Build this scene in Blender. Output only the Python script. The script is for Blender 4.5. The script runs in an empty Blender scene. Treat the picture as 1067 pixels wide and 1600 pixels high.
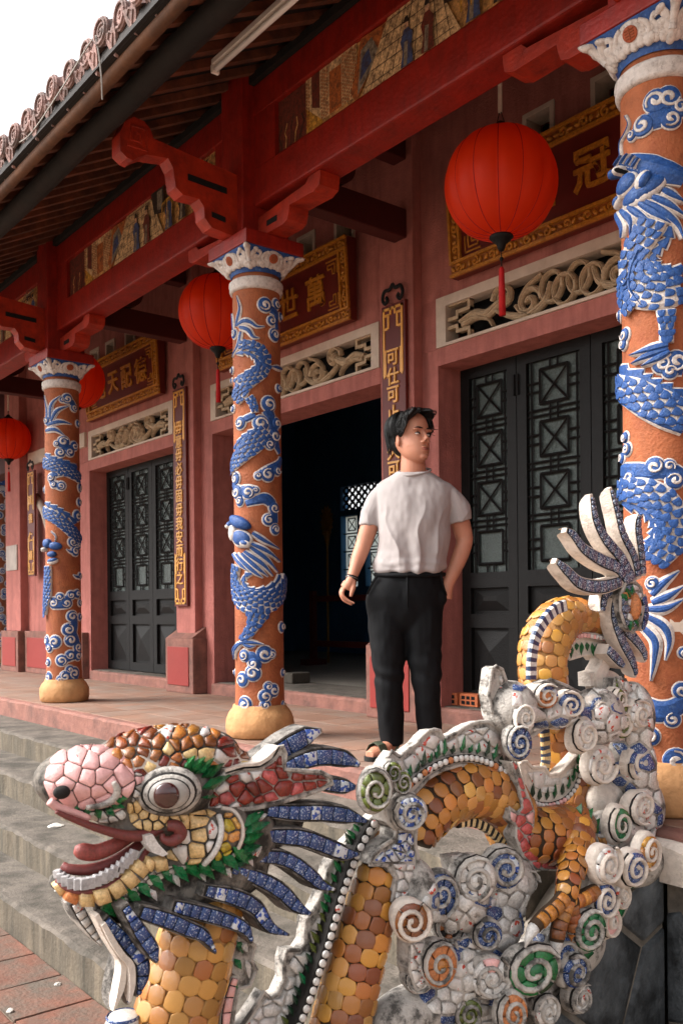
import bpy, bmesh, math, random
import numpy as np
from mathutils import Vector, Matrix, Quaternion
from mathutils.bvhtree import BVHTree

SC = bpy.context.scene
COL = SC.collection
V = Vector
pi, sin, cos, tan, sqrt, atan2, rad = math.pi, math.sin, math.cos, math.tan, math.sqrt, math.atan2, math.radians
random.seed(7)
RND = random.Random(11)

# ---------------------------------------------------------------- camera, sky, sun, exposure
# world: X along the facade, Y into the temple, Z up from the porch floor; ground at GZ
F, V0, YAW, ROLL, HC = 1446.0, 955.3, 0.67517, 0.00925, 0.73
DV = V((-cos(YAW), sin(YAW), 0)); RV = V((sin(YAW), cos(YAW), 0)); UV = V((0, 0, 1))
CAM = V((0, 0, HC))
cd = bpy.data.cameras.new('camera'); cam = bpy.data.objects.new('camera', cd); COL.objects.link(cam)
rx = RV * cos(ROLL) - UV * sin(ROLL); up = RV * sin(ROLL) + UV * cos(ROLL)
cam.matrix_world = Matrix(((rx.x, up.x, -DV.x, 0), (rx.y, up.y, -DV.y, 0), (rx.z, up.z, -DV.z, HC), (0, 0, 0, 1)))
cd.sensor_fit = 'VERTICAL'; cd.sensor_height = 36; cd.lens = F / 1600 * 36; cd.shift_y = (V0 - 800) / 1600
cd.clip_start = .05; cd.clip_end = 500
cd.dof.use_dof = True; cd.dof.focus_distance = 3.5; cd.dof.aperture_fstop = 8
SC.camera = cam

W = bpy.data.worlds.new('World'); SC.world = W; W.use_nodes = True
wn = W.node_tree; bg = wn.nodes['Background']
SUN_EL, SUN_AZ = 45, -38          # azimuth of the sun seen from the temple: out in front of the steps
sky = wn.nodes.new('ShaderNodeTexSky'); sky.sky_type = 'NISHITA'; sky.sun_disc = False
sky.sun_elevation = rad(SUN_EL); sky.air_density = 1.0; sky.dust_density = 6.0; sky.ozone_density = 1.0
hs = wn.nodes.new('ShaderNodeHueSaturation'); hs.inputs['Saturation'].default_value = .16
wn.links.new(sky.outputs[0], hs.inputs['Color']); wn.links.new(hs.outputs[0], bg.inputs['Color'])
bg.inputs['Strength'].default_value = .15
sl = bpy.data.lights.new('sun', 'SUN'); sl.energy = 1.25; sl.angle = rad(30); sl.color = (1, .95, .88)
so = bpy.data.objects.new('sun', sl); COL.objects.link(so)
sd = V((sin(rad(SUN_AZ)) * cos(rad(SUN_EL)), -cos(rad(SUN_AZ)) * cos(rad(SUN_EL)), sin(rad(SUN_EL))))  # towards the sun
so.rotation_euler = (-sd).to_track_quat('-Z', 'Y').to_euler()
sky.sun_rotation = atan2(sd.x, sd.y)
SC.view_settings.view_transform = 'Standard'; SC.view_settings.look = 'None'; SC.view_settings.gamma = 1
SC.view_settings.exposure = 1.5
SC.cycles.use_denoising = True; SC.cycles.max_bounces = 7; SC.cycles.diffuse_bounces = 4

# ---------------------------------------------------------------- measuring: a pixel of the photograph to a point on a known plane
def ray(u, v):
    x = (u - 533.5) / F; y = (V0 - v) / F
    return DV + RV * (x * cos(ROLL) + y * sin(ROLL)) + UV * (-x * sin(ROLL) + y * cos(ROLL))
def onX(u, v, x): r = ray(u, v); return CAM + r * (x / r.x)
def onY(u, v, y): r = ray(u, v); return CAM + r * (y / r.y)
def onZ(u, v, z): r = ray(u, v); return CAM + r * ((z - HC) / r.z)

# ---------------------------------------------------------------- materials
MATS = {}
def srgb(h):
    h = h.lstrip('#'); c = [int(h[i:i + 2], 16) / 255 for i in (0, 2, 4)]
    return tuple(x / 12.92 if x <= .04045 else ((x + .055) / 1.055) ** 2.4 for x in c)
def mat(name, col, rough=.6, var=.25, scale=6, bump=.0, bscale=40, spec=.35, dirt=None, dscale=2.5, damt=.5, rnd=.0, coat=0,
        streak=False, metal=0, hue=0, lo=.45, hi=.7, sub=0, trans=0, col2=None):
    if name in MATS: return MATS[name]
    if isinstance(col, str): col = srgb(col)
    m = bpy.data.materials.new(name); m.use_nodes = True; nt = m.node_tree; N = nt.nodes; L = nt.links
    b = N['Principled BSDF']; b.inputs['Roughness'].default_value = rough; b.inputs['Specular IOR Level'].default_value = spec
    b.inputs['Metallic'].default_value = metal; b.inputs['Coat Weight'].default_value = coat; b.inputs['Coat Roughness'].default_value = .12
    tc = N.new('ShaderNodeTexCoord'); oi = N.new('ShaderNodeObjectInfo')
    off = N.new('ShaderNodeVectorMath'); off.operation = 'ADD'
    sc_ = N.new('ShaderNodeVectorMath'); sc_.operation = 'SCALE'; sc_.inputs['Scale'].default_value = 37.0
    cmb = N.new('ShaderNodeCombineXYZ')
    for i in range(3): L.new(oi.outputs['Random'], cmb.inputs[i])
    L.new(cmb.outputs[0], sc_.inputs[0]); L.new(tc.outputs['Object'], off.inputs[0]); L.new(sc_.outputs[0], off.inputs[1])
    vec = off.outputs[0]
    n1 = N.new('ShaderNodeTexNoise'); n1.inputs['Scale'].default_value = scale; n1.inputs['Detail'].default_value = 6; n1.inputs['Roughness'].default_value = .65
    L.new(vec, n1.inputs['Vector'])
    mr = N.new('ShaderNodeMapRange'); mr.inputs[1].default_value = .3; mr.inputs[2].default_value = .7
    mr.inputs[3].default_value = 1 - var; mr.inputs[4].default_value = 1 + var
    L.new(n1.outputs['Fac'], mr.inputs[0])
    hsv = N.new('ShaderNodeHueSaturation'); hsv.inputs['Color'].default_value = (*col, 1)
    if col2 is not None:
        if isinstance(col2, str): col2 = srgb(col2)
        cm = N.new('ShaderNodeMix'); cm.data_type = 'RGBA'; cm.inputs[6].default_value = (*col, 1); cm.inputs[7].default_value = (*col2, 1)
        n3 = N.new('ShaderNodeTexNoise'); n3.inputs['Scale'].default_value = scale * 1.7; n3.inputs['Detail'].default_value = 4
        L.new(vec, n3.inputs['Vector'])
        r3 = N.new('ShaderNodeMapRange'); r3.inputs[1].default_value = lo; r3.inputs[2].default_value = hi
        L.new(n3.outputs['Fac'], r3.inputs[0]); L.new(r3.outputs[0], cm.inputs[0]); L.new(cm.outputs[2], hsv.inputs['Color'])
    last = mr.outputs[0]
    if rnd:
        r2 = N.new('ShaderNodeMapRange'); r2.inputs[3].default_value = 1 - rnd; r2.inputs[4].default_value = 1 + rnd
        L.new(oi.outputs['Random'], r2.inputs[0])
        mm = N.new('ShaderNodeMath'); mm.operation = 'MULTIPLY'; L.new(last, mm.inputs[0]); L.new(r2.outputs[0], mm.inputs[1]); last = mm.outputs[0]
    if hue:
        h1 = N.new('ShaderNodeMath'); h1.operation = 'MULTIPLY'; h1.inputs[1].default_value = 7.31
        h2 = N.new('ShaderNodeMath'); h2.operation = 'FRACT'; h3 = N.new('ShaderNodeMapRange'); h3.inputs[3].default_value = .5 - hue; h3.inputs[4].default_value = .5 + hue
        L.new(oi.outputs['Random'], h1.inputs[0]); L.new(h1.outputs[0], h2.inputs[0]); L.new(h2.outputs[0], h3.inputs[0]); L.new(h3.outputs[0], hsv.inputs['Hue'])
    L.new(last, hsv.inputs['Value'])
    colout = hsv.outputs[0]
    if dirt is not None:
        if isinstance(dirt, str): dirt = srgb(dirt)
        n2 = N.new('ShaderNodeTexNoise'); n2.inputs['Scale'].default_value = dscale; n2.inputs['Detail'].default_value = 8; n2.inputs['Roughness'].default_value = .7
        if streak:
            mp = N.new('ShaderNodeMapping'); mp.inputs['Scale'].default_value = (3, 3, .35); L.new(vec, mp.inputs[0]); L.new(mp.outputs[0], n2.inputs['Vector'])
        else: L.new(vec, n2.inputs['Vector'])
        rr = N.new('ShaderNodeMapRange'); rr.inputs[1].default_value = lo; rr.inputs[2].default_value = hi; rr.inputs[4].default_value = damt
        L.new(n2.outputs['Fac'], rr.inputs[0])
        mx = N.new('ShaderNodeMix'); mx.data_type = 'RGBA'; mx.inputs[7].default_value = (*dirt, 1)
        L.new(rr.outputs[0], mx.inputs[0]); L.new(colout, mx.inputs[6]); colout = mx.outputs[2]
    L.new(colout, b.inputs['Base Color'])
    if bump:
        nb = N.new('ShaderNodeTexNoise'); nb.inputs['Scale'].default_value = bscale; nb.inputs['Detail'].default_value = 5
        L.new(vec, nb.inputs['Vector'])
        bp = N.new('ShaderNodeBump'); bp.inputs['Strength'].default_value = bump; bp.inputs['Distance'].default_value = .01
        L.new(nb.outputs['Fac'], bp.inputs['Height']); L.new(bp.outputs[0], b.inputs['Normal'])
    if sub:
        b.inputs['Subsurface Weight'].default_value = sub; b.inputs['Subsurface Radius'].default_value = (.01, .004, .002); b.inputs['Subsurface Scale'].default_value = 1
    MATS[name] = m
    return m

# ---------------------------------------------------------------- building helpers
WM = {}
def tag(o, label=None, cat=None, group=None, kind=None):
    if label: o['label'] = label
    if cat: o['category'] = cat
    if group: o['group'] = group
    if kind: o['kind'] = kind
    return o
def reg(o, parent, M=None):
    COL.objects.link(o)
    M = M or Matrix.Identity(4)
    if parent is not None:
        o.parent = parent; o.matrix_parent_inverse = WM[parent.name].inverted()
    o.matrix_basis = M; WM[o.name] = M.copy()
    return o
def thing(name, loc, label, cat, group=None):
    o = bpy.data.objects.new(name, None); o.empty_display_size = .1
    return tag(reg(o, None, Matrix.Translation(V(loc))), label, cat, group)
def ob(name, me, m=None, parent=None, M=None, smooth=False, kind=None):
    if m is not None:
        for q in (m if isinstance(m, (list, tuple)) else [m]): me.materials.append(q)
    o = bpy.data.objects.new(name, me)
    if smooth and len(me.polygons): me.polygons.foreach_set('use_smooth', [True] * len(me.polygons))
    reg(o, parent, M)
    if kind: o['kind'] = kind
    return o
def mesh(name, verts, faces, mi=None):
    me = bpy.data.meshes.new(name); me.from_pydata([tuple(v) for v in verts], [], faces); me.update()
    if mi: me.polygons.foreach_set('material_index', mi)
    return me
class MB:
    """collects shapes for ONE mesh"""
    def __init__(s): s.v = []; s.f = []; s.m = []; s.cm = 0
    def add(s, vs, fs):
        n = len(s.v); s.v += [tuple(p) for p in vs]; s.f += [tuple(i + n for i in f) for f in fs]; s.m += [s.cm] * len(fs)
    def box(s, x0, x1, y0, y1, z0, z1, b=0):
        if b <= 0:
            s.add([(x0, y0, z0), (x1, y0, z0), (x1, y1, z0), (x0, y1, z0), (x0, y0, z1), (x1, y0, z1), (x1, y1, z1), (x0, y1, z1)],
                  [(0, 3, 2, 1), (4, 5, 6, 7), (0, 1, 5, 4), (1, 2, 6, 5), (2, 3, 7, 6), (3, 0, 4, 7)])
        else:
            bm = bmesh.new(); bmesh.ops.create_cube(bm, size=1)
            for v in bm.verts: v.co = V(((x0 + x1) / 2 + v.co.x * (x1 - x0), (y0 + y1) / 2 + v.co.y * (y1 - y0), (z0 + z1) / 2 + v.co.z * (z1 - z0)))
            bmesh.ops.bevel(bm, geom=bm.edges[:], offset=b, segments=2, profile=.6, affect='EDGES')
            s.bm(bm)
    def bm(s, bm):
        bm.verts.ensure_lookup_table(); bm.verts.index_update()
        s.add([v.co.copy() for v in bm.verts], [[v.index for v in f.verts] for f in bm.faces]); bm.free()
    def prism(s, poly, fn, d0, d1):
        """poly in 2D, fn(a, b, d) -> point"""
        n = len(poly)
        s.add([fn(a, b, d0) for a, b in poly] + [fn(a, b, d1) for a, b in poly],
              [tuple(range(n))[::-1], tuple(range(n, 2 * n))] + [(i, (i + 1) % n, n + (i + 1) % n, n + i) for i in range(n)])
    def tube(s, pts, rs, n=10, cap=True, flat=1.0, up=None):
        pts = [V(p) for p in pts]
        if not isinstance(rs, (list, tuple)): rs = [rs] * len(pts)
        vs = []; T = []
        for i in range(len(pts)):
            a = pts[max(i - 1, 0)]; b = pts[min(i + 1, len(pts) - 1)]; T.append((b - a).normalized())
        nrm = V(up) if up is not None else (V((0, 0, 1)) if abs(T[0].z) < .9 else V((1, 0, 0)))
        for i, p in enumerate(pts):
            nrm = (nrm - T[i] * nrm.dot(T[i])).normalized(); bn = T[i].cross(nrm)
            for k in range(n):
                t = 2 * pi * k / n; vs.append(p + (nrm * cos(t) * flat + bn * sin(t)) * rs[i])
        m = len(pts); fs = [(i * n + k, i * n + (k + 1) % n, (i + 1) * n + (k + 1) % n, (i + 1) * n + k) for i in range(m - 1) for k in range(n)]
        if cap: fs += [tuple(range(n))[::-1], tuple((m - 1) * n + k for k in range(n))]
        s.add(vs, fs)
    def lathe(s, prof, c, n=32, cap=True):
        m = len(prof)
        s.add([V((c[0] + r * cos(2 * pi * k / n), c[1] + r * sin(2 * pi * k / n), c[2] + z)) for r, z in prof for k in range(n)],
              [(i * n + k, i * n + (k + 1) % n, (i + 1) * n + (k + 1) % n, (i + 1) * n + k) for i in range(m - 1) for k in range(n)] +
              ([tuple(range(n))[::-1], tuple((m - 1) * n + k for k in range(n))] if cap else []))
    def ell(s, c, r, R=None, nu=16, nv=10):
        c = V(c); vs = [c + (R @ V((0, 0, -r[2])) if R else V((0, 0, -r[2])))]
        for j in range(1, nv):
            a = -pi / 2 + pi * j / nv
            for i in range(nu):
                p = V((r[0] * cos(a) * cos(2 * pi * i / nu), r[1] * cos(a) * sin(2 * pi * i / nu), r[2] * sin(a)))
                vs.append(c + (R @ p if R else p))
        vs.append(c + (R @ V((0, 0, r[2])) if R else V((0, 0, r[2])))); t = len(vs) - 1
        fs = [(0, 1 + (i + 1) % nu, 1 + i) for i in range(nu)] + [(t, t - nu + i, t - nu + (i + 1) % nu) for i in range(nu)]
        fs += [(1 + j * nu + i, 1 + j * nu + (i + 1) % nu, 1 + (j + 1) * nu + (i + 1) % nu, 1 + (j + 1) * nu + i) for j in range(nv - 2) for i in range(nu)]
        s.add(vs, fs)
    def ribbon(s, pts, ws, fn, t, base=0.0, k=.55):
        """raised strip along a 2D path; fn(a, b, h) -> point"""
        n = len(pts)
        if not isinstance(ws, (list, tuple)): ws = [ws] * n
        tl = t if isinstance(t, list) else [t] * n; bl = base if isinstance(base, list) else [base] * n
        sec = [(-1, 0), (-1, .55), (-k, 1), (k, 1), (1, .55), (1, 0)]; q = len(sec); vs = []
        for i in range(n):
            a = pts[max(i - 1, 0)]; b = pts[min(i + 1, n - 1)]; dx, dy = b[0] - a[0], b[1] - a[1]; l = math.hypot(dx, dy) or 1; nx, ny = -dy / l, dx / l
            for w, h in sec: vs.append(fn(pts[i][0] + nx * w * ws[i], pts[i][1] + ny * w * ws[i], bl[i] + h * tl[i]))
        fs = [(i * q + j, i * q + j + 1, (i + 1) * q + j + 1, (i + 1) * q + j) for i in range(n - 1) for j in range(q - 1)]
        fs += [tuple(range(q)), tuple((n - 1) * q + j for j in range(q))[::-1]]
        s.add(vs, fs)
    def disc(s, c, r, fn, t, base=0.0, n=20, dome=.0, ry=None, rot=0, poly=None):
        """raised plate: ellipse (or star-shaped 2D polygon round c)"""
        ry = ry or r; out = poly or [(c[0] + r * cos(2 * pi * i / n) * cos(rot) - ry * sin(2 * pi * i / n) * sin(rot), c[1] + r * cos(2 * pi * i / n) * sin(rot) + ry * sin(2 * pi * i / n) * cos(rot)) for i in range(n)]
        n = len(out); vs = []; lv = ((1, 0), (1, .7), (.9, 1), (.5, 1 + dome * .75))
        for k, h in lv:
            for a, b in out: vs.append(fn(c[0] + (a - c[0]) * k, c[1] + (b - c[1]) * k, base + t * h))
        vs.append(fn(c[0], c[1], base + t * (1 + dome)))
        fs = [(j * n + i, j * n + (i + 1) % n, (j + 1) * n + (i + 1) % n, (j + 1) * n + i) for j in range(len(lv) - 1) for i in range(n)]
        fs += [((len(lv) - 1) * n + i, (len(lv) - 1) * n + (i + 1) % n, len(vs) - 1) for i in range(n)]
        s.add(vs, fs)
    def make(s, name): return mesh(name, s.v, s.f, s.m if any(s.m) else None)
    def obj(s, name, m, parent=None, smooth=False, kind=None): return ob(name, s.make(name), m, parent, None, smooth, kind)
def box(name, x0, x1, y0, y1, z0, z1, m, parent=None, b=0, kind=None):
    q = MB(); q.box(x0, x1, y0, y1, z0, z1, b); return q.obj(name, m, parent, kind=kind)
def spl(pts, n=8):
    """Catmull-Rom through points of any dimension"""
    P = [np.array(p, float) for p in pts]; P = [2 * P[0] - P[1]] + P + [2 * P[-1] - P[-2]]; out = []
    for i in range(1, len(P) - 2):
        for k in range(n):
            t = k / n; a, b, c, d = P[i - 1], P[i], P[i + 1], P[i + 2]
            out.append(tuple(.5 * (2 * b + (c - a) * t + (2 * a - 5 * b + 4 * c - d) * t * t + (3 * b - a - 3 * c + d) * t ** 3)))
    out.append(tuple(P[-2])); return out
def spiral(c, r, turns, a0, cw=1, n=None, r1=.12):
    n = n or int(10 * turns) + 4
    return [(c[0] + (r + (r * r1 - r) * (i / n) ** .9) * cos(a0 + cw * 2 * pi * turns * i / n), c[1] + (r + (r * r1 - r) * (i / n) ** .9) * sin(a0 + cw * 2 * pi * turns * i / n)) for i in range(n + 1)]
def smooth_mesh(q, voxel, it=4, f=.5):
    """closed overlapping shapes fused into one continuous skin"""
    o = ob('tmp', q.make('tmp')); r = o.modifiers.new('r', 'REMESH'); r.mode = 'VOXEL'; r.voxel_size = voxel
    if it: s = o.modifiers.new('s', 'SMOOTH'); s.factor = f; s.iterations = it
    dg = bpy.context.evaluated_depsgraph_get(); me = bpy.data.meshes.new_from_object(o.evaluated_get(dg))
    bpy.data.objects.remove(o); me.polygons.foreach_set('use_smooth', [True] * len(me.polygons)); return me
def glyph(ch, size, ext=.004, bold=.012):
    cu = bpy.data.curves.new('glyph', 'FONT'); cu.body = ch; cu.size = 1; cu.extrude = ext / size; cu.align_x = 'CENTER'; cu.align_y = 'CENTER'; cu.offset = bold; cu.resolution_u = 2
    o = bpy.data.objects.new('glyph', cu); COL.objects.link(o)
    dg = bpy.context.evaluated_depsgraph_get(); me = bpy.data.meshes.new_from_object(o.evaluated_get(dg)); bpy.data.objects.remove(o)
    cs = np.array([v.co[:] for v in me.vertices]); c = (cs.max(0) + cs.min(0)) / 2
    for v in me.vertices: v.co = (v.co - V(c)) * size
    return me
# ---------------------------------------------------------------- palette
GZ = -.755
M_pink = mat('pink_plaster', '#a8665d', .82, .16, 9, .45, 90, dirt='#7a453e', dscale=3.5, damt=.6, streak=True, lo=.46, hi=.68)
M_pinkd = mat('worn_pink_plaster', '#83594e', .85, .25, 7, .5, 50, dirt='#57403a', dscale=5, damt=.75, lo=.45, hi=.65)
M_panel = mat('dark_red_panel', '#8a2a24', .6, .15, 5, .15, 50, dirt='#6b2a24', damt=.5)
M_red = mat('red_paint', '#86190c', .5, .3, 9, .3, 45, dirt='#5c120a', dscale=11, damt=.5, spec=.4, lo=.45, hi=.7, streak=True)
M_redo = mat('red_paint_bright', '#9c2810', .5, .3, 9, .3, 45, spec=.4, dirt='#571209', dscale=8, damt=.7)
M_redd = mat('dark_red_timber', '#43100c', .6, .15, 4, .1, 30)
M_white = mat('limewash_white', '#c9b8a8', .8, .1, 6, .2, 60, dirt='#8f7b6b', dscale=4, damt=.4)
M_beige = mat('carved_beige', '#b8a183', .8, .2, 50, .4, 160, dirt='#6a5846', dscale=30, damt=.45)
M_black = mat('black_timber', '#100f0f', .6, .3, 20, .2, 90, spec=.22)
M_dark = mat('dark_void', '#0b0b0c', .9, .1)
M_gold = mat('old_gold_shaded', '#b5761f', .45, .35, 60, .3, 160, spec=.5, dirt='#5e3410', dscale=45, damt=.5)  # old gilt, toned below the couplet gold for the shade over the name boards
M_goldl = mat('gold_lettering', '#d99a3a', .45, .2, 10, spec=.5)
M_lacq = mat('maroon_lacquer', '#5e1c14', .5, .18, 6, .08, 40)
M_conc = mat('step_concrete', '#605850', .9, .3, 7, .6, 70, dirt='#38342d', dscale=4.5, damt=.85, lo=.44, hi=.62)
M_conc2 = mat('grimy_concrete', '#655b4d', .9, .25, 7, .5, 60, dirt='#34322c', dscale=4, damt=.8, lo=.4, hi=.66, streak=True)
M_floor = mat('worn_terracotta_tile', '#80604f', .75, .14, 5, .25, 60, dirt='#7d746b', dscale=2.0, damt=.7, rnd=.1, lo=.42, hi=.68)
M_brick = mat('courtyard_brick_tile', '#6a4436', .85, .25, 9, .6, 60, dirt='#544c43', dscale=4, damt=.92, rnd=.12, lo=.4, hi=.62)
M_joint = mat('mortar_joint', '#5d574e', .95, .3, 20, .4, 60)
M_blue = mat('dark_blue_wall', '#3a6890', .8, .15, 3)
M_glass = mat('frosted_glass', '#424c49', .2, .4, 90, .5, 320, spec=.5)
M_wood = mat('weathered_timber', '#5e3d27', .8, .3, 6, .4, 30, dirt='#2f211a', dscale=5, damt=.7, lo=.45, hi=.7)
M_woodd = mat('dark_timber', '#15100d', .85, .3, 5, .3, 30, dirt='#2a1a12', dscale=3, damt=.5)
M_raft = mat('rafter_timber', '#6e3c26', .8, .3, 7, .3, 30, dirt='#3a241a', dscale=6, damt=.7, lo=.4, hi=.6)
M_rtile = mat('roof_clay', '#8e6f68', .85, .3, 14, .5, 50, dirt='#4b4440', dscale=9, damt=.8, lo=.42, hi=.62, rnd=.15)

# ---------------------------------------------------------------- ground, steps, porch
q = MB(); q.add([(-150, -150, GZ - .012), (150, -150, GZ - .012), (150, 150, GZ - .012), (-150, 150, GZ - .012)], [(0, 1, 2, 3)])
ground = q.obj('ground', mat('courtyard_paving', '#84705f', .9, .2, 1.2, .3, 30, dirt='#6a6259', dscale=2, damt=.6), kind='structure')
tile_bm = []
for k in range(4):
    q = MB(); q.box(-.151, .151, -.151, .151, -.03, 0, .006); me = q.make('paving_tile')
    for v in me.vertices:
        if v.co.z > -.01: v.co.z += RND.uniform(-.002, .001)
    me.materials.append(M_brick); tile_bm.append(me)
for i in range(18):
    for j in range(5):
        x = -1.69 - .31 * i; y = 1.325 - .31 * j
        ob('paving_tile', tile_bm[RND.randrange(4)], None, ground, Matrix.Translation((x, y, GZ + RND.uniform(-.003, .002))) @ Matrix.Rotation(RND.uniform(-.012, .012), 4, 'Z'))

def rough_slab(name, x0, x1, y0, y1, z0, z1, m, parent, seg=.12, j=.004, mside=None):
    """slab with a worn, slightly wavy front top edge (front is -Y)"""
    n = max(2, int((x1 - x0) / seg)); vs = []; fs = []; mi = []
    for i in range(n + 1):
        x = x0 + (x1 - x0) * i / n; e = RND.uniform(-j, j); e2 = RND.uniform(-j, j); e3 = RND.uniform(0, j * 1.5)
        vs += [(x, y0 + e * .5, z0), (x, y0 + e, z1 - .018 + e2), (x, y0 + .012 + e3, z1 - .003 + e2 * .3), (x, y0 + .05, z1), (x, y1, z1)]
    for i in range(n):
        for k in range(4):
            fs.append((i * 5 + k, (i + 1) * 5 + k, (i + 1) * 5 + k + 1, i * 5 + k + 1)); mi.append(1 if (mside and k < 1) else 0)
    fs += [tuple(range(5))[::-1], tuple(n * 5 + k for k in range(5))]; mi += [0, 0]
    return ob(name, mesh(name, vs, fs, mi), [m, mside or m], parent)
steps = thing('entrance_steps', (-7, 1.5, GZ), 'grey weathered concrete steps up to the porch', 'steps')
ed = [2.736, 2.385, 2.06, 1.755, 1.478]; zz = [0, -.15, -.302, -.453, -.604, GZ]
for i in range(1, 5): rough_slab('step', -14, -2.02, ed[i], ed[i - 1] + .05, zz[i + 1] - .02, zz[i], M_conc, steps, seg=.07, j=.007, mside=M_conc2)
porch = tag(rough_slab('porch_floor', -14, 2, ed[0], 4.45, -.17, -.004, M_pinkd, None, j=.005), kind='structure')
ft = []
for k in range(4):
    q = MB(); q.box(-.1475, .1475, -.1475, .1475, -.02, 0, .003); me = q.make('floor_tile'); me.materials.append(M_floor); ft.append(me)
for i in range(42):
    for j in range(5):
        x = -1.2 - .3 * i; y = 2.95 + .3 * j
        if x < -13.8: continue
        ob('floor_tile', ft[RND.randrange(4)], None, porch, Matrix.Translation((x, y, RND.uniform(-.0005, .001))))

# ---------------------------------------------------------------- temple walls
YW = 4.27; YB = 4.55
T = thing('temple_building', (-6, YW, 0), 'pink plastered temple front with red pilasters, carved transoms and dark hall', 'temple')
OPEN = [(-9.8, -7.83), (-7.15, -4.87), (-4.305, -2.13)]
def wall(x0, x1, z0, z1, m=M_pink, y0=YW, y1=YB): return box('wall', x0, x1, y0, y1, z0, z1, m, T)
for x0, x1 in ((-12.25, -9.8), (-7.83, -7.15), (-4.87, -4.305), (-2.13, 2.0)): wall(x0, x1, 0, 2.43)
for x0, x1 in OPEN: box('lintel', x0, x1, YW - .004, YB, 2.32, 2.432, M_pink, T)
GR = [(-9.79, -7.85), (-7.15, -4.87), (-4.303, -2.2)]
gx = [-12.25] + [a for g in GR for a in g] + [2.0]
for k in range(0, 8, 2): wall(gx[k], gx[k + 1], 2.432, 2.755)
wall(-12.25, 2.0, 2.755, 3.30)
VENTS = [-9.62, -9.22, -8.75, -8.3, -6.75, -6.3, -5.72, -5.25, -3.95, -3.46, -2.98, -2.5]
px = -12.25
for c in VENTS: wall(px, c - .115, 3.30, 3.64); px = c + .115
wall(px, 2.0, 3.30, 3.64); wall(-12.25, 2.0, 3.64, 4.6)
# vents: white frame and pierced dark tile
for c in VENTS:
    q = MB(); x0, x1, z0, z1 = c - .115, c + .115, 3.30, 3.64; w = .03
    for b in ((x0, x0 + w, z0, z1), (x1 - w, x1, z0, z1), (x0 + w, x1 - w, z1 - w, z1), (x0 + w, x1 - w, z0, z0 + w)):
        q.box(b[0], b[1], YW - .012, YW + .12, b[2], b[3])
    fr = q.obj('vent_frame', M_white, T)
    q = MB()
    for i in range(3):
        for j in range(5):
            q.tube([(x0 + w + .03 + i * .055 + .02 * cos(t), YW + .13, z0 + w + .03 + j * .055 + .02 * sin(t)) for t in np.linspace(0, 2 * pi, 9)], .008, 5, False)
    q.box(x0 + w, x1 - w, YW + .14, YW + .15, z0 + w, z1 - w)
    q.obj('pierced_tile', M_black, fr)
# pilasters with plinths
for xc, hw in ((-4.615, .165), (-7.51, .165), (-1.85, .165), (-10.35, .165)):
    box('pilaster', xc - hw, xc + hw, YW - .08, YW, .5, 4.4, M_pink, T, b=.006)
    px0, px1 = xc - .27, xc + .24
    pl = box('plinth', px0, px1, YW - .15, YW, 0, .5, M_pinkd, T, b=.012)
    box('plinth_panel', px0 + .05, px1 - .07, YW - .158, YW - .14, .07, .42, M_panel, pl, b=.004)
    q = MB(); q.prism([(0, .5), (.15, .5), (.06, .56), (0, .6)], lambda a, b, d: V((d, YW - a, b)), px0 + .02, px1 - .02)
    q.obj('plinth_cap', M_pinkd, pl)
# far left end of the facade
box('pilaster', -12.25, -11.72, YW - .1, YW, .52, 4.4, M_pink, T, b=.006)
pl = box('plinth', -12.3, -11.66, YW - .16, YW, 0, .52, M_pinkd, T, b=.01)
box('plinth_panel', -12.22, -11.74, YW - .168, YW - .15, .07, .44, M_panel, pl, b=.004)
pl = box('plinth', -11.64, -9.86, YW - .08, YW, 0, .52, M_pinkd, T, b=.01)
box('plinth_panel', -11.55, -10.7, YW - .088, YW - .07, .07, .44, M_panel, pl, b=.004)
box('notice_board', -12.19, -11.8, YW - .116, YW - .098, 1.3, 1.62, mat('grey_notice', '#a69a92', .7), T)
box('transom_band', -11.6, -9.86, YW - .03, YW, 2.6, 2.76, M_white, T)
q = MB(); q.tube(spl([(-11.4, YW - .02, 2.2), (-11.05, YW - .03, 1.95), (-10.75, YW - .03, 1.4), (-10.7, YW - .03, .95)], 6), .05, 8)
q.obj('white_moulding', M_white, T, True)
box('gallery_beam', -18, -12.26, 4.45, 4.7, 2.72, 4.6, M_redd, T)
box('gallery_beam', -18, -12.26, 2.95, 3.13, 3.06, 3.75, M_red, T)
# thresholds
for x0, x1 in OPEN:
    rough_slab('threshold', x0 - .02 if x0 > -9 else x0, x1 + .02, YW - .02, YB + .3, 0, .1, M_pinkd, T, j=.003)
q = MB()
for x0, x1 in OPEN: box('sill', x0 + .002, x1 - .002, YW + .03, YB + .35, .09, .106, M_conc, T)
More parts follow.
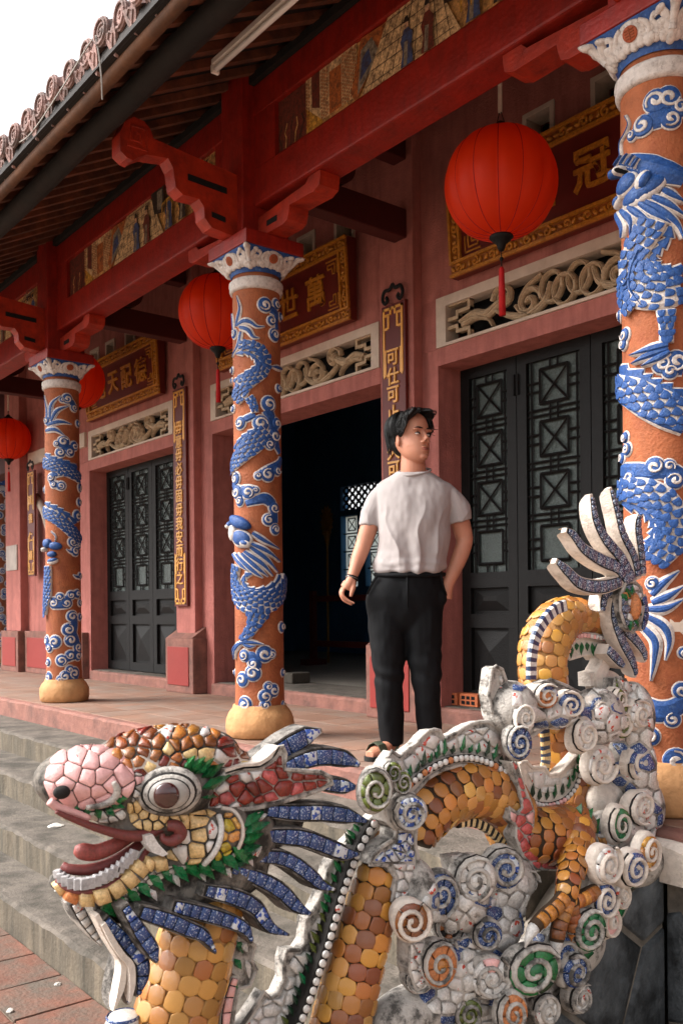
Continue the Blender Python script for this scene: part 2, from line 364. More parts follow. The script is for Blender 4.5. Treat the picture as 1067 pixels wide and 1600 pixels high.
# ---- hall interior
box('hall_floor', -12.2, 2, YB, 9, .02, .1, mat('hall_floor_tile', '#7b746c', .6, .2, 4, .1), T)
box('hall_ceiling', -12.2, 2, YB, 9, 4.0, 4.1, M_woodd, T)
box('hall_side_wall', -12.25, -12.15, YB, 9, .1, 4.0, M_blue, T)
box('hall_side_wall', 1.95, 2.0, YB, 9, .1, 4.0, M_blue, T)
BW = 8.8
def back_wall():
    w0, w1, w2, w3, za, zb, zc, zd = -10.99, -10.6, -10.42, -10.12, 1.1, 2.17, 2.26, 2.62; y1 = BW + .15
    for x0, x1, z0, z1 in ((-12.15, w0, .1, 4), (w3, 1.95, .1, 4), (w0, w3, .1, za), (w0, w3, zb, zc), (w0, w3, zd, 4), (w1, w2, za, zb)): box('hall_back_wall', x0, x1, BW, y1, z0, z1, M_blue, T)
    pm = bpy.data.materials.new('daylit_pane'); pm.use_nodes = True; nt = pm.node_tree; tr = nt.nodes.new('ShaderNodeBsdfTranslucent'); tr.inputs[0].default_value = (.75, .8, .78, 1); nt.links.new(tr.outputs[0], nt.nodes['Material Output'].inputs[0])
    for x0, x1 in ((w0, w1), (w2, w3)):
        box('hall_window_pane', x0, x1, BW + .1, BW + .104, za, zb, pm, T); xc = (x0 + x1) / 2
        for k in range(4):
            q = MB(); z = za + .13 + k * .27; s = .09
            for a, b, c, d in ((-s, -s, s, -s), (s, -s, s, s), (s, s, -s, s), (-s, s, -s, -s), (-s, -s, s, s), (-s, s, s, -s)): q.tube([(xc + a, BW + .06, z + b), (xc + c, BW + .06, z + d)], .009, 4)
            q.tube([(x0, BW + .06, z + .135), (x1, BW + .06, z + .135)], .011, 4); q.obj('hall_lattice', M_black, T)
    for i in range(6):
        for j in range(3):
            q = MB(); q.tube([(w0 + .07 + i * .145 + .055 * cos(t), BW + .06, zc + .06 + j * .12 + .05 * sin(t)) for t in np.linspace(0, 2 * pi, 9)], .022, 4, False); q.obj('hall_fretwork', M_woodd, T)
back_wall()
# back glazing is open to daylight; courtyard wall behind it stays bright
# altar fan standard and red rail standing in the hall
st = thing('ceremonial_fan', (-9.0, 7.0, .1), 'tall gilt ceremonial fan on a pole inside the dark hall', 'fan')
c = onY(511, 815, 7.0)
q = MB(); q.disc((c.x, c.z), .105, lambda a, b, h: V((a, 7.0 - h, b)), .02, 0, 14, .6, .16); q.disc((c.x, c.z), .1, lambda a, b, h: V((a, 7.0 + .001 + h, b)), .01, 0, 14, .3, .15)
q.obj('fan_plate', mat('dull_gilt', '#7a5a1e', .45, .4, 30, .4, 60, metal=.3), st)
for a in range(14): t = 2 * pi * a / 14; q = MB(); q.tube([(c.x + .1 * cos(t), 6.99, c.z + .15 * sin(t)), (c.x + .135 * cos(t), 6.99, c.z + .2 * sin(t))], [.018, .008], 6); q.obj('fan_ray', mat('dull_gilt', '#7a5a1e'), st)
q = MB(); q.tube([(c.x, 7.0, c.z - .3), (c.x, 7.0, c.z - .12)], [.02, .05], 8); q.tube([(c.x, 7.0, .1), (c.x, 7.0, c.z - .28)], .016, 8)
q.obj('pole', mat('dull_gilt', '#7a5a1e'), st)
rl = thing('wooden_rail', (-9, 6.6, .1), 'dark red wooden rail standing on the hall floor', 'rail')
a = onY(490, 1020, 6.6); zt = onY(490, 930, 6.6).z
for x in (a.x, a.x + 1.5):
    q = MB(); q.box(x - .035, x + .035, 6.57, 6.63, .1, zt + .05); q.obj('post', M_redd, rl)
    q = MB(); q.box(x - .06, x + .06, 6.45, 6.75, .1, .17); q.obj('foot', M_redd, rl)
for z in (zt - .08, .32): box('rail', a.x, a.x + 1.5, 6.58, 6.62, z, z + .07, M_redd, rl)
a = onY(400, 1075, 4.75)
for k, x in enumerate((-7.16, -6.64)):
    tag(box('door_stone', x, x + .13, 4.66, 4.86, .1062, .2, mat('dark_door_stone', '#4a443c', .9, .25, 9, .4, 60), None, b=.015), ['grey stone block on the sill beside the left jamb of the open doorway', 'grey stone block on the sill right behind the middle column'][k], 'stone')

# ---- carved transom grilles
def scrollwork(x0, x1, z0, z1, parent, seed, left=True, right=True):
    R = random.Random(seed); w, h = x1 - x0, z1 - z0; fn = lambda a, b, hh: V((a, YW + .035 - hh, b))
    def rib(pts, wd, t=.035, name='carved_scroll'):
        q = MB(); q.ribbon(pts, wd, fn, t); q.obj(name, M_beige, parent)
        q = MB(); n = len(pts); q.ribbon(pts[1:-1], [x * .28 for x in wd[1:-1]] if isinstance(wd, list) else wd * .28, fn, .008, t); q.obj('carved_vein', M_beige, parent)
    def key(xa, s):
        for zc, fl in ((z0 + h * .76, 1), (z0 + h * .24, -1)):
            P = [(xa, zc + fl * .06), (xa + s * .17, zc + fl * .06), (xa + s * .17, zc), (xa + s * .07, zc), (xa + s * .07, zc - fl * .035), (xa, zc - fl * .035)]
            q = MB()
            for k in range(len(P) - 1):
                (a, b), (c, d) = P[k], P[k + 1]; q.box(min(a, c) - .011, max(a, c) + .011, YW + .005 - .001 * k, YW + .04, min(b, d) - .011, max(b, d) + .011)
            q.obj('fret_key', M_beige, parent)
    zc = (z0 + z1) / 2
    if left: key(x0 + .015, 1)
    if right: key(x1 - .015, -1)
    # flowing leaf stems and rolling scrolls
    for s, xa in ((1, x0 + .1), (-1, x1 - .1)):
        S = lambda a, b: (xa + s * a, zc + b * h)
        rib(spl([S(0, -.02), S(.12, .08), S(.22, -.05), S(.32, .12), S(.42, .28)], 5), [.006 + .02 * sin(pi * i / 20) + .006 for i in range(21)])
        rib(spl([S(.02, -.12), S(.14, -.05), S(.24, -.2), S(.28, -.42)], 5), [.02 - .0009 * i for i in range(16)])
        rib(spiral(S(.36, .22), .085, 1.4, pi if s > 0 else 0, -s), .017)
        rib(spiral(S(.56, -.12), .095, 1.5, 0 if s > 0 else pi, s), .018)
        rib(spl([S(.3, -.05), S(.42, -.3), S(.55, -.42), S(.68, -.2), S(.72, .2)], 6), [.012 + .012 * sin(pi * i / 24) for i in range(25)])
        rib(spl([S(.46, -.1), S(.5, -.3), S(.58, -.46)], 6), .014)
        rib(spl([S(.5, .05), S(.56, .3), S(.66, .46)], 6), .014)
    m = (x0 + x1) / 2; n = 4 if w < 2 else 5
    for k in range(n):
        c = (m + (k - (n - 1) / 2) * .095, zc + .02 * (-1) ** k)
        rib([(c[0] + .075 * cos(t), c[1] + h * .36 * sin(t)) for t in np.linspace(0, 2 * pi, 21)], .014, .03 + .006 * (k % 2), 'carved_ring')
for k, (x0, x1) in enumerate(GR):
    q = MB(); w = .085; zt, zb = 2.69, 2.452
    q.box(x0, x0 + w, YW - .016, YW + .1, 2.434, 2.753); q.box(x1 - w, x1, YW - .016, YW + .1, 2.434, 2.753)
    q.box(x0 + w, x1 - w, YW - .016, YW + .1, zt, 2.753); q.box(x0 + w, x1 - w, YW - .016, YW + .1, 2.434, zb)
    g = q.obj('transom_frame', M_white, T)
    scrollwork(x0 + w, x1 - w, zb, zt, g, k)
    box('recess_shade', x0 + w - .02, x1 - w + .02, YW + .14, YW + .16, zb - .02, zt + .02, M_black, g)  # black sheet stands in for the shade behind the open carving

# ---- folding doors
def door_leaf(x0, x1, y, z0, z1, parent, n, mirror):
    w = x1 - x0; st = .075
    lf = MB(); fr = [(x0, x0 + st, z0, z1), (x1 - st, x1, z0, z1), (x0 + st, x1 - st, z1 - .07, z1), (x0 + st, x1 - st, z0, z0 + .09)]
    gz0 = z0 + .86; pz = z0 + .53
    fr += [(x0 + st, x1 - st, gz0 - .1, gz0), (x0 + st, x1 - st, pz - .03, pz + .06)]
    for a, b, c, d in fr: lf.box(a, b, y, y + .05, c, d)
    leaf = lf.obj('door_leaf', M_black, parent)
    a, b = x0 + st, x1 - st
    box('glass_pane', a, b, y + .03, y + .036, gz0, z1 - .07, M_glass, leaf)
    def pyr(c, d, kind):
        q = MB(); xm = (a + b) / 2; e = .02
        q.box(a, b, y + .03, y + .045, c, d)
        if kind == 0:
            dz = (d - c) * .42; dx = (b - a) * .26
            P = [(a + e, c + e), (b - e, c + e), (b - e, d - e), (a + e, d - e), (a + e + dx, c + e + dz * .9), (b - e - dx, c + e + dz * .9), (b - e - dx, d - e - dz * .5), (a + e + dx, d - e - dz * .5)]
            vs = [V((p[0], y + (.03 if i < 4 else .006), p[1])) for i, p in enumerate(P)]
            q.add(vs, [(4, 5, 6, 7), (0, 1, 5, 4), (1, 2, 6, 5), (2, 3, 7, 6), (3, 0, 4, 7)])
        else:
            zm = d - (d - c) * .38
            vs = [V((a + e, y + .03, d - e)), V((b - e, y + .03, d - e)), V((b - e, y + .03, c + e)), V((a + e, y + .03, c + e)), V((xm, y - .004, zm))]
            q.add(vs, [(0, 1, 4), (1, 2, 4), (2, 3, 4), (3, 0, 4)])
        q.obj('raised_panel', M_black, leaf)
    pyr(z0 + .09, pz - .03, 1); pyr(pz + .06, gz0 - .1, 0)
    # lattice bars
    H = z1 - .07 - gz0; xm = (a + b) / 2; k = 4; cell = H / k
    q = MB(); bar = lambda xa, za, xb, zb, r=.008: q.tube([(xa, y + .016, za), (xb, y + .016, zb)], r, 4)
    for dx in (.03,): bar(a + dx, gz0, a + dx, z1 - .07); bar(b - dx, gz0, b - dx, z1 - .07)
    q.obj('lattice_upright', M_black, leaf)
    for i in range(k):
        zc = gz0 + (i + .5) * cell; s = min(w * .235, cell * .33); q = MB()
        for (xa, za, xb, zb) in ((-s, -s, s, -s), (s, -s, s, s), (s, s, -s, s), (-s, s, -s, -s)): bar(xm + xa, zc + za, xm + xb, zc + zb, .01)
        if i: bar(xm - s, zc - s, xm + s, zc + s); bar(xm - s, zc + s, xm + s, zc - s)
        for d in (-.028, .028):
            bar(xm + d, zc + s, xm + d, zc + cell / 2); bar(xm + d, zc - s, xm + d, zc - cell / 2)
            bar(xm - s, zc + d, a, zc + d); bar(xm + s, zc + d, b, zc + d)
        q.obj('lattice_square', M_black, leaf)
        if i:
            q = MB(); bar(a, zc - cell / 2 - .018, b, zc - cell / 2 - .018); bar(a, zc - cell / 2 + .018, b, zc - cell / 2 + .018); q.obj('lattice_rail', M_black, leaf)
    q = MB(); q.box(x1 - .02 if not mirror else x0 + .005, x1 - .005 if not mirror else x0 + .02, y - .012, y, z1 - .25, z1 - .12); q.obj('bolt', M_dark, leaf)
for lab, xs in (('black four-leaf folding door with lattice glass left of the open doorway', [-9.8, -9.25, -8.70, -8.16, -7.835]), ('black folding door with lattice glass behind the standing man, right of the doorway', [-4.3, -3.82, -3.265, -2.71, -2.135])):
    D = thing('folding_door', (xs[2], YW + .2, .106), lab, 'door')
    for k in range(4):
        door_leaf(xs[k] + .003, xs[k + 1] - .003, YW + .2, .115, 2.318, D, k, k % 2)
# ---------------------------------------------------------------- name boards and couplet boards
def fret_corner(q, fn, x, z, sx, sz, s):
    P = [(0, 0), (0, 4), (1, 4), (1, 1), (4, 1), (4, 0)]; Q = [(2, 2), (2, 4), (3, 4), (3, 3), (5, 3), (5, 2)]
    for a, b, c, d in ((0, 0, .35, 4), (0, 0, 5, .35), (1, 1.2, 1.35, 4), (1.2, 1, 4.4, 1.35), (1, 3.7, 2.4, 4), (4.1, 1, 4.4, 2.3), (2.1, 2.1, 2.45, 4), (2.1, 2.1, 4.4, 2.45)):
        q.prism([(x + sx * a * s, z + sz * b * s), (x + sx * c * s, z + sz * b * s), (x + sx * c * s, z + sz * d * s), (x + sx * a * s, z + sz * d * s)], fn, 0, .006)
def name_board(x0, x1, z0, z1, text, label, tilt=.06):
    y = YW - .03
    P = thing('name_board', ((x0 + x1) / 2, y, z0), label, 'sign', 'gilt name boards above the doors')
    fn = lambda a, b, h: V((a, y - .05 - h - (b - z0) * tilt, b))
    q = MB(); q.prism([(x0, z0), (x1, z0), (x1, z1), (x0, z1)], lambda a, b, d: V((a, y - (0.0 if d == 0 else .05 + (b - z0) * tilt), b)), 0, 1); q.obj('board', M_lacq, P)
    bw = .095
    for k, (a, b, c, d) in enumerate(((x0, x1, z0, z0 + bw), (x0, x1, z1 - bw, z1), (x0, x0 + bw, z0 + bw, z1 - bw), (x1 - bw, x1, z0 + bw, z1 - bw))):
        q = MB(); q.prism([(a, c), (b, c), (b, d), (a, d)], fn, 0, .008); fb = q.obj('carved_border', mat('border_gold', '#8f5216', .5, .35, 60, .4, 160, dirt='#3c1c0a', dscale=40, damt=.75), P)
        # moulded edges and running leaf scroll
        q = MB(); e = .009
        if k < 2:
            for z in (c + e, d - e): q.prism([(a, z - e), (b, z - e), (b, z + e), (a, z + e)], fn, .008, .024)
        else:
            for x in (a + e, b - e): q.prism([(x - e, c), (x + e, c), (x + e, d), (x - e, d)], fn, .008, .0235)
        q.obj('gilt_moulding', M_gold, fb)
        L_ = (b - a) if k < 2 else (d - c); n = max(2, int(L_ / .13)); R = random.Random(k)
        for i in range(n):
            t = (i + .5) / n; ca, cb = (a + L_ * t, (c + d) / 2) if k < 2 else ((a + b) / 2, c + L_ * t)
            q = MB()
            q.ribbon(spiral((ca, cb), .032, 1.2, R.uniform(0, 6), (-1) ** i), .008, fn, .012, .008)
            for s_ in (-1, 1):
                p = (ca + (.045 * s_ if k < 2 else .0), cb + (.0 if k < 2 else .045 * s_))
                q.disc(p, .02, fn, .01, .008, 8, .5, .011, R.uniform(0, 3))
            q.obj('leaf_scroll', M_gold, fb)
    q = MB(); fret_corner(q, fn, x0 + bw + .025, z0 + bw + .025, 1, 1, .026); q.obj('fret_corner', M_gold, P)
    q = MB(); fret_corner(q, fn, x1 - bw - .025, z0 + bw + .025, -1, 1, .026); q.obj('fret_corner', M_gold, P)
    q = MB(); fret_corner(q, fn, x0 + bw + .025, z1 - bw - .025, 1, -1, .026); q.obj('fret_corner', M_gold, P)
    q = MB(); fret_corner(q, fn, x1 - bw - .025, z1 - bw - .025, -1, -1, .026); q.obj('fret_corner', M_gold, P)
    n = len(text); sz = (z1 - z0 - 2 * bw) * .62
    for i, ch in enumerate(text):
        x = x0 + bw + .12 + (x1 - x0 - 2 * bw - .24) * (i + .5) / n; zc = (z0 + z1) / 2
        me = glyph(ch, sz, .006, .02); c = fn(x, zc, .006)
        ob('character', me, M_gold, P, Matrix.Translation(c) @ Matrix.Rotation(math.atan(tilt), 4, 'X') @ Matrix.Rotation(pi / 2, 4, 'X'))
name_board(-9.63, -7.96, 2.83, 3.42, '地天配德', 'maroon and gilt name board above the left folding door')
name_board(-6.9, -5.09, 2.81, 3.4, '表師世萬', 'maroon and gilt name board above the open doorway')
name_board(-4.09, -2.3, 2.81, 3.4, '今古冠道', 'maroon and gilt name board behind the large lantern')
def couplet(xc, z0, z1, text, label):
    y = YW - .085; P = thing('couplet_board', (xc, y, z0), label, 'sign', 'couplet boards on the pilasters'); hw = .118
    box('board', xc - hw, xc + hw, y - .025, y, z0, z1, M_lacq, P, b=.004)
    fn = lambda a, b, h: V((a, y - .025 - h, b))
    for zc, s in ((z1, -1), (z0, 1)):
        q = MB(); e = .017; g = hw - .02
        for a, b, c, d in ((-g, g, 0, e), (-g, -g + e, 0, .28), (g - e, g, 0, .28), (-g + e, -g + .05, .04, .04 + e), (g - .05, g - e, .04, .04 + e), (-g + .045, -g + .045 + e, .04, .14), (g - .045 - e, g - .045, .04, .14), (-g + e, -g + .045, .13, .13 + e), (g - .045, g - e, .13, .13 + e), (-.03, -.03 + e, 0, .05), (.03 - e, .03, 0, .05)):
            q.prism([(xc + a, zc + s * (c + .02)), (xc + b, zc + s * (c + .02)), (xc + b, zc + s * (d + .02)), (xc + a, zc + s * (d + .02))], fn, 0, .006)
        for sx in (-1, 1): q.prism([(xc + sx * (g - .03), zc + s * .3), (xc + sx * g, zc + s * .3), (xc + sx * g, zc + s * .47), (xc + sx * (g - .008), zc + s * .49), (xc + sx * (g - .03), zc + s * .47)], fn, 0, .005)
        q.obj('gilt_fret', M_goldl, P)
    q = MB()
    for s in (-1, 1):
        q.ribbon([(xc + s * a, b) for a, b in spl([(0, z1 + .13), (.03, z1 + .1), (.08, z1 + .1), (.1, z1 + .05), (.075, z1 + .015), (.05, z1 + .035), (.065, z1 + .055)], 4)], .012, fn, .012, .0)
    q.obj('iron_finial', M_black, P)
    n = len(text)
    for i, ch in enumerate(text):
        zc = z1 - .36 - (z1 - z0 - .62) * i / (n - 1); me = glyph(ch, .125, .005, .018)
        ob('character', me, M_goldl, P, Matrix.Translation((xc, y - .03, zc)) @ Matrix.Rotation(pi / 2, 4, 'X'))
couplet(-4.615, .79, 2.79, '可仕可止可久可速聖之時者', 'tall couplet board with gold characters right of the open doorway')
couplet(-7.55, .79, 2.79, '毋意毋必毋固毋我安而行之', 'tall couplet board with gold characters left of the open doorway')
couplet(-11.3, 1.2, 2.5, '道德仁義', 'partly hidden gilt board on the far left wall behind the column')

# ---------------------------------------------------------------- columns' timber frame: beams, friezes, brackets
CX = [-10.4, -7.5, -4.56, -1.9, .8]; YC = 3.03
FRM = thing('porch_frame', (-4.5, YC, 2.88), 'dark red timber porch frame with painted friezes and stepped brackets', 'timber frame')
yf = 2.95; yk = 3.13
M_fr = {k: mat('frieze_' + k, c, .75, .4, 70, .2, 160, dirt='#3c2416', dscale=34, damt=.8, lo=.42, hi=.64) for k, c in dict(bg='#d09a5c', cream='#dcb585', brick='#b0602c', ochre='#c99236', maroon='#6a2a1c', blue='#3d4a70', dk='#2c201a', grey='#857868', skin='#cfa07e').items()}
def frieze(x0, x1, z0, z1, seed, parent):
    R = random.Random(seed); y = yf + .03; fn = lambda a, b, h: V((a, y - h, b)); w, h = x1 - x0, z1 - z0
    bgp = box('painted_panel', x0 - .01, x1 + .01, y, y + .02, z0 - .01, z1 + .01, M_fr['bg'], parent)
    lvl = [.001]
    def poly(P, m, name='painted_figure'):
        lvl[0] += .0006; q = MB(); q.add([fn(x0 + a * w, z0 + b * h, lvl[0]) for a, b in P], [tuple(range(len(P)))]); return q.obj(name, M_fr[m], bgp)
    def line(P, wd, m='dk'):
        lvl[0] += .0006; q = MB()
        for k in range(len(P) - 1):
            a = V((x0 + P[k][0] * w, z0 + P[k][1] * h)); b = V((x0 + P[k + 1][0] * w, z0 + P[k + 1][1] * h)); n_ = V((-(b - a).y, (b - a).x)).normalized() * wd
            q.add([fn(*(a + n_), lvl[0]), fn(*(b + n_), lvl[0]), fn(*(b - n_), lvl[0]), fn(*(a - n_), lvl[0])], [(0, 1, 2, 3)])
        return q.obj('painted_line', M_fr[m], bgp)
    poly([(0, 0), (.13, 0), (.13, 1), (0, 1)], 'maroon')
    for k in range(5): line([(.01 + .022 * k, 0), (.015 + .022 * k, .15 + .1 * (k % 2)), (.0 + .03 * k, .34), (.02 + .022 * k, .5)], .004, 'bg' if k % 2 else 'dk')
    poly([(.13, .0), (.2, 0), (.2, .35), (.13, .6)], 'ochre')
    poly([(.13, .5), (.2, .12), (.34, .12), (.34, 1), (.13, 1)], 'cream')
    poly([(.155, .45), (.19, .35), (.19, 1), (.155, 1)], 'maroon'); poly([(.23, .12), (.28, .12), (.28, .85), (.23, .85)], 'brick')
    q = MB()
    for i in range(26):
        for j in range(14):
            a, b = .135 + i * .008, .14 + j * .06 + .03 * (i % 2)
            if .15 < a < .195 or .225 < a < .285 or b > .97: continue
            q.add([fn(x0 + (a + dx * .0022) * w, z0 + (b + dz * .02) * h, .0085) for dx, dz in ((-1, -1), (1, -1), (1, 1), (-1, 1))], [(0, 1, 2, 3)])
    q.obj('painted_brickwork', M_fr['brick'], bgp, kind='stuff')
    lvl[0] = .01
    poly([(.34, .0), (.47, .95), (.36, 1), (.32, .2)], 'brick'); poly([(.345, .1), (.43, .55), (.4, .9), (.36, .8)], 'grey'); poly([(.355, .3), (.4, .5), (.39, .75), (.365, .65)], 'blue')
    poly([(.36, 0), (.7, 0), (.62, 1), (.46, 1)], 'cream')
    for k in range(8): line([(.39 + .04 * k, 0), (.48 + .022 * k, 1)], .0016)
    for k in range(5): line([(.38 + .02 * k, .12 + .2 * k), (.68 - .016 * k, .12 + .2 * k)], .0016)
    for cx, m in ((.53, 'blue'), (.6, 'maroon'), (.74, 'blue'), (.82, 'dk'), (.9, 'maroon'), (.96, 'blue')):
        s = R.uniform(.8, 1.15)
        poly([(cx - .022, .02), (cx + .02, .02), (cx + .016, .3 * s), (cx + .02, .5 * s), (cx + .006, .62 * s), (cx - .01, .62 * s), (cx - .022, .45 * s), (cx - .014, .25)], m)
        poly([(cx - .012, .03), (cx + .0, .03), (cx + .004, .4 * s), (cx - .008, .42 * s)], 'grey')
        poly([(cx - .008, .62 * s), (cx + .006, .62 * s), (cx + .007, .74 * s), (cx - .007, .75 * s)], 'skin'); poly([(cx - .01, .72 * s), (cx + .008, .71 * s), (cx + .004, .82 * s), (cx - .006, .81 * s)], 'dk')
    poly([(.66, .5), (.72, .4), (.72, 1), (.64, 1)], 'dk'); poly([(.68, .55), (.71, .5), (.71, .95), (.68, .95)], 'grey')
    line([(.71, .2), (.71, .6), (.8, .7), (.8, .3)], .006, 'ochre'); line([(.74, .2), (.74, .62)], .004, 'ochre'); line([(.77, .25), (.77, .66)], .004, 'ochre')
    for k in range(9): line([(.84 + R.uniform(-.04, .14), R.uniform(.5, .9)), (.86 + R.uniform(-.04, .13), R.uniform(.6, 1)), (.88 + R.uniform(-.04, .11), R.uniform(.5, 1))], .003, R.choice(['dk', 'grey', 'maroon']))
for k in range(len(CX) - 1):
    x0, x1 = CX[k] + .1, CX[k + 1] - .1
    box('frieze_beam', x0, x1, yf, yk, 3.06, 3.275, M_red, FRM, b=.012)
    box('frieze_beam', x0, x1, yf, yk, 3.575, 3.75, M_red, FRM, b=.008)
    for a, b in ((x0, x0 + .22), (x1 - .22, x1)): box('frieze_stile', a, b, yf + .003, yk, 3.274, 3.576, M_red, FRM)
    box('frieze_back', x0 + .2, x1 - .2, yf + .08, yk - .01, 3.27, 3.58, M_redd, FRM)
    frieze(x0 + .22, x1 - .22, 3.275, 3.575, k * 5 + 1, FRM)
    box('eave_board', x0 - .1, x1 + .1, yf - .03, yf + .01, 3.752, 3.80, M_woodd, FRM)
def bracket(xc):
    box('post', xc - .11, xc + .11, 2.87, 3.19, 2.885, 3.86, M_red, FRM, b=.008)
    # arm reaching out under the eave
    prof = [(2.87, 2.885), (2.80, 2.885), (2.70, 2.895), (2.655, 2.94), (2.65, 3.0), (2.62, 3.035), (2.52, 3.03), (2.475, 3.06), (2.46, 3.16), (2.43, 3.205), (2.30, 3.185), (2.25, 3.155), (2.22, 3.13), (2.19, 3.135), (2.15, 3.16), (2.15, 3.26), (2.18, 3.325), (2.23, 3.365), (2.29, 3.36), (2.325, 3.33), (2.345, 3.285), (2.5, 3.27), (2.87, 3.24)]
    arm = MB(); arm.prism(prof, lambda a, b, d: V((d, a, b)), xc - .045, xc + .055); arm = arm.obj('bracket_arm', M_redo, FRM)
    for x, s in ((xc + .056, 1), (xc - .046, -1)):
        for a, b, c, d in ((2.55, 2.80, 3.12, 3.155), (2.70, 2.79, 2.955, 2.985)):
            q = MB(); q.box(a=0) if 0 else q.prism([(a, c), (b, c - .01), (b, d - .01), (a, d)], lambda e, f, g: V((x + s * g, e, f)), -.01, .002); q.obj('slot_shade', M_dark, arm)  # dark patch on the arm's face paints the shade inside a slot
        q = MB(); q.ribbon([(2.245 + .055 * ca, 3.26 + .055 * sa) for ca, sa in ((-1, -1), (1, -1), (1, 1), (-.6, 1), (-.6, -.4), (.4, -.4), (.4, .4), (0, .4))], .008, lambda e, f, g: V((x + s * g, e, f)), .006); q.obj('carved_curl', M_redo, arm)
    for s in (-1, 1):
        prof = [(.11, 2.885), (.36, 2.885), (.40, 2.90), (.415, 2.94), (.42, 2.97), (.64, 2.965), (.69, 2.985), (.70, 3.03), (.70, 3.058), (.60, 3.058), (.57, 3.03), (.11, 3.0)]
        q = MB(); q.prism([(xc + s * a, b) for a, b in prof], lambda a, b, d: V((a, d, b)), 2.975, 3.105); a = q.obj('bracket_arm', M_redo, FRM)
        q = MB(); q.box(min(xc + s * .2, xc + s * .3), max(xc + s * .2, xc + s * .3), 2.972, 2.98, 2.925, 2.955); q.obj('slot_shade', M_dark, a)  # slot shade again painted as a dark patch, nothing is cut out
    # tie beams back to the wall
    q = MB(); q.box(xc - .06, xc + .06, 3.19, YW - .085, 3.2, 3.39, .008); q.obj('tie_beam', M_redd, FRM)
    q = MB(); q.prism(spl([(3.19, 3.39), (3.55, 3.39), (3.72, 3.45), (3.76, 3.56), (3.7, 3.66), (3.19, 3.70)], 4), lambda a, b, d: V((d, a, b)), xc - .05, xc + .05); q.obj('strut_block', M_redd, FRM)
    q = MB(); q.box(xc - .06, xc + .06, 3.19, YW - .085, 3.72, 3.9, .008); q.obj('tie_beam', M_redd, FRM)
for x in CX: bracket(x)

# ---------------------------------------------------------------- roof
RS = .523; RY0, RZ0 = 1.9, 3.255
rz = lambda y: RZ0 + RS * (y - RY0)
ROOF = thing('tiled_roof', (-6, RY0, RZ0), 'dark timber eave with clay barrel tiles above the porch', 'roof')
slope = lambda x, t, h: V((x, RY0 + t, RZ0 + RS * t + h))
q = MB(); q.add([slope(-19, -.05, .05), slope(2, -.05, .05), slope(2, 6, .05), slope(-19, 6, .05), slope(-19, -.05, .075), slope(2, -.05, .075), slope(2, 6, .075), slope(-19, 6, .075)],
                [(0, 3, 2, 1), (4, 5, 6, 7), (0, 1, 5, 4), (1, 2, 6, 5), (2, 3, 7, 6), (3, 0, 4, 7)])
q.obj('roof_boarding', M_woodd, ROOF)
for i in range(96):
    x = -17.6 + i * .2 + RND.uniform(-.012, .012); wd = .024 + RND.uniform(-.004, .004); q = MB()
    P = [(x - wd, 0), (x + wd, 0), (x + wd + RND.uniform(-.02, .02), 2.5), (x - wd + RND.uniform(-.02, .02), 2.5)]
    q.add([slope(a, t, .005) for a, t in P] + [slope(a, t, .05) for a, t in P], [(0, 3, 2, 1), (4, 5, 6, 7), (0, 1, 5, 4), (1, 2, 6, 5), (2, 3, 7, 6), (3, 0, 4, 7)])
    q.obj('rafter', M_raft, ROOF)
def log(name, y, z, r, m, x0=-19, x1=2):
    n = 40; q = MB(); q.tube([(x0 + (x1 - x0) * i / n, y + RND.uniform(-.006, .006), z + RND.uniform(-.006, .006)) for i in range(n + 1)], [r * RND.uniform(.94, 1.06) for i in range(n + 1)], 10); return q.obj(name, m, ROOF, True)
log('purlin', 2.07, rz(2.07) - .055, .062, M_woodd)
log('purlin', 3.62, rz(3.62) - .07, .07, M_woodd)
log('eave_purlin', RY0 - .0, RZ0 + .012, .034, M_wood)
q = MB(); q.prism([(RY0 - .065, RZ0 + .03), (RY0 - .03, RZ0 + .02), (RY0 + .0, RZ0 + .09), (RY0 - .05, RZ0 + .1)], lambda a, b, d: V((d, a, b)), -19, 2); q.obj('eave_fascia', M_woodd, ROOF)
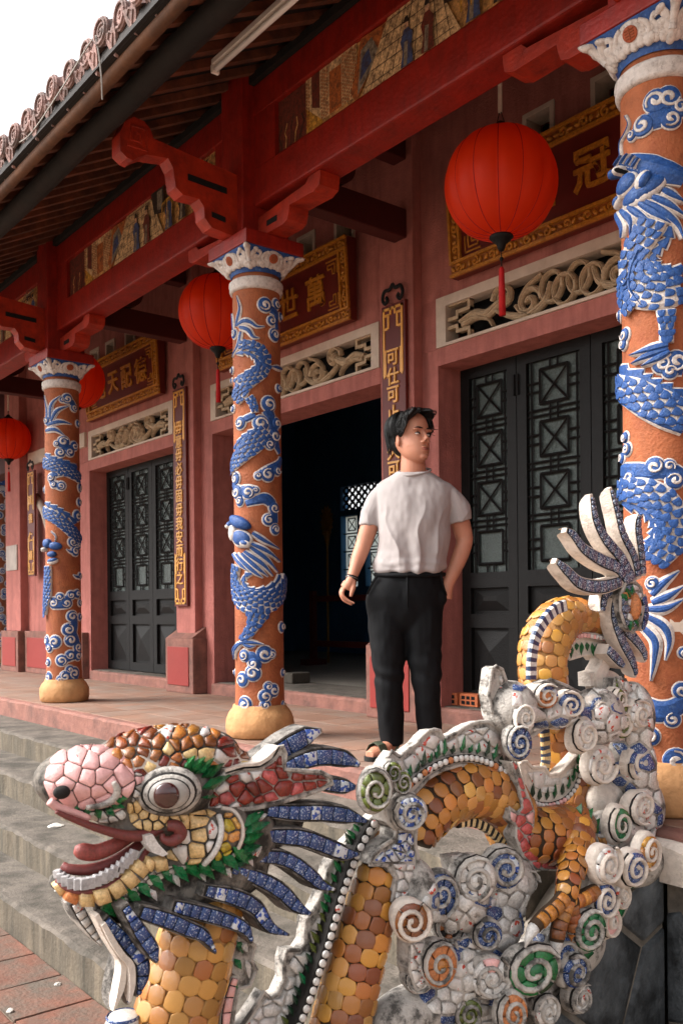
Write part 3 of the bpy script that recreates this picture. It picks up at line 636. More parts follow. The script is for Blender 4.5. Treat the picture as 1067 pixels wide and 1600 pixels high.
# barrel cover tiles with round stamped ends, drip tiles between them
def tile_meshes():
    out = []
    for k in range(3):
        R = random.Random(k); q = MB(); n = 9; L_ = 6
        ts = [0, .001, .02, .26, .262, .29, .54, .542, .57, .82, .822, .85, 1.1]; rs = [.062, .066, .066, .06, .068, .066, .06, .068, .066, .06, .068, .066, .06]
        vs = []
        for t, r in zip(ts, rs):
            for i in range(n): a = pi * i / (n - 1); vs.append((r * cos(a) + R.uniform(-.002, .002), t, RS * t + r * sin(a) * 1.05 + R.uniform(-.002, .002)))
        q.add(vs, [(j * n + i, j * n + i + 1, (j + 1) * n + i + 1, (j + 1) * n + i) for j in range(len(ts) - 1) for i in range(n - 1)])
        q.disc((0, .012), .068, lambda a, b, h: V((a, -h - .001, b + 0.0)), .016, 0, 16, -.4)
        q.ribbon([(.054 * cos(t), .012 + .054 * sin(t)) for t in np.linspace(0, 2 * pi, 13)], .007, lambda a, b, h: V((a, -.016 - h, b)), .008)
        q.ribbon(spiral((0, .012), .036, 1.3, R.uniform(0, 6), 1), .006, lambda a, b, h: V((a, -.01 - h, b)), .008)
        me = q.make('cover_tile'); me.materials.append(M_rtile); out.append(me)
    d = []
    for k in range(2):
        q = MB(); n = 7; vs = []
        for t in (0, .3, .31, .6, .61, 1.1):
            for i in range(n): a = -pi * i / (n - 1); vs.append((-.052 * cos(a), t, RS * t + .05 * sin(a) * .8 + .0))
        q.add(vs, [(j * n + i, j * n + i + 1, (j + 1) * n + i + 1, (j + 1) * n + i) for j in range(5) for i in range(n - 1)])
        P = [(-.06, .02), (-.05, -.03), (-.03, -.07), (0, -.105), (.03, -.07), (.05, -.03), (.06, .02), (0, .0)]
        q.prism(P, lambda a, b, h: V((a, -h + b * -.25, b)), .0, .016); q.ribbon([(-.03, -.02), (0, -.06), (.03, -.02), (0, .0), (-.03, -.02)], .005, lambda a, b, h: V((a, -.016 - h - b * .25, b)), .006)
        me = q.make('drip_tile'); me.materials.append(M_rtile); d.append(me)
    return out, d
ct, dt = tile_meshes()
for i in range(80):
    x = -13.9 + i * .19; j = lambda s: RND.uniform(-s, s)
    ob('cover_tile', ct[i % 3], None, ROOF, Matrix.Translation((x + j(.008), RY0 - .06 + j(.012), RZ0 + .145 + j(.008))) @ Matrix.Rotation(j(.05), 4, 'Z'))
    ob('drip_tile', dt[i % 2], None, ROOF, Matrix.Translation((x + .095 + j(.008), RY0 - .055 + j(.012), RZ0 + .12 + j(.006))) @ Matrix.Rotation(j(.06), 4, 'Z'))
q = MB(); q.add([slope(-19, .9, .2), slope(2, .9, .2), slope(2, 7, .2), slope(-19, 7, .2)], [(0, 1, 2, 3)]); q.obj('upper_roof_tiles', M_rtile, ROOF)
# cable sagging along the eave
q = MB(); q.tube(spl([(-5.2, 1.84, 3.37), (-4.9, 1.83, 3.32), (-4.45, 1.82, 3.36), (-4.1, 1.82, 3.42), (-4.05, 1.82, 3.38), (-4.03, 1.83, 3.24), (-4.04, 1.84, 3.12)], 6), .004, 5)
tag(q.obj('cable', mat('grey_cable', '#8d8780', .6)), 'thin pale cable looping along the roof tile ends', 'cable')
# fluorescent batten under the eave
lb = thing('batten_lamp', (-3.3, 2.42, 3.45), 'unlit white fluorescent batten lamp under the eave', 'lamp')
M_lamp = mat('white_enamel', '#d8cdc4', .4, .06, 5, spec=.5)
box('housing', -3.98, -2.75, 2.39, 2.43, 3.452, 3.48, M_lamp, lb, b=.004)
q = MB(); q.tube([(-3.97, 2.41, 3.432), (-2.76, 2.41, 3.432)], .014, 12); q.obj('tube', mat('lamp_tube', '#e6e0da', .25, .02, 5), lb, True)
for x in (-3.985, -2.765): box('end_cap', x, x + .02, 2.39, 2.43, 3.415, 3.452, M_lamp, lb)
box('hanger', -3.4, -3.38, 2.4, 2.42, 3.48, rz(2.41) + .01, M_lamp, lb)
# hollow bricks on the sill by the right door
bm_ = mat('hollow_brick', '#b5643f', .85, .15, 12, .4, 60)
for k in range(2):
    o = V((-4.38 + .12 * k, 4.33 + .06 * k, 0)); x0, y0 = -4.42 + .17 * k, 4.37 + .012 * k
    q = MB(); q.box(x0, x0 + .16, y0, y0 + .2, .107, .187, .003); b_ = q.obj('hollow_brick', bm_)
    tag(b_, ['left orange hollow brick beside the man\'s leg on the door sill', 'right orange hollow brick on the door sill, nearest the dark door'][k], 'brick', 'hollow bricks on the door sill')
    for i in range(3):
        for j in range(2): box('hole_shade', x0 + .02 + i * .043, x0 + .05 + i * .043, y0 - .002, y0 + .01, .119 + j * .032, .141 + j * .032, M_dark, b_)  # dark blocks on the brick face stand for the shade in its hollows
# ---------------------------------------------------------------- relief columns
M_or = mat('terracotta_render', '#985532', .75, .3, 18, .5, 90, dirt='#74361f', dscale=9, damt=.75, lo=.48, hi=.64)
M_cb = mat('cobalt_paint', '#1f457f', .5, .3, 60, .35, 160, dirt='#5f7fa8', dscale=55, damt=.55, lo=.54, hi=.7)
M_cw = mat('relief_white', '#c6bcb5', .65, .16, 50, .35, 160, dirt='#74665f', dscale=40, damt=.65, lo=.5, hi=.68)
M_base = mat('lotus_base_ochre', '#b98a5c', .8, .2, 9, .5, 40, dirt='#8f6440', dscale=7, damt=.5)
M_med = mat('medallion_clay', '#9a4a2c', .7, .2, 30, .3, 80)
CR = .14
class Relief:
    def __init__(s, cx, cy, label, simple=False):
        s.cx, s.cy = cx, cy
        s.col = thing('dragon_column', (cx, cy, 0), label, 'column', 'dragon columns along the porch'); s.col['kind'] = 'thing'
        s.phi = atan2(-cy, -cx); s.d = (V((cx, cy, HC)) - CAM).dot(DV); s.px = s.d / F; s.lv = 0
    def fn(s, a, b, h):
        t = s.phi + a / CR; r = CR + h; return V((s.cx + r * cos(t), s.cy + r * sin(t), b))
    def uv(s, u, v):
        """photo pixel to (arc, height) on the shaft, slid to the silhouette when it misses"""
        r = ray(u, v); ox, oy = -s.cx, -s.cy; A = r.x ** 2 + r.y ** 2; B = ox * r.x + oy * r.y; Cc = ox * ox + oy * oy - (CR + .008) ** 2
        D = B * B - A * Cc; t = (-B - sqrt(max(D, 0))) / A; p = CAM + r * t
        a = atan2(p.y - s.cy, p.x - s.cx) - s.phi; a = (a + pi) % (2 * pi) - pi
        if D < 0: a += (.12 if a > 0 else -.12)
        return (a * CR, p.z)
    def P(s, pts): return [s.uv(p[0], p[1]) for p in pts]
    def ht(s, k=.0004): s.lv = (s.lv + 1) % 9; return s.lv * k
    def cloud(s, discs, links=(), rim=1.9, t=.012):
        """discs: (u, v, r px); links: lists of (u, v, halfwidth px)"""
        w = MB(); b = MB(); rm = rim * max(s.px, .0028); g = []
        for L_ in links:
            pts = spl([(*s.uv(p[0], p[1]), p[2] * s.px) for p in L_], 5); h = s.ht()
            w.ribbon([p[:2] for p in pts], [p[2] + rm for p in pts], s.fn, t * .7 + h, -.004); b.ribbon([p[:2] for p in pts], [p[2] for p in pts], s.fn, t + h + .001, -.004)
        for i, dd in enumerate(discs):
            c = s.uv(dd[0], dd[1]); r = dd[2] * s.px; h = s.ht()
            w.disc(c, r + rm, s.fn, t * .75 + h, -.004, 18); b.disc(c, r, s.fn, t + .0025 + h, -.004, 18, .25)
            g.append((c, r, h, i))
        o = w.obj('cloud_relief', M_cw, s.col); b.obj('blue_cloud_face', M_cb, o)
        for c, r, h, i in g:
            if r < .01: continue
            sg = 1 if (int(c[0] * 1000) + i) % 2 else -1
            q = MB(); a0 = (i * 2.4 + c[1] * 9) % 6.28; n = 13
            q.ribbon(spiral(c, r * .82, 1.15, a0, sg, n, .1), [r * (.07 + .2 * (k / n)) for k in range(n + 1)], s.fn, .004, t + .0005 + h)
            q.obj('white_curl', M_cw, o, True)
    def strand(s, pts, w0, name='strand_relief', t=.014):
        P = spl([s.uv(p[0], p[1]) for p in pts], 6); n = len(P) - 1; h = s.ht()
        ws = [max(.0012, w0 * s.px * min(1, 1.25 * (1 - (i / n) ** 1.6) + .06) * (.75 + .25 * min(1, i / n * 5))) for i in range(n + 1)]
        q = MB(); q.ribbon(P, [w + .0042 for w in ws], s.fn, t * .75 + h, -.003); o = q.obj(name, M_cw, s.col)
        q = MB(); q.ribbon(P, ws, s.fn, t + h, -.003, .25); q.obj('blue_strand', M_cb, o)
    def fin(s, pts, w, teeth=None):
        P = spl([s.uv(p[0], p[1]) for p in pts], 10); n = len(P) - 1; h = s.ht(); T_ = teeth or max(4, len(pts) * 1.6)
        ws = [w * s.px * (.45 + .75 * ((i * T_ / n) % 1)) for i in range(n + 1)]
        q = MB(); q.ribbon(P, [x + .0045 for x in ws], s.fn, .011 + h, -.003); o = q.obj('fin_relief', M_cw, s.col)
        q = MB(); q.ribbon(P, ws, s.fn, .014 + h, -.003); q.obj('blue_fin', M_cb, o)
    def body(s, pts, sc=6.0, lift=.02):
        sc *= 1.22
        """scaly coil: pts (u, v, halfwidth px); sc = scale size in px"""
        P = spl([(*s.uv(p[0], p[1]), p[2] * s.px) for p in pts], 8); n = len(P); S = sc * s.px
        q = MB(); q.ribbon([p[:2] for p in P], [p[2] + .003 for p in P], s.fn, lift, -.004, .75); o = q.obj('coil_relief', M_cw, s.col)
        L_ = [0]
        for i in range(1, n): L_.append(L_[-1] + math.hypot(P[i][0] - P[i - 1][0], P[i][1] - P[i - 1][1]))
        row = 0; d = S * .3
        while d < L_[-1]:
            i = max(k for k in range(n) if L_[k] <= d); i = min(i, n - 2); f = (d - L_[i]) / max(1e-6, L_[i + 1] - L_[i])
            c = [P[i][k] + (P[i + 1][k] - P[i][k]) * f for k in range(3)]; tx, ty = P[i + 1][0] - P[i][0], P[i + 1][1] - P[i][1]; l = math.hypot(tx, ty) or 1; tx, ty = tx / l, ty / l
            m = max(1, round(2 * c[2] / S)); wd = 2 * c[2] / m
            q = MB()
            for j in range(m + (row % 2)):
                a = -c[2] + wd * (j + .5 - .5 * (row % 2))
                if abs(a) > c[2] - wd * .2: a = math.copysign(c[2] - wd * .3, a)
                hw = wd * .42; ln = S * .86; poly = []
                for e, g in ((.5, -.2), (.5, .25), (.36, .62), (.12, .8), (-.12, .8), (-.36, .62), (-.5, .25), (-.5, -.2)):
                    x, y = a + e * 2 * hw * .96, g * ln; poly.append((c[0] - ty * x + tx * y, c[1] + tx * x + ty * y))
                cc = (sum(p[0] for p in poly) / 8, sum(p[1] for p in poly) / 8); edge = abs(a) / c[2]
                hh = lift * (1 - .35 * edge ** 3) - .003
                q.disc(cc, 1, s.fn, .003, hh + .0005, dome=.4, poly=poly)
            q.obj('scale_row', M_cb, o)
            d += S * .82; row += 1
        return o
    def plate(s, u, v, rx, ry, rot, m, t=.02, name='face_relief', dome=.3):
        q = MB(); c = s.uv(u, v); q.disc(c, rx * s.px, s.fn, t + s.ht(), -.003, 18, dome, ry * s.px, rot); return q.obj(name, m, s.col, True)
    def shaft(s, far=False):
        q = MB(); n = 48; q.lathe([(.152, .165), (.146, .19), (.1425, .3), (.1405, 1.4), (.139, 2.6), (.139, 2.69)], (s.cx, s.cy, 0), n); q.obj('shaft', M_or, s.col, True)
        q = MB(); vs = []; prof = [(.17, 0, .01), (.196, .012, .02), (.203, .06, .05), (.2, .11, .06), (.182, .15, .04), (.16, .172, .0), (.156, .19, 0)]; n = 64
        for r, z, k in prof:
            for i in range(n):
                t = 2 * pi * i / n; ph = (z > .085) * .5
                vs.append((s.cx + cos(t) * r * (1 - k * (1 - abs(sin(5 * t + ph * pi)) ** .45)), s.cy + sin(t) * r * (1 - k * (1 - abs(sin(5 * t + ph * pi)) ** .45)), z - .012 * (z > .14) * 0))
        m = len(prof); q.add(vs, [(j * n + i, j * n + (i + 1) % n, (j + 1) * n + (i + 1) % n, (j + 1) * n + i) for j in range(m - 1) for i in range(n)] + [tuple((m - 1) * n + i for i in range(n))])
        q.obj('lotus_base', M_base, s.col, True)
        q = MB(); q.lathe([(.138, 2.592), (.152, 2.596), (.157, 2.61), (.155, 2.622), (.16, 2.636), (.158, 2.652), (.148, 2.662), (.138, 2.664)], (s.cx, s.cy, 0), 48); q.obj('white_ring', M_cw, s.col, True)
        # capital
        H0, H1, hs = 2.685, 2.805, .192
        def cap(a, b, h):
            t = a / .16; tt = max(0, min(1.0, b / (H1 - H0))); sq = hs / max(abs(cos(t)), abs(sin(t))); r = .143 + (sq - .143) * tt ** 1.25 + h
            return V((s.cx + r * cos(t), s.cy + r * sin(t), H0 + b - h * .25))
        q = MB(); n = 64; vs = [cap(.16 * 2 * pi * i / n, (H1 - H0) * j / 6, 0) for j in range(7) for i in range(n)]
        q.add(vs, [(j * n + i, j * n + (i + 1) % n, (j + 1) * n + (i + 1) % n, (j + 1) * n + i) for j in range(6) for i in range(n)]); cp = q.obj('capital', M_cb, s.col, True)
        box('abacus', s.cx - .205, s.cx + .205, s.cy - .2, s.cy + .2, 2.806, 2.884, M_red, s.col, b=.006)
        if far: return
        for k in range(4):
            a0 = .16 * pi / 2 * k; a1 = a0 + .16 * pi / 4; q = MB(); lv = 0
            for j in range(-4, 5): q.disc((a0 + j * .0265, .04 + .004 * (j % 2)), .0195, cap, .01 + .0011 * (j % 3), 0, 12, .3)
            for j in range(-3, 4): q.disc((a0 + j * .031, .06), .021, cap, .0092 + .0012 * (j % 2), 0, 12, .3)
            q.disc((a0, .072), .05, cap, .011, 0, 18, .2, .042)
            for sg in (-1, 1):
                q.ribbon(spl([(a0 + sg * .03, .1), (a0 + sg * .052, .085), (a0 + sg * .06, .06), (a0 + sg * .045, .05)], 4), .009, cap, .014)
                q.disc((a0 + sg * .062, .042), .018, cap, .0125, 0, 12, .3)
            o = q.obj('cloud_collar', M_cw, cp, True)
            q = MB(); q.disc((a0, .074), .025, cap, .006, .012, 16, .1, .024); q.obj('medallion', M_med, cp, True)
            q = MB()
            for dz in (-.012, -.004, .004, .012): q.ribbon([(a0 - .015, .074 + dz), (a0 + .015, .074 + dz)], .0018, cap, .003, .0185)
            q.ribbon([(a0, .056), (a0, .092)], .0018, cap, .0032, .0185); q.obj('longevity_mark', M_or, cp)
            q = MB(); q.disc((a1, .05), .03, cap, .012, 0, 14, .4); q.disc((a1, .028), .017, cap, .013, 0, 12, .4)
            q.ribbon([(a1, .045), (a1, .07), (a1, .095), (a1, .112)], [.016, .011, .01, .013], cap, .02); q.disc((a1, .108), .0125, cap, .021, 0, 12, .4)
            for sg in (-1, 1):
                q.ribbon(spl([(a1 + sg * .008, .04), (a1 + sg * .017, .075), (a1 + sg * .032, .1)], 4), [.011 - .0004 * i for i in range(9)], cap, .015); q.disc((a1 + sg * .034, .101), .0115, cap, .0165, 0, 12, .4)
                q.ribbon(spl([(a1 + sg * .02, .05), (a1 + sg * .042, .065), (a1 + sg * .056, .085), (a1 + sg * .05, .098), (a1 + sg * .044, .088)], 4), .007, cap, .0125)
            q.obj('flame_leaf', M_cw, cp, True)

# middle column
c = Relief(CX[2], YC, 'middle orange column with blue dragon relief, left of the standing man'); c.shaft()
c.strand([(368, 510), (371, 496), (374, 480), (369.4, 462)], 4.5); c.strand([(370, 508), (380, 501.5), (390, 502.5), (402, 510), (414, 510)], 4.5)
c.strand([(374, 511), (387, 515), (396, 526), (406, 528)], 4.5); c.strand([(376, 518), (371, 540), (363, 558)], 4.5); c.strand([(364, 516), (363, 500), (362, 490)], 3)
c.cloud([(365.5, 522, 7)]); c.fin([(370, 552.5), (384, 551), (395, 556), (402, 565), (401, 572), (390, 580), (375, 589), (366, 596)], 4.2, 9)
c.body([(374, 539, 7), (394, 540.5, 8), (409, 550, 9), (415, 565, 9), (409, 580, 10), (394, 591, 11), (381, 601, 13), (374, 614, 14), (368, 626, 11)], 6.2)
c.body([(389, 620, 7), (396, 632, 6), (399, 645, 5)], 5)
c.cloud([(415, 476, 11), (433, 475, 8), (425, 501, 7), (430, 523, 10), (439, 495, 6)], [[(424, 483, 6), (432, 490, 6), (432, 505, 4), (433, 515, 5)]])
c.cloud([(436, 607, 6)]); c.cloud([(362.5, 579, 5), (362, 594, 4)]); c.strand([(440, 577), (432, 574), (424, 573)], 4)
c.cloud([(421, 631, 12), (408, 661, 12), (375, 661, 9.5), (433, 662, 9), (430, 681, 11), (364, 639, 5), (422, 694, 8)], [[(419, 640, 9), (424, 652, 9), (428, 668, 9), (432, 690, 8), (438, 708, 4)], [(399, 648, 5), (388, 652, 5), (380, 656, 5)]])
c.fin([(401, 671), (384, 679), (373, 689), (366, 701)], 4, 4)
c.body([(417, 673, 12), (397, 691, 16), (381, 706, 14), (369, 720, 12), (363, 734, 9)], 6.8)
c.cloud([(419, 741, 11), (404, 743, 6), (434, 735, 8)], [[(402, 743, 5), (418, 738, 9), (436, 728, 8), (440, 716, 4)]])
c.cloud([(368, 748, 10), (370, 769, 11), (388, 769, 10), (374, 783, 8), (400, 766, 5)], [[(364, 755, 6), (372, 768, 9), (388, 766, 8), (403, 765, 4)]])
c.cloud([(429, 794, 9), (420, 812, 9), (431, 827, 8.5)], [[(384, 786, 5), (402, 781, 6.5), (415, 779, 8), (426, 787, 8), (429, 800, 8), (431, 817, 6)]])
c.fin([(394, 896), (383, 900), (381, 911), (391, 921), (410, 921), (427, 914), (438, 899)], 4.6, 7)
c.body([(443, 900, 10), (440, 921, 13), (425, 937, 16), (405, 941, 18), (385, 938, 18), (371, 924, 14), (367.5, 903, 11), (370, 884, 9)], 7.0, .028)
c.body([(404, 950, 19), (402, 962, 15), (398, 974, 10), (391, 986, 8), (381, 999, 6.5)], 7.0, .026)
for st_ in ([(395, 833), (415, 846), (435, 858)], [(394, 850), (418, 862), (436, 878)], [(392, 855), (417, 874), (433, 894)], [(383, 862), (410, 881), (426, 900)], [(379, 865), (402, 887), (419, 901)], [(371, 866), (396, 892), (411, 903)], [(366, 866), (377, 882), (388, 892)]): c.strand(st_, 4.6, 'beard_relief', .024)
c.plate(378, 842, 19, 14, -.35, M_cw, .026); c.plate(378, 841, 17, 12, -.35, M_cb, .029); c.plate(374, 816, 22, 9, -.42, M_cb, .034, 'brow_relief'); c.plate(366, 833, 10, 13, .3, M_cw, .03); c.plate(366, 832, 8, 11, .3, M_cb, .033)
c.plate(353, 819, 5, 5, 0, M_cb, .04, 'snout_relief'); c.plate(361, 822, 4, 4.5, 0, M_cw, .046, 'eye_relief'); c.plate(361, 822.5, 1.8, 1.8, 0, M_dark, .05, 'pupil'); c.plate(385, 850, 9, 6, -.5, M_cw, .034); c.plate(385, 849, 7, 4, -.5, M_cb, .036)
for st_ in ([(381, 1003), (396, 1004), (412, 1007)], [(381, 1004), (369, 1010), (364, 1024)], [(378, 1004), (369, 1016), (368, 1030)], [(380, 1005), (390, 1010), (400, 1009)]): c.strand(st_, 4, 'claw_relief', .024)
c.cloud([(381, 1024, 9), (414, 1022, 12.5), (396, 1037, 9), (378, 1062, 11), (395, 1052, 12), (425, 1022, 7)], [[(384, 1026, 9), (398, 1030, 9), (398, 1044, 9), (388, 1056, 9)]])
c.cloud([(441, 980, 8)]); c.cloud([(443, 1051, 6)]); c.cloud([(363, 1051, 5)]); c.cloud([(443, 1101, 6)])
c.cloud([(382, 1101, 12.5), (415, 1088, 10), (428, 1079, 10), (415, 1102, 8), (371, 1108, 6), (420, 1073, 7)], [[(374, 1109, 5), (395, 1109, 6), (412, 1107, 6)], [(412, 1098, 8), (420, 1086, 9), (428, 1078, 7)]])
# left column
c = Relief(CX[1], YC, 'orange column with blue dragon relief left of the dark folding door'); c.shaft()
for st_ in ([(73, 655), (73, 641), (69.5, 618)], [(78, 655), (80, 633), (95, 618)], [(80, 658), (89, 642), (109, 634)], [(74, 664), (94, 659), (113, 663)], [(72, 673), (86, 671), (102, 681)]): c.strand(st_, 4.4)
c.cloud([(73, 657, 6)]); c.cloud([(106, 623, 7.5), (117, 637, 6), (98, 624, 4)], [[(106, 624, 6), (114, 630, 5), (119, 640, 4)]]); c.cloud([(123, 662, 5)])
c.cloud([(100, 690, 8.5), (95, 707, 7), (110, 706, 7), (117, 697, 7), (89, 693, 4)], [[(87, 693, 3), (98, 694, 7), (108, 700, 7), (118, 698, 5)]])
c.fin([(71, 710), (86, 717), (102, 722), (121, 731)], 4.5, 5); c.body([(69, 723, 8), (81, 726, 9), (97, 732, 9), (113, 739, 9), (125, 748, 8)], 5)
c.cloud([(95, 737, 6.5), (80, 746, 6.5), (84, 757, 5), (96, 759, 6.5)], [[(94, 738, 5), (82, 743, 5), (82, 754, 5), (95, 760, 5)]])
c.cloud([(126, 762, 7)]); c.cloud([(125, 785, 6)]); c.cloud([(122, 806, 8.5)]); c.cloud([(69, 765, 5)])
c.fin([(71, 786), (86, 793), (102, 802), (120, 817)], 4.5, 5); c.body([(69, 798, 8), (84, 807, 9), (102, 820, 9), (117, 834, 9), (126, 846, 8)], 5)
c.cloud([(115, 847, 7.5), (119, 861, 7.5), (124, 852, 6)]); c.strand([(119, 864), (111, 862), (104, 858)], 3); c.cloud([(126, 900, 5)]); c.strand([(125, 902), (120, 901), (115, 898)], 3); c.strand([(80, 830), (87.5, 838), (86, 848)], 1, 'whisker_relief')
c.body([(76, 884, 6), (76, 900, 7), (75, 915, 8.5), (74, 932, 9.5), (72, 949, 7), (72, 961, 4)], 5, .03)
c.plate(75, 849, 8, 7, 0, M_cb, .034, 'brow_relief'); c.plate(87, 853, 10, 6, -.1, M_cb, .03, 'snout_relief'); c.plate(82, 866, 7, 4.5, 0, M_cb, .03); c.plate(83, 877, 9, 5, .2, M_cw, .026); c.plate(83, 875.5, 8, 3.5, .2, M_cb, .029); c.plate(72, 859, 3.6, 3.6, 0, M_cw, .04, 'eye_relief'); c.plate(72, 859, 1.4, 1.4, 0, M_dark, .043, 'pupil')
c.cloud([(84, 942, 8.5), (105, 942, 8), (94, 933, 6), (112, 930, 6.5), (122, 928, 6.5)], [[(82, 945, 6), (95, 945, 6), (107, 944, 6)], [(104, 936, 5), (114, 930, 5), (124, 926, 5)]]); c.cloud([(126, 942, 5)])
c.cloud([(114, 963, 8.5), (108, 984, 9.5), (112, 1000, 9.5), (123, 1011, 8.5), (123, 1024, 8), (111, 1024, 7.5), (97, 1032, 8.5), (126, 964, 5)], [[(116, 963, 7), (117, 976, 7), (115, 990, 7), (121, 1004, 7), (122, 1020, 7), (110, 1027, 6), (96, 1033, 5)]])
c.cloud([(86, 1003, 9.5), (73, 1001, 8), (77, 1012, 7)]); c.cloud([(75, 1035, 6)]); c.cloud([(76, 1058, 8)]); c.cloud([(103, 1057, 8.5), (117, 1052, 9.5), (95, 1062, 6), (110, 1046, 6)], [[(96, 1063, 4), (110, 1060, 6), (122, 1060, 5)]])
# right column
c = Relief(CX[3], YC, 'large orange column with blue dragon relief at the right edge'); c.shaft()
c.cloud([(1024, 157, 18), (1044, 152, 18), (1003, 196, 16), (1048, 185, 15), (1062, 168, 14), (986, 212, 8)], [[(984, 214, 7), (1006, 194, 12), (1036, 178, 17), (1050, 165, 17)]], 1.6)
c.strand([(969, 246), (968, 225), (975, 210), (981, 194), (976, 181)], 1.4, 'whisker_relief')
c.body([(1020, 343, 20), (1006, 369, 21), (990, 396, 24), (985, 425, 28), (1003, 444, 34), (1035, 452, 30), (1060, 449, 24)], 12, .026)
c.body([(972, 430, 10), (974, 460, 14), (984, 486, 10)], 10, .024); c.body([(1040, 484, 13), (1040.5, 512, 9), (1040.5, 536, 9)], 10, .026)
c.strand([(1000, 392), (990, 420), (988, 450), (1004, 478)], 5, 'limb_relief', .034); c.strand([(988, 436), (980, 446), (975, 440)], 4, 'limb_relief', .036)
c.fin([(1046, 354), (1042, 373), (1029, 388), (1020, 402), (1024, 414), (1044, 421), (1067, 421)], 8, 7)
for st_ in ([(973, 330), (986, 345), (987, 370)], [(966, 335), (973, 354), (974, 372)], [(984, 324), (1001, 337), (1016, 346)], [(1009, 317), (1035, 332), (1057, 353), (1064, 374)], [(1020, 309), (1046, 322), (1068, 340)], [(1035, 298), (1067, 318)], [(1000, 318), (1024, 334), (1046, 350)]): c.strand(st_, 8, 'beard_relief', .026)
c.plate(1003, 300, 36, 17, .35, M_cw, .024); c.plate(1003, 298, 34, 14, .35, M_cb, .027)
c.strand([(1067, 279), (1035, 268), (1005, 258), (977, 254), (954, 268)], 17, 'skull_relief', .03)
c.plate(950, 270, 8, 8, 0, M_cb, .038, 'snout_relief'); c.plate(982, 290, 21, 17, .3, M_cw, .03); c.plate(982, 289, 19, 15, .3, M_cb, .033); c.plate(1006, 284, 9, 15, -.5, M_cw, .034); c.plate(1009, 284, 7, 13, -.5, M_cb, .036)
c.plate(976, 268, 8, 7, 0, M_cw, .048, 'eye_relief'); c.plate(979, 268.5, 3, 4, 0, M_dark, .051, 'pupil'); c.plate(969, 316, 12, 8, .5, M_cw, .028); c.plate(969, 315, 10, 6, .5, M_cb, .031)
for k, (u, v) in enumerate(((975, 250), (983, 248), (991, 251), (998, 256))): c.strand([(u - 4, v + 9), (u, v + 2), (u + 5, v - 5)], 2.4, 'brow_tuft', .045)
for st_ in ([(1042, 540), (1014, 547), (987, 556)], [(1042, 546), (1010, 557), (989, 569)], [(1044, 550), (1024, 562), (1003, 573)]): c.strand(st_, 8, 'claw_relief', .028)
c.cloud([(1034, 569, 14), (1057, 565, 17), (1046, 580, 11)], [[(1024, 576, 7), (1044, 574, 11), (1066, 574, 11)]]); c.cloud([(967, 492, 10)]); c.cloud([(975, 524, 11), (973, 538, 9)])
c.fin([(968, 574), (990, 586), (1014, 596), (1036, 607), (1067, 620)], 11, 6); c.body([(965, 600, 16), (986, 612, 21), (1010, 625, 23), (1035, 636, 24), (1067, 651, 24)], 12.5, .026)
c.strand([(1064, 676), (1035, 664), (1006, 650), (978, 634), (966, 620)], 5, 'belly_relief', .02)
c.cloud([(975, 684, 9), (978, 702, 10), (971, 716, 9)]); c.cloud([(984, 746, 12), (1022, 729, 14), (1054, 750, 13), (1045, 728, 10)], [[(966, 736, 12), (992, 736, 12), (1014, 737, 12), (1035, 734, 13), (1057, 741, 13), (1070, 748, 10)]])
c.fin([(972, 786), (996, 794), (1014, 807), (1023, 826), (1014, 847), (1002, 861)], 9, 7); c.body([(970, 764, 15), (1000, 768, 20), (1027, 780, 22), (1046, 802, 23), (1050, 826, 23), (1042, 852, 21), (1024, 878, 15)], 12, .026)
c.cloud([(1018, 912, 10)])
for st_ in ([(1018, 930), (1034, 912), (1061, 892)], [(1018, 942), (1042, 932), (1068, 916)], [(1012, 952), (1040, 950), (1068, 936)], [(1009, 962), (1036, 979), (1045, 1002), (1039, 1032)], [(1000, 976), (1022, 1000), (1022, 1030), (1016, 1064)]): c.strand(st_, 8.5)
c.cloud([(1015, 1151, 14), (1064, 1079, 12), (1050, 1124, 12)], [[(1008, 1106, 16), (1028, 1112, 16), (1050, 1108, 14), (1070, 1096, 12)]]); c.cloud([(1056, 1189, 19)]); c.cloud([(1068, 1020, 8)])
q = MB(); a0 = c.uv(1046, 980); q.ribbon([(a0[0], a0[1]), (a0[0] + .05, a0[1]), (a0[0] + .1, a0[1])], .028, c.fn, .004); q.obj('paper_label', M_white, c.col)
# far column beyond the facade's left end
c = Relief(-14.25, 4.75, 'far orange column half cut by the left edge, beyond the facade'); c.shaft(True)
for k in range(14): c.cloud([(4 + 6 * ((k * 7) % 5 - 2) * .7, 745 + k * 20, 4.5), (7 + 5 * ((k * 3) % 5 - 2) * .5, 752 + k * 20, 3.5)])
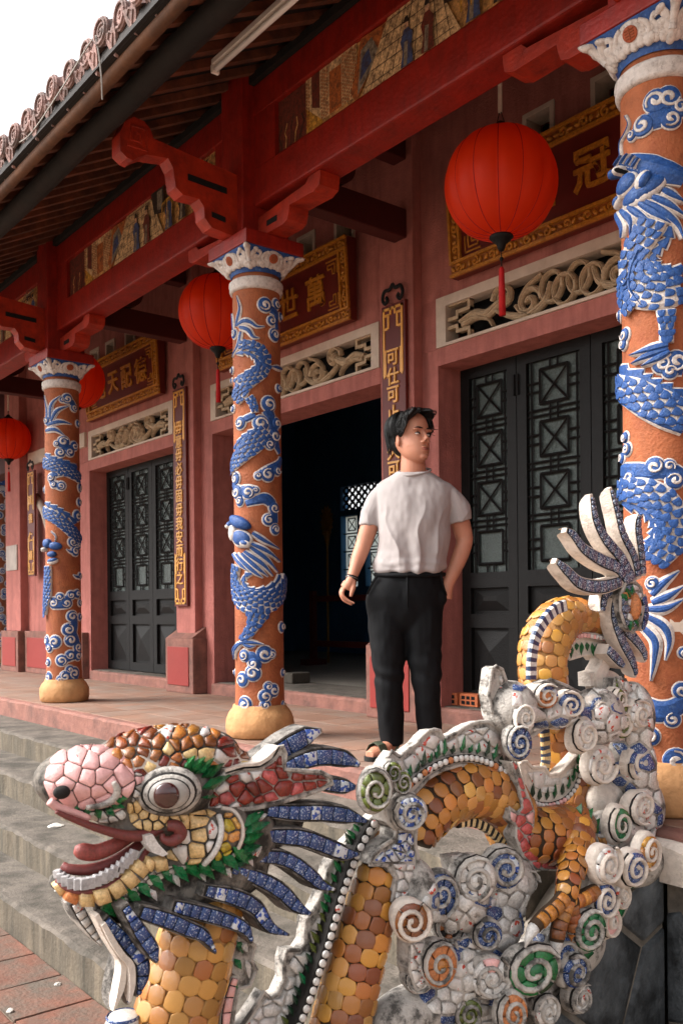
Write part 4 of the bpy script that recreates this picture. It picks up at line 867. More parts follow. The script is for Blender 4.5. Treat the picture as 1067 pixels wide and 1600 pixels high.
# ---------------------------------------------------------------- silk lanterns
def silk(name, col, trans):
    if name in MATS: return MATS[name]
    m = bpy.data.materials.new(name); m.use_nodes = True; nt = m.node_tree; N = nt.nodes; L = nt.links
    out = N['Material Output']; b = N['Principled BSDF']; b.inputs['Roughness'].default_value = .5; b.inputs['Specular IOR Level'].default_value = .35
    tc = N.new('ShaderNodeTexCoord'); n = N.new('ShaderNodeTexNoise'); n.inputs['Scale'].default_value = 5; n.inputs['Detail'].default_value = 5; L.new(tc.outputs['Object'], n.inputs[0])
    cr = N.new('ShaderNodeMix'); cr.data_type = 'RGBA'; cr.inputs[6].default_value = (*srgb(col), 1); cr.inputs[7].default_value = (*[x * .75 for x in srgb(col)], 1); L.new(n.outputs['Fac'], cr.inputs[0]); L.new(cr.outputs[2], b.inputs['Base Color'])
    wv = N.new('ShaderNodeTexNoise'); wv.inputs['Scale'].default_value = 18; L.new(tc.outputs['Object'], wv.inputs[0])
    bp = N.new('ShaderNodeBump'); bp.inputs['Strength'].default_value = .12; bp.inputs['Distance'].default_value = .01; L.new(wv.outputs['Fac'], bp.inputs['Height']); L.new(bp.outputs[0], b.inputs['Normal'])
    t = N.new('ShaderNodeBsdfTranslucent'); t.inputs['Color'].default_value = (*srgb(trans), 1); mx = N.new('ShaderNodeMixShader'); mx.inputs[0].default_value = .55
    L.new(b.outputs[0], mx.inputs[1]); L.new(t.outputs[0], mx.inputs[2]); L.new(mx.outputs[0], out.inputs[0]); MATS[name] = m; return m
M_silk = silk('red_silk', '#f04010', '#ff7018'); M_tas = mat('red_tassel', '#a80f12', .7, .2, 30)
def lantern(u, v, y, r, label, ztop):
    c = onY(u, v, y); P = thing('silk_lantern', (c.x, c.y, c.z - .3), label, 'lantern', 'round red silk lanterns under the porch')
    n, m = 96, 24; hz = r * .93; vs = []; ribs = 14
    for j in range(m + 1):
        t = -pi / 2 + pi * j / m; rr = max(abs(cos(t)) ** .82 * r, .055); z = sin(t) * hz
        if j in (0, m): rr = .055
        for i in range(n):
            a = 2 * pi * i / n + .35; k = abs(sin(a * ribs / 2)); rad_ = rr * (1 - .05 * (1 - k) ** 1.5 * cos(t) + .004 * sin(a * 5 + t * 3))
            vs.append((c.x + rad_ * cos(a), c.y + rad_ * sin(a), c.z + z))
    q = MB(); q.add(vs, [(j * n + i, j * n + (i + 1) % n, (j + 1) * n + (i + 1) % n, (j + 1) * n + i) for j in range(m) for i in range(n)]); q.obj('silk_shade', M_silk, P, True)
    for k in range(ribs):
        a = 2 * pi * k / ribs; q = MB(); pts = []
        for j in range(m + 1):
            t = -pi / 2 + pi * j / m; rr = max(abs(cos(t)) ** .82 * r, .055) * (1 - .05 * cos(t)) + .0015; pts.append((c.x + rr * cos(a), c.y + rr * sin(a), c.z + sin(t) * hz))
        q.tube(pts, .0022, 5); q.obj('rib_seam', M_tas, P, True)
    for s, nm in ((1, 'top_cap'), (-1, 'bottom_cap')):
        q = MB(); q.lathe([(.06, 0), (.062, .008 * s), (.05, .02 * s), (.028, .035 * s), (.02, .05 * s), (.012, .055 * s)] if s > 0 else [(.012, -.075), (.02, -.06), (.026, -.04), (.05, -.02), (.062, -.008), (.06, 0)], (c.x, c.y, c.z + s * hz * .995), 20); q.obj(nm, M_black, P, True)
    q = MB(); zb = c.z - hz - .07
    q.tube([(c.x, c.y, zb), (c.x, c.y, zb - .09)], .003, 6); q.ell((c.x, c.y, zb - .045), (.011, .011, .011), None, 10, 6); q.obj('bead_cord', M_black, P, True)
    q = MB(); q.tube([(c.x, c.y, zb - .085), (c.x, c.y, zb - .1), (c.x, c.y, zb - .16), (c.x + .003, c.y, zb - .335)], [.006, .014, .016, .018], 14); q.obj('tassel', M_tas, P, True)
    q = MB(); q.tube([(c.x, c.y, c.z + hz + .1), (c.x + .004, c.y, ztop)], .011, 8); q.obj('hanging_rod', M_white, P, True)
    q = MB(); q.tube([(c.x - .04, c.y, c.z + hz), (c.x, c.y, c.z + hz + .12), (c.x + .04, c.y, c.z + hz)], .003, 5); q.obj('wire_loop', M_black, P)
lantern(782, 288, 3.62, .288, 'largest red silk lantern hanging in front of the dark door', 4.05)
lantern(340, 488, 3.62, .288, 'red silk lantern half hidden behind the middle column', 4.05)
lantern(117, 594, 3.62, .288, 'red silk lantern mostly hidden behind the left column capital', 4.05)
lantern(14, 686, 4.0, .27, 'red silk lantern cut by the left edge of the picture', 4.1)
# ---------------------------------------------------------------- garden seen past the end of the facade
def leafy_tree(name, c, r, h, n, label, seed):
    R = random.Random(seed); P = thing(name, c, label, 'tree'); c = V(c)
    q = MB(); q.tube([c, c + V((.05, 0, h * .4)), c + V((0, .1, h * .8))], [.12, .09, .03], 8)
    for k in range(5): a = R.uniform(0, 6.28); q.tube([c + V((0, 0, h * (.4 + .08 * k))), c + V((r * .7 * cos(a), r * .7 * sin(a), h * (.6 + .1 * k)))], [.05, .015], 6)
    q.obj('trunk', M_woodd, P); q = MB(); cl = [(R.gauss(0, r * .5), R.gauss(0, r * .5), h * R.uniform(.3, 1.05)) for _ in range(26)]
    for _ in range(n):
        k = R.choice(cl); p = c + V((k[0] + R.gauss(0, r * .2), k[1] + R.gauss(0, r * .2), k[2] + R.gauss(0, r * .16))); s = R.uniform(.05, .1)
        d = V((R.gauss(0, 1), R.gauss(0, 1), R.gauss(0, .6))).normalized(); e = d.orthogonal().normalized() * s * .45; d = d * s
        q.add([p - d, p + e, p + d, p - e], [(0, 1, 2, 3)])
    q.obj('crown', mat('leaf_green', '#4e6b2c', .6, .35, 3, dirt='#7f9440', dscale=2, damt=.6), P)
leafy_tree('garden_tree', (-19.5, 6.4, GZ), 1.6, 3.8, 7000, 'green leafy tree beyond the left end of the facade', 3)
leafy_tree('garden_tree', (-22.0, 8.6, GZ), 2.0, 3.2, 6000, 'low green tree farther back beyond the left end of the facade', 4)
gw = thing('garden_wall', (-21, 6, GZ), 'low grey and white garden wall behind the far column', 'wall')
box('wall_body', -24, -17, 9.8, 10.0, GZ, .35, M_conc, gw); box('wall_coping', -24, -17, 9.75, 10.05, .35, .42, M_white, gw)
# ---------------------------------------------------------------- scraps on the steps
for k, (u, v, z, lab) in enumerate(((88, 1290, -.453, 'crumpled white paper scrap on the third step by the dragon snout'), (91, 1538, GZ, 'small white pebble of plaster on the paving below the lowest step'), (16, 1580, GZ, 'white plaster chip on the brick paving at the bottom left edge'), (90, 1392, -.604, 'tiny white chip on the lowest step beside the dragon chin'))):
    c = onZ(u, v, z + .004); q = MB(); s_ = .045 if k == 0 else .013
    bm = bmesh.new(); bmesh.ops.create_icosphere(bm, subdivisions=2, radius=s_)
    for vv in bm.verts: vv.co = V((vv.co.x * RND.uniform(.8, 1.2), vv.co.y * RND.uniform(.8, 1.3), max(-.003, vv.co.z * (.22 if k == 0 else .7) * RND.uniform(.5, 1.4)))) + c
    q.bm(bm); tag(q.obj('paper_scrap' if k == 0 else 'plaster_chip', mat('scrap_white', '#b9b3ab', .8, .2, 40)), lab, 'litter')
# ---------------------------------------------------------------- the standing man
from mathutils import noise as mno
fp = onZ(606, 1184, 0); DM = (fp - CAM).dot(DV) + .03
def mp(u, v, w=0): return CAM + ray(u, v) * (DM - w)
MPX = DM / F
MAN = thing('person', (mp(640, 1184).x, mp(640, 1184).y, 0), 'man in white t-shirt and black trousers, one hand in his pocket, looking right', 'person')
def skin_mat():
    m = mat('skin', '#b98067', .5, .08, 9, .12, 120, spec=.35, dirt='#a0624a', dscale=7, damt=.35, sub=.15); return m
M_skin = skin_mat()
M_tee = mat('white_cotton', '#a59d9b', .9, .05, 10, .15, 400, spec=.15)
M_trs = mat('black_twill', '#08090c', .8, .15, 20, .2, 300, spec=.2)
M_hair = mat('black_hair', '#080707', .5, .4, 90, .5, 300, spec=.3)
HC_ = mp(643, 686, -.005); PSI = rad(36); PIT = rad(6)
hf = (-DV * cos(PSI) + RV * sin(PSI)); hxv = (RV * cos(PSI) + DV * sin(PSI)); hf2 = hf * cos(PIT) + UV * sin(PIT); hz = UV * cos(PIT) - hf * sin(PIT)
HR = Matrix((hxv, hf2, hz)).transposed()
HS = 1.11
def hp(x, y, z): return HC_ + HR @ V((x, y, z)) * HS
def tubep(q, pts, n=24, flat=1, up=None):
    """pts: (u, v, r px, w)"""
    P = spl([(*mp(p[0], p[1], p[3] if len(p) > 3 else 0), p[2] * MPX) for p in pts], 5); q.tube([p[:3] for p in P], [p[3] for p in P], n, True, flat, up)
def he(q, c, r, nu=20, nv=12): q.ell(hp(*c), tuple(x * HS for x in r), HR, nu, nv)
q = MB()
HSEC = spl([(.118, .012, .01, -.03), (.112, .034, .035, -.056), (.1, .053, .06, -.078), (.075, .0665, .0805, -.095), (.045, .0725, .0885, -.101), (.02, .0735, .0885, -.1), (.002, .0715, .0825, -.095), (-.02, .0705, .0855, -.085), (-.04, .068, .0865, -.068), (-.06, .0635, .0865, -.05), (-.08, .0555, .0845, -.032), (-.097, .043, .079, -.012), (-.11, .028, .07, .01), (-.117, .012, .055, .03)], 3)
vs = []; nh = 40
for z, hw, yf_, yb_ in HSEC:
    yc = yb_ + (yf_ - yb_) * .42
    for k in range(nh):
        t = 2 * pi * k / nh; cx, sx = cos(t), sin(t); vs.append(hp(hw * math.copysign(abs(cx) ** .92, cx), yc + ((yf_ - yc) * abs(sx) ** (1.0 if z > -.05 else 1.12) if sx > 0 else -(yc - yb_) * abs(sx)), z))
m_ = len(HSEC); q.add(vs, [(j * nh + k, (j + 1) * nh + k, (j + 1) * nh + (k + 1) % nh, j * nh + (k + 1) % nh) for j in range(m_ - 1) for k in range(nh)] + [tuple(range(nh)), tuple((m_ - 1) * nh + k for k in range(nh))[::-1]])
for s in (-1, 1):
    he(q, (s * .031, .0775, .021), (.024, .011, .008)); he(q, (s * .0125, .093, -.036), (.0095, .0105, .0075), 10, 8)
    q.ell(hp(s * .0765, -.008, -.01), (.0065 * HS, .0185 * HS, .03 * HS), HR @ Matrix.Rotation(s * -.35, 3, 'Z') @ Matrix.Rotation(.2, 3, 'X'), 14, 10)
q.tube([hp(0, .08, .022), hp(0, .091, -.004), hp(0, .1025, -.03)], [.0075 * HS, .0085 * HS, .0125 * HS], 10)
he(q, (0, .086, -.062), (.019, .0075, .0052), 12, 8); he(q, (0, .0855, -.0725), (.0165, .0075, .006), 12, 8); he(q, (0, .072, -.099), (.021, .013, .014))
tubep(q, [(643, 698, 16.5, -.02), (644.5, 720, 18.5, -.018), (645.5, 735, 20, -.022), (645.5, 745, 20, -.035), (645, 765, 22, -.04)], 24)
q.ell(mp(643, 800, -.03), (.08, .08, .12)); tubep(q, [(643, 775, 18, -.03), (600, 778, 10, -.03)]); tubep(q, [(643, 775, 18, -.03), (700, 778, 10, -.03)])
tubep(q, [(600, 778, 10, -.03), (585, 802, 13, -.02), (576, 826, 14, -.01), (567, 853, 12.5, 0), (560, 872, 11.5, .03), (553, 893, 8.8, .055), (549, 905, 7.6, .065)])
tubep(q, [(700, 778, 10, -.03), (715, 806, 15, -.05), (723, 832, 14.5, -.06), (725, 848, 13, -.055), (717, 873, 12.5, -.03), (707, 896, 10.5, -.005), (699, 915, 9.5, .01), (697, 936, 9, .01)])
# right hand hanging, left hand in the pocket
W0 = .068
tubep(q, [(549, 903, 7.2, W0), (546.5, 911, 8.4, W0), (541.5, 919, 8.6, W0 - .008)], 12)
tubep(q, [(543, 910, 7, W0 - .018), (538, 918, 7, W0 - .024)], 12)
for (u0, v0), (u1, v1), (u2, v2), (u3, v3), w, r in (((538, 918), (535.5, 929), (543, 937.5), (554, 943), W0 + .006, 2.5), ((536, 919.5), (533.5, 930), (540, 939.5), (550, 945), W0 - .013, 2.5), ((535, 919), (532, 928), (537, 938), (546, 943), W0 - .031, 2.4), ((535.5, 917), (531.5, 925), (534.5, 934), (541, 939), W0 - .047, 2.1)):
    tubep(q, [(u0, v0, r * 1.1, w), (u1, v1, r, w), (u2, v2, r * .92, w), (u3, v3, r * .75, w)], 8)
tubep(q, [(552, 909, 4.2, W0 + .008), (552, 918, 3.9, W0 + .016), (549.5, 926, 3.3, W0 + .018), (548, 932.5, 2.7, W0 + .016)], 8)
for k in range(4): tubep(q, [(696, 926, 3.2, .02 - .014 * k), (692, 942, 2.6, .02 - .014 * k)], 8)
# ankles and feet
tubep(q, [(643, 800, 16, -.03), (641, 880, 18, -.02), (640, 940, 20, 0)]); tubep(q, [(640, 935, 14, 0), (608, 1000, 13, 0), (609, 1080, 11, 0), (613, 1152, 11, -.01)]); tubep(q, [(640, 935, 14, 0), (662, 1000, 13, 0), (668, 1080, 11, 0), (671, 1150, 11, -.01)])
for (ua, va, w) in ((613, 1150, 0), (671, 1146, 0)):
    foot = mp(ua, 1184, 0); foot.z = 0; fwd = (-DV * .75 - RV * .66).normalized() if ua < 640 else (-DV * .95 + RV * .1).normalized()
    q.tube([mp(ua, va, -.01), V((foot.x, foot.y, .1)) + DV * .03, V((foot.x, foot.y, .055)) + DV * .045], [.04, .037, .036], 12)
    q.tube([V((foot.x, foot.y, .05)) + DV * .06, V((foot.x, foot.y, .052)) + fwd * .06, V((foot.x, foot.y, .036)) + fwd * .13, V((foot.x, foot.y, .03)) + fwd * .18], [.034, .04, .042, .026], 12, True, .8)
body = ob('body', smooth_mesh(q, .0036, 3, .5), M_skin, MAN)
# eyes, brows, lips
M_eye = mat('eye_white', '#d8cfc8', .25, .03, 5, spec=.5); M_iris = mat('iris_dark', '#1c100a', .15, .1, 5, spec=.6); M_lip = mat('lips', '#8f4a40', .45, .08, 20)
for s in (-1, 1):
    q = MB(); q.ell(hp(s * .031,   .0765, .001), (.014, .0078, .0054), HR, 14, 8); e = q.obj('eye', M_eye, MAN, True)
    q = MB(); q.ell(hp(s * .031 + .0055, .0825, .0012), (.006, .0032, .0052), HR, 12, 8); q.obj('iris', M_iris, e, True)
    q = MB(); q.tube([hp(s * .031 + d, .0838 - abs(d) ** 2 * 20, .0062 - abs(d) * .16) for d in (-.017, -.009, 0, .009, .017)], [.0012, .0022, .0024, .0022, .0012], 6); q.obj('eyelid', M_hair, MAN, True)
    q = MB(); q.tube([hp(s * d, .0925 - (d - .012) ** 2 * 9, .0235 + sin((d - .012) / .045 * pi) * .005) for d in (.013, .025, .037, .05)], [.003, .0042, .0038, .0018], 6, True, .8); q.obj('eyebrow', M_hair, MAN, True)
q = MB(); q.tube([hp(d, .0925 - abs(d) ** 2 * 22, -.0625 - abs(d) * .06) for d in (-.021, -.01, 0, .01, .021)], [.0014, .004, .0038, .004, .0014], 8, True, .8); q.obj('lip', M_lip, MAN, True)
q = MB(); q.tube([hp(d, .092 - abs(d) ** 2 * 26, -.0715 - abs(d) * -.04) for d in (-.018, -.009, 0, .009, .018)], [.0012, .0046, .0052, .0046, .0012], 8, True, .8); q.obj('lip', M_lip, MAN, True)
# hair: cap with swept locks
q = MB(); he(q, (-.004, -.028, .045), (.084, .092, .083)); he(q, (0, -.055, .0), (.074, .055, .07)); he(q, (-.05, -.02, .04), (.04, .06, .055)); he(q, (.05, -.02, .045), (.037, .062, .052))
R = random.Random(5)
def lock(pts, r, q):
    P = spl([(*hp(*p),) for p in pts], 4); n = len(P); q.tube(P, [max(.0015, r * HS * sin(pi * min(.97, .12 + .88 * i / (n - 1))) ** .7) for i in range(n)], 6, True, .7)
for k in range(34):     # fringe parted off centre, swept to both temples
    t = R.random(); s = -1 if k % 5 < 3 else 1
    x0 = .012 + s * R.uniform(0, .03); y0 = .03 + R.uniform(-.05, .03); z0 = .118 - abs(x0) * .3
    if s < 0: lock([(x0, y0, z0), (x0 - .03 - .02 * t, y0 + .04, z0 - .012), (-.062 - .012 * t, .052 - .03 * t, .068 - .02 * t), (-.078, .03 - .05 * t, .02 - .02 * t)], R.uniform(.009, .013), q)
    else: lock([(x0, y0, z0), (x0 + .025, y0 + .045, z0 - .01), (.06 + .012 * t, .06 - .03 * t, .065), (.078 + .01 * t, .05 - .05 * t, .012 + .02 * t)], R.uniform(.008, .012), q)
for k in range(46):     # back and sides
    a = R.uniform(pi * .95, pi * 2.05); e = R.uniform(.1, .9); x, y = cos(a), sin(a)
    lock([(x * .03, -.03 + y * .03, .128), (x * .075, -.03 + y * .075, .10), (x * .094, -.035 + y * .092, .05), (x * (.088 - .02 * e), -.03 + y * (.085 - .0 * e), -.02 - .05 * e * (y < -.2))], R.uniform(.009, .014), q)
me = smooth_mesh(q, .0042, 1, .4)
ob('hair', me, M_hair, MAN)
for k in range(26):
    q = MB(); s = R.choice((-1, -1, 1)); x0 = s * R.uniform(.0, .06); lock([(x0, .04 + R.uniform(-.06, .03), .125 - abs(x0) * .4), (x0 + s * .03, .06 + R.uniform(-.05, .02), .105 - abs(x0) * .3), (s * .08 + R.uniform(-.005, .012), R.uniform(.0, .07), .05 + R.uniform(-.02, .02)), (s * .088 + (R.uniform(0, .03) if s > 0 else 0), R.uniform(-.02, .07), .02 + R.uniform(-.02, .03))], .0035, q)
    q.obj('hair_lock', M_hair, MAN, True)
q = MB()
for k in range(460):
    s = R.choice((-1, -1, 1, 1)); t = R.random(); bk = R.random() < .45
    if bk:
        a = R.uniform(pi * .9, pi * 2.1); x, y = cos(a), sin(a); pts = [(x * .02, -.03 + y * .02, .133), (x * .078, -.03 + y * .078, .106), (x * .098, -.035 + y * .097, .05), (x * .09, -.03 + y * .09, R.uniform(-.07, .0) if y < -.2 else R.uniform(-.005, .02))]
    else:
        x0 = .012 + s * R.uniform(0, .04); y0 = R.uniform(-.05, .055); pts = [(x0, y0, .131 - abs(x0) * .2), (x0 + s * .035, y0 + .04, .112), (s * (.068 + .014 * t), .06 - .05 * t, .068), (s * (.083 + .012 * t) + (R.uniform(0, .008) if s > 0 and t > .6 else 0), .035 - .06 * t, R.uniform(.0, .04))]
    P = spl([tuple(hp(*[c_ + R.uniform(-.0025, .0025) for c_ in p])) for p in pts], 4); q.tube(P, [.0011] * (len(P) - 3) + [.0009, .0006, .0003], 4)
q.obj('hair_strands', M_hair, MAN, True, 'stuff')
# t-shirt
def loft(q, secs, n=44, w=0):
    """secs: (v, uL, uR, depth m, woff)"""
    S = spl(secs, 4); vs = []
    for v, a, b, dp, wo in S:
        c = (a + b) / 2; hw = (b - a) / 2
        for k in range(n):
            t = 2 * pi * k / n; cx, sx = cos(t), sin(t); vs.append(mp(c + hw * math.copysign(abs(cx) ** .9, cx), v, wo + dp * sx))
    m = len(S); q.add(vs, [(j * n + k, j * n + (k + 1) % n, (j + 1) * n + (k + 1) % n, (j + 1) * n + k) for j in range(m - 1) for k in range(n)] + [tuple(range(n)), tuple((m - 1) * n + k for k in range(n))][::1])
def recalc(q):
    bm = bmesh.new(); me = q.make('t'); bm.from_mesh(me); bmesh.ops.recalc_face_normals(bm, faces=bm.faces[:]); q2 = MB(); q2.bm(bm); bpy.data.meshes.remove(me); return q2
q = MB(); loft(q, [(737, 619, 672, .07, -.02), (743, 611, 681, .078, -.022), (750, 600, 693, .086, -.025), (758, 590, 706, .092, -.025), (775, 583, 708, .112, -.02), (805, 588, 702, .13, -.01), (830, 590, 702, .128, -.005), (858, 590, 700.5, .122, 0), (878, 586, 699.5, .124, 0), (889, 584.5, 698.5, .128, 0), (895, 589, 694, .115, 0)])
for pts in ([(608, 764, 11, -.025), (594, 776, 15.5, -.022), (582, 798, 16.5, -.015), (577.5, 822, 15.5, -.01)], [(686, 764, 12, -.03), (702, 776, 17, -.035), (714, 795, 20, -.045), (718.5, 815, 19.5, -.05)]): tubep(q, pts, 16)
me = smooth_mesh(recalc(q), .0055, 4, .5)
ax0 = mp(643, 820); NR = [v.normal.copy() for v in me.vertices]
for v, nr in zip(me.vertices, NR):
    p = v.co; u_ = (p - ax0).dot(RV); z_ = p.z - ax0.z
    rd = 1 - abs(sin(u_ * 26 - z_ * 10 * math.tanh(u_ * 10) + 2.2 * mno.noise(p * 5))); f1 = (rd ** 3) * max(0, min(1, (.13 - z_) * 5)) * max(.2, min(1, (z_ + .26) * 5)) * .011 + sin(u_ * 40 - z_ * 16 * math.tanh(u_ * 14) + 1.6 * mno.noise(p * 6)) * max(0, min(1, (.14 - z_) * 4)) * .0065
    f2 = mno.noise(p * V((14, 14, 7)) if False else V((p.x * 14, p.y * 14, p.z * 6))) * .0055
    f3 = sin(z_ * 90 + mno.noise(p * 9) * 3) * .003 * max(0, min(1, (-.14 - z_) * 14))
    f4 = mno.noise(V((p.x * 40, p.y * 40, p.z * 22))) * .0022; v.co = p + nr * (f1 + f2 + f3 + f4)
tee = ob('t_shirt', me, M_tee, MAN)
q = MB(); n = 26
q.tube([mp(646 + 26.5 * cos(2 * pi * k / n), 737.5 + 4.5 * sin(2 * pi * k / n) - 3 * cos(2 * pi * k / n), -.02 + .078 * sin(2 * pi * k / n)) for k in range(n + 1)], .0065, 8); q.obj('collar', M_tee, tee, True)
# trousers
q = MB(); loft(q, [(890, 588, 691, .105, 0), (905, 584, 693, .112, 0), (922, 576, 695, .118, 0), (935, 571.5, 695.5, .12, 0), (955, 574, 693, .11, 0), (975, 578, 691, .085, 0), (990, 590, 682, .05, 0)])
tubep(q, [(606, 945, 30, .0), (605.5, 985, 30, .0), (607, 1020, 27.5, 0), (608, 1054, 23.5, .01), (608, 1085, 22.3, .012), (610, 1122, 20.3, .0), (613, 1163, 17.6, -.01)], 20)
tubep(q, [(658, 945, 31, .0), (660, 985, 31, .0), (662, 1020, 27.5, .005), (665, 1054, 24, .018), (667.5, 1085, 21.6, .018), (669.5, 1122, 19.4, .0), (671, 1158, 17.4, -.01)], 20)
q.ell(mp(686, 934, .03), (.034, .04, .055)); me = smooth_mesh(recalc(q), .0065, 6, .5); NR = [v.normal.copy() for v in me.vertices]
for v, nr in zip(me.vertices, NR):
    p = v.co; z_ = p.z; f = mno.noise(V((p.x * 11, p.y * 11, p.z * 5))) * .008 + mno.noise(V((p.x * 30, p.y * 30, p.z * 16))) * .003
    k = math.exp(-((z_ - .42) / .12) ** 2); f += sin(z_ * 70 + (p - ax0).dot(RV) * 30 + mno.noise(p * 8) * 3) * .0035 * k
    k = math.exp(-((z_ - .78) / .1) ** 2); f += sin((p - ax0).dot(RV) * 45 + z_ * 40) * .0025 * k
    v.co = p + nr * f
trs = ob('trousers', me, M_trs, MAN)
q = MB(); q.tube([mp(640 + 53.5 * cos(2 * pi * k / 32), 897.5 + 1.5 * sin(2 * pi * k / 32), .117 * sin(2 * pi * k / 32)) for k in range(33)], .011, 8, True); q.obj('waistband', M_trs, trs, True)
q = MB(); q.tube([mp(636, 902, .122), mp(636, 925, .128), mp(637, 950, .126)], .004, 6); q.obj('fly_seam', M_trs, trs, True)
q = MB(); q.disc((0, 0), .007, lambda a, b, h: mp(636, 898, .132) + RV * a + UV * b - DV * h, .003); q.obj('button', M_black, trs)
for a, b in (((689, 899), (697, 930)), ((589, 900), (574, 928))):
    q = MB(); q.tube([mp(*a, .075), mp((a[0] + b[0]) / 2 - 1, (a[1] + b[1]) / 2, .07), mp(*b, .04)], .005, 6); q.obj('pocket_edge', M_trs, trs, True)
# bracelets
for k, (v_, m_, r_) in enumerate(((901.5, M_black, 8.6), (905, M_black, 8.4), (903.2, mat('silver_bead', '#8e8a85', .35, .1, 9, metal=.6), 8.8))):
    q = MB(); c = mp(550 - k * .4, v_, .06); ax = (mp(549, 907, .066) - mp(552, 895, .057)).normalized(); e1 = ax.orthogonal().normalized(); e2 = ax.cross(e1)
    q.tube([c + (e1 * cos(2 * pi * i / 20) + e2 * sin(2 * pi * i / 20)) * r_ * MPX for i in range(21)], .0042 if k < 2 else .003, 6, False); q.obj('bracelet', m_, MAN, True)
# sandals
M_san = mat('olive_sandal', '#454b3c', .7, .15, 20, .2, 80); M_sole = mat('dark_sole', '#1e1e1c', .8)
for ua in (613, 671):
    foot = mp(ua, 1184, 0); foot.z = 0; fwd = (-DV * .75 - RV * .66).normalized() if ua < 640 else (-DV * .95 + RV * .1).normalized(); sd_ = fwd.cross(UV)
    O = foot + fwd * .06; fnn = lambda a, b, h: O + fwd * a + sd_ * b + UV * h
    q = MB(); poly = spl([(-.12, 0), (-.1, .033), (-.02, .036), (.06, .046), (.12, .035), (.14, 0), (.12, -.035), (.06, -.046), (-.02, -.036), (-.1, -.033), (-.12, 0)], 3)[:-1]
    q.prism(poly, fnn, .002, .022); sn = q.obj('sandal', M_sole, MAN)
    q = MB(); q.ribbon([(0, .047), (0, .03), (0, 0), (0, -.03), (0, -.047)], .028, lambda a, b, h: fnn(a + .06, b, h + .02 + .066 * max(0, 1 - (b / .05) ** 2) ** .5), .006); q.obj('strap', M_san, sn)
    q = MB(); q.tube([fnn(-.03, .036, .02), fnn(-.06, .038, .06), fnn(-.1, .0, .075), fnn(-.06, -.038, .06), fnn(-.03, -.036, .02)], .007, 6); q.obj('heel_strap', M_san, sn)
# ---------------------------------------------------------------- mosaic dragon balustrade
XD = -1.9
def D3(u, v, w=0.0): return onX(u, v, XD + w)
def SP(u, v, w=0.0): return (D3(u, v, w) - CAM).dot(DV) / F
def glaze(name, col, **k):
    a = dict(rough=.26, var=.26, scale=150, bump=.3, bscale=420, spec=.5, rnd=.28, coat=.45, dirt='#3f2f22', dscale=130, damt=.6, lo=.48, hi=.7); a.update(k); return mat(name, col, **a)
G_am = [glaze('glaze_amber_a', '#c08232', hue=.012), glaze('glaze_amber_b', '#a8682a', hue=.012), glaze('glaze_amber_c', '#c68f48', hue=.01), glaze('glaze_amber_d', '#84481c', hue=.012), glaze('glaze_amber_e', '#b9853f', rough=.5, coat=.1)]
G_wh = glaze('porcelain_white', '#cfcbc6', dirt='#9a938a', rnd=.06, hue=0); G_wr = glaze('porcelain_white_red', '#cfc9c4', col2='#b8402e', lo=.6, hi=.63, dirt=None, rnd=.06, scale=34)
G_bl = glaze('porcelain_blue', '#1d3c72', col2='#9fabc0', lo=.56, hi=.64, dirt='#10141c', damt=.4, scale=130, rnd=.2); G_bw = glaze('porcelain_blue_white', '#c3c7cc', col2='#22489a', lo=.5, hi=.54, dirt=None, scale=44, rnd=.08)
G_ol = glaze('glaze_olive', '#5f6a2a', hue=.01); G_gr = glaze('glaze_bottle_green', '#176b3a', dirt='#06180d', hue=.01); G_dg = glaze('glaze_dark_green', '#163a24', hue=.01)
G_cr = glaze('glaze_cream', '#d6b57e', dirt='#8a6a3a', rnd=.1); G_ye = glaze('glaze_yellow', '#b8a02c', rnd=.15); G_pk = glaze('glaze_pink', '#e0aaa6', dirt='#c08a86', rnd=.07, hue=0, scale=12); G_rd = glaze('glaze_redbrown', '#7a2416', rnd=.35, dirt='#3a0f0a'); G_ro = glaze('glaze_rose', '#b8504e', rnd=.14); G_nv = glaze('glaze_navy', '#2b4065', rnd=.15, col2='#b3bac4', lo=.5, hi=.58, dirt='#141c2c', scale=150)
G_or = glaze('clay_orange', '#c47a48', rough=.55, coat=0, rnd=.15); G_lp = glaze('lip_red', '#6e2e2b', rough=.5, coat=.1, rnd=.05); G_to = glaze('tongue_red', '#8a3d37', rough=.5, coat=.1)
C_w = mat('plaster_white', '#d2c6ba', .75, .12, 40, .4, 160, dirt='#857468', dscale=22, damt=.6, lo=.5, hi=.7)
C_g = mat('plaster_grimy', '#b8b1a9', .8, .2, 40, .5, 160, dirt='#2f2c29', dscale=20, damt=.9, lo=.45, hi=.6)
C_t = mat('tan_grout', '#a5794a', .85, .25, 40, .4, 160, dirt='#6a4a2c', dscale=30, damt=.6)
C_d = mat('dark_plaster', '#7d7771', .8, .25, 40, .5, 160, dirt='#26231f', dscale=22, damt=.92, lo=.42, hi=.58)
C_k = mat('dark_grout', '#1f1c1a', .85, .25, 20, .4, 90)
C_b = mat('body_grout', '#3f2e1e', .85, .25, 18, .4, 80, dirt='#1d1712', dscale=9, damt=.6)
DR = thing('dragon_balustrade', (XD, 1.6, GZ), 'mosaic dragon sculpture with scaly coils and cloud scrolls beside the steps', 'statue')
R = random.Random(21)
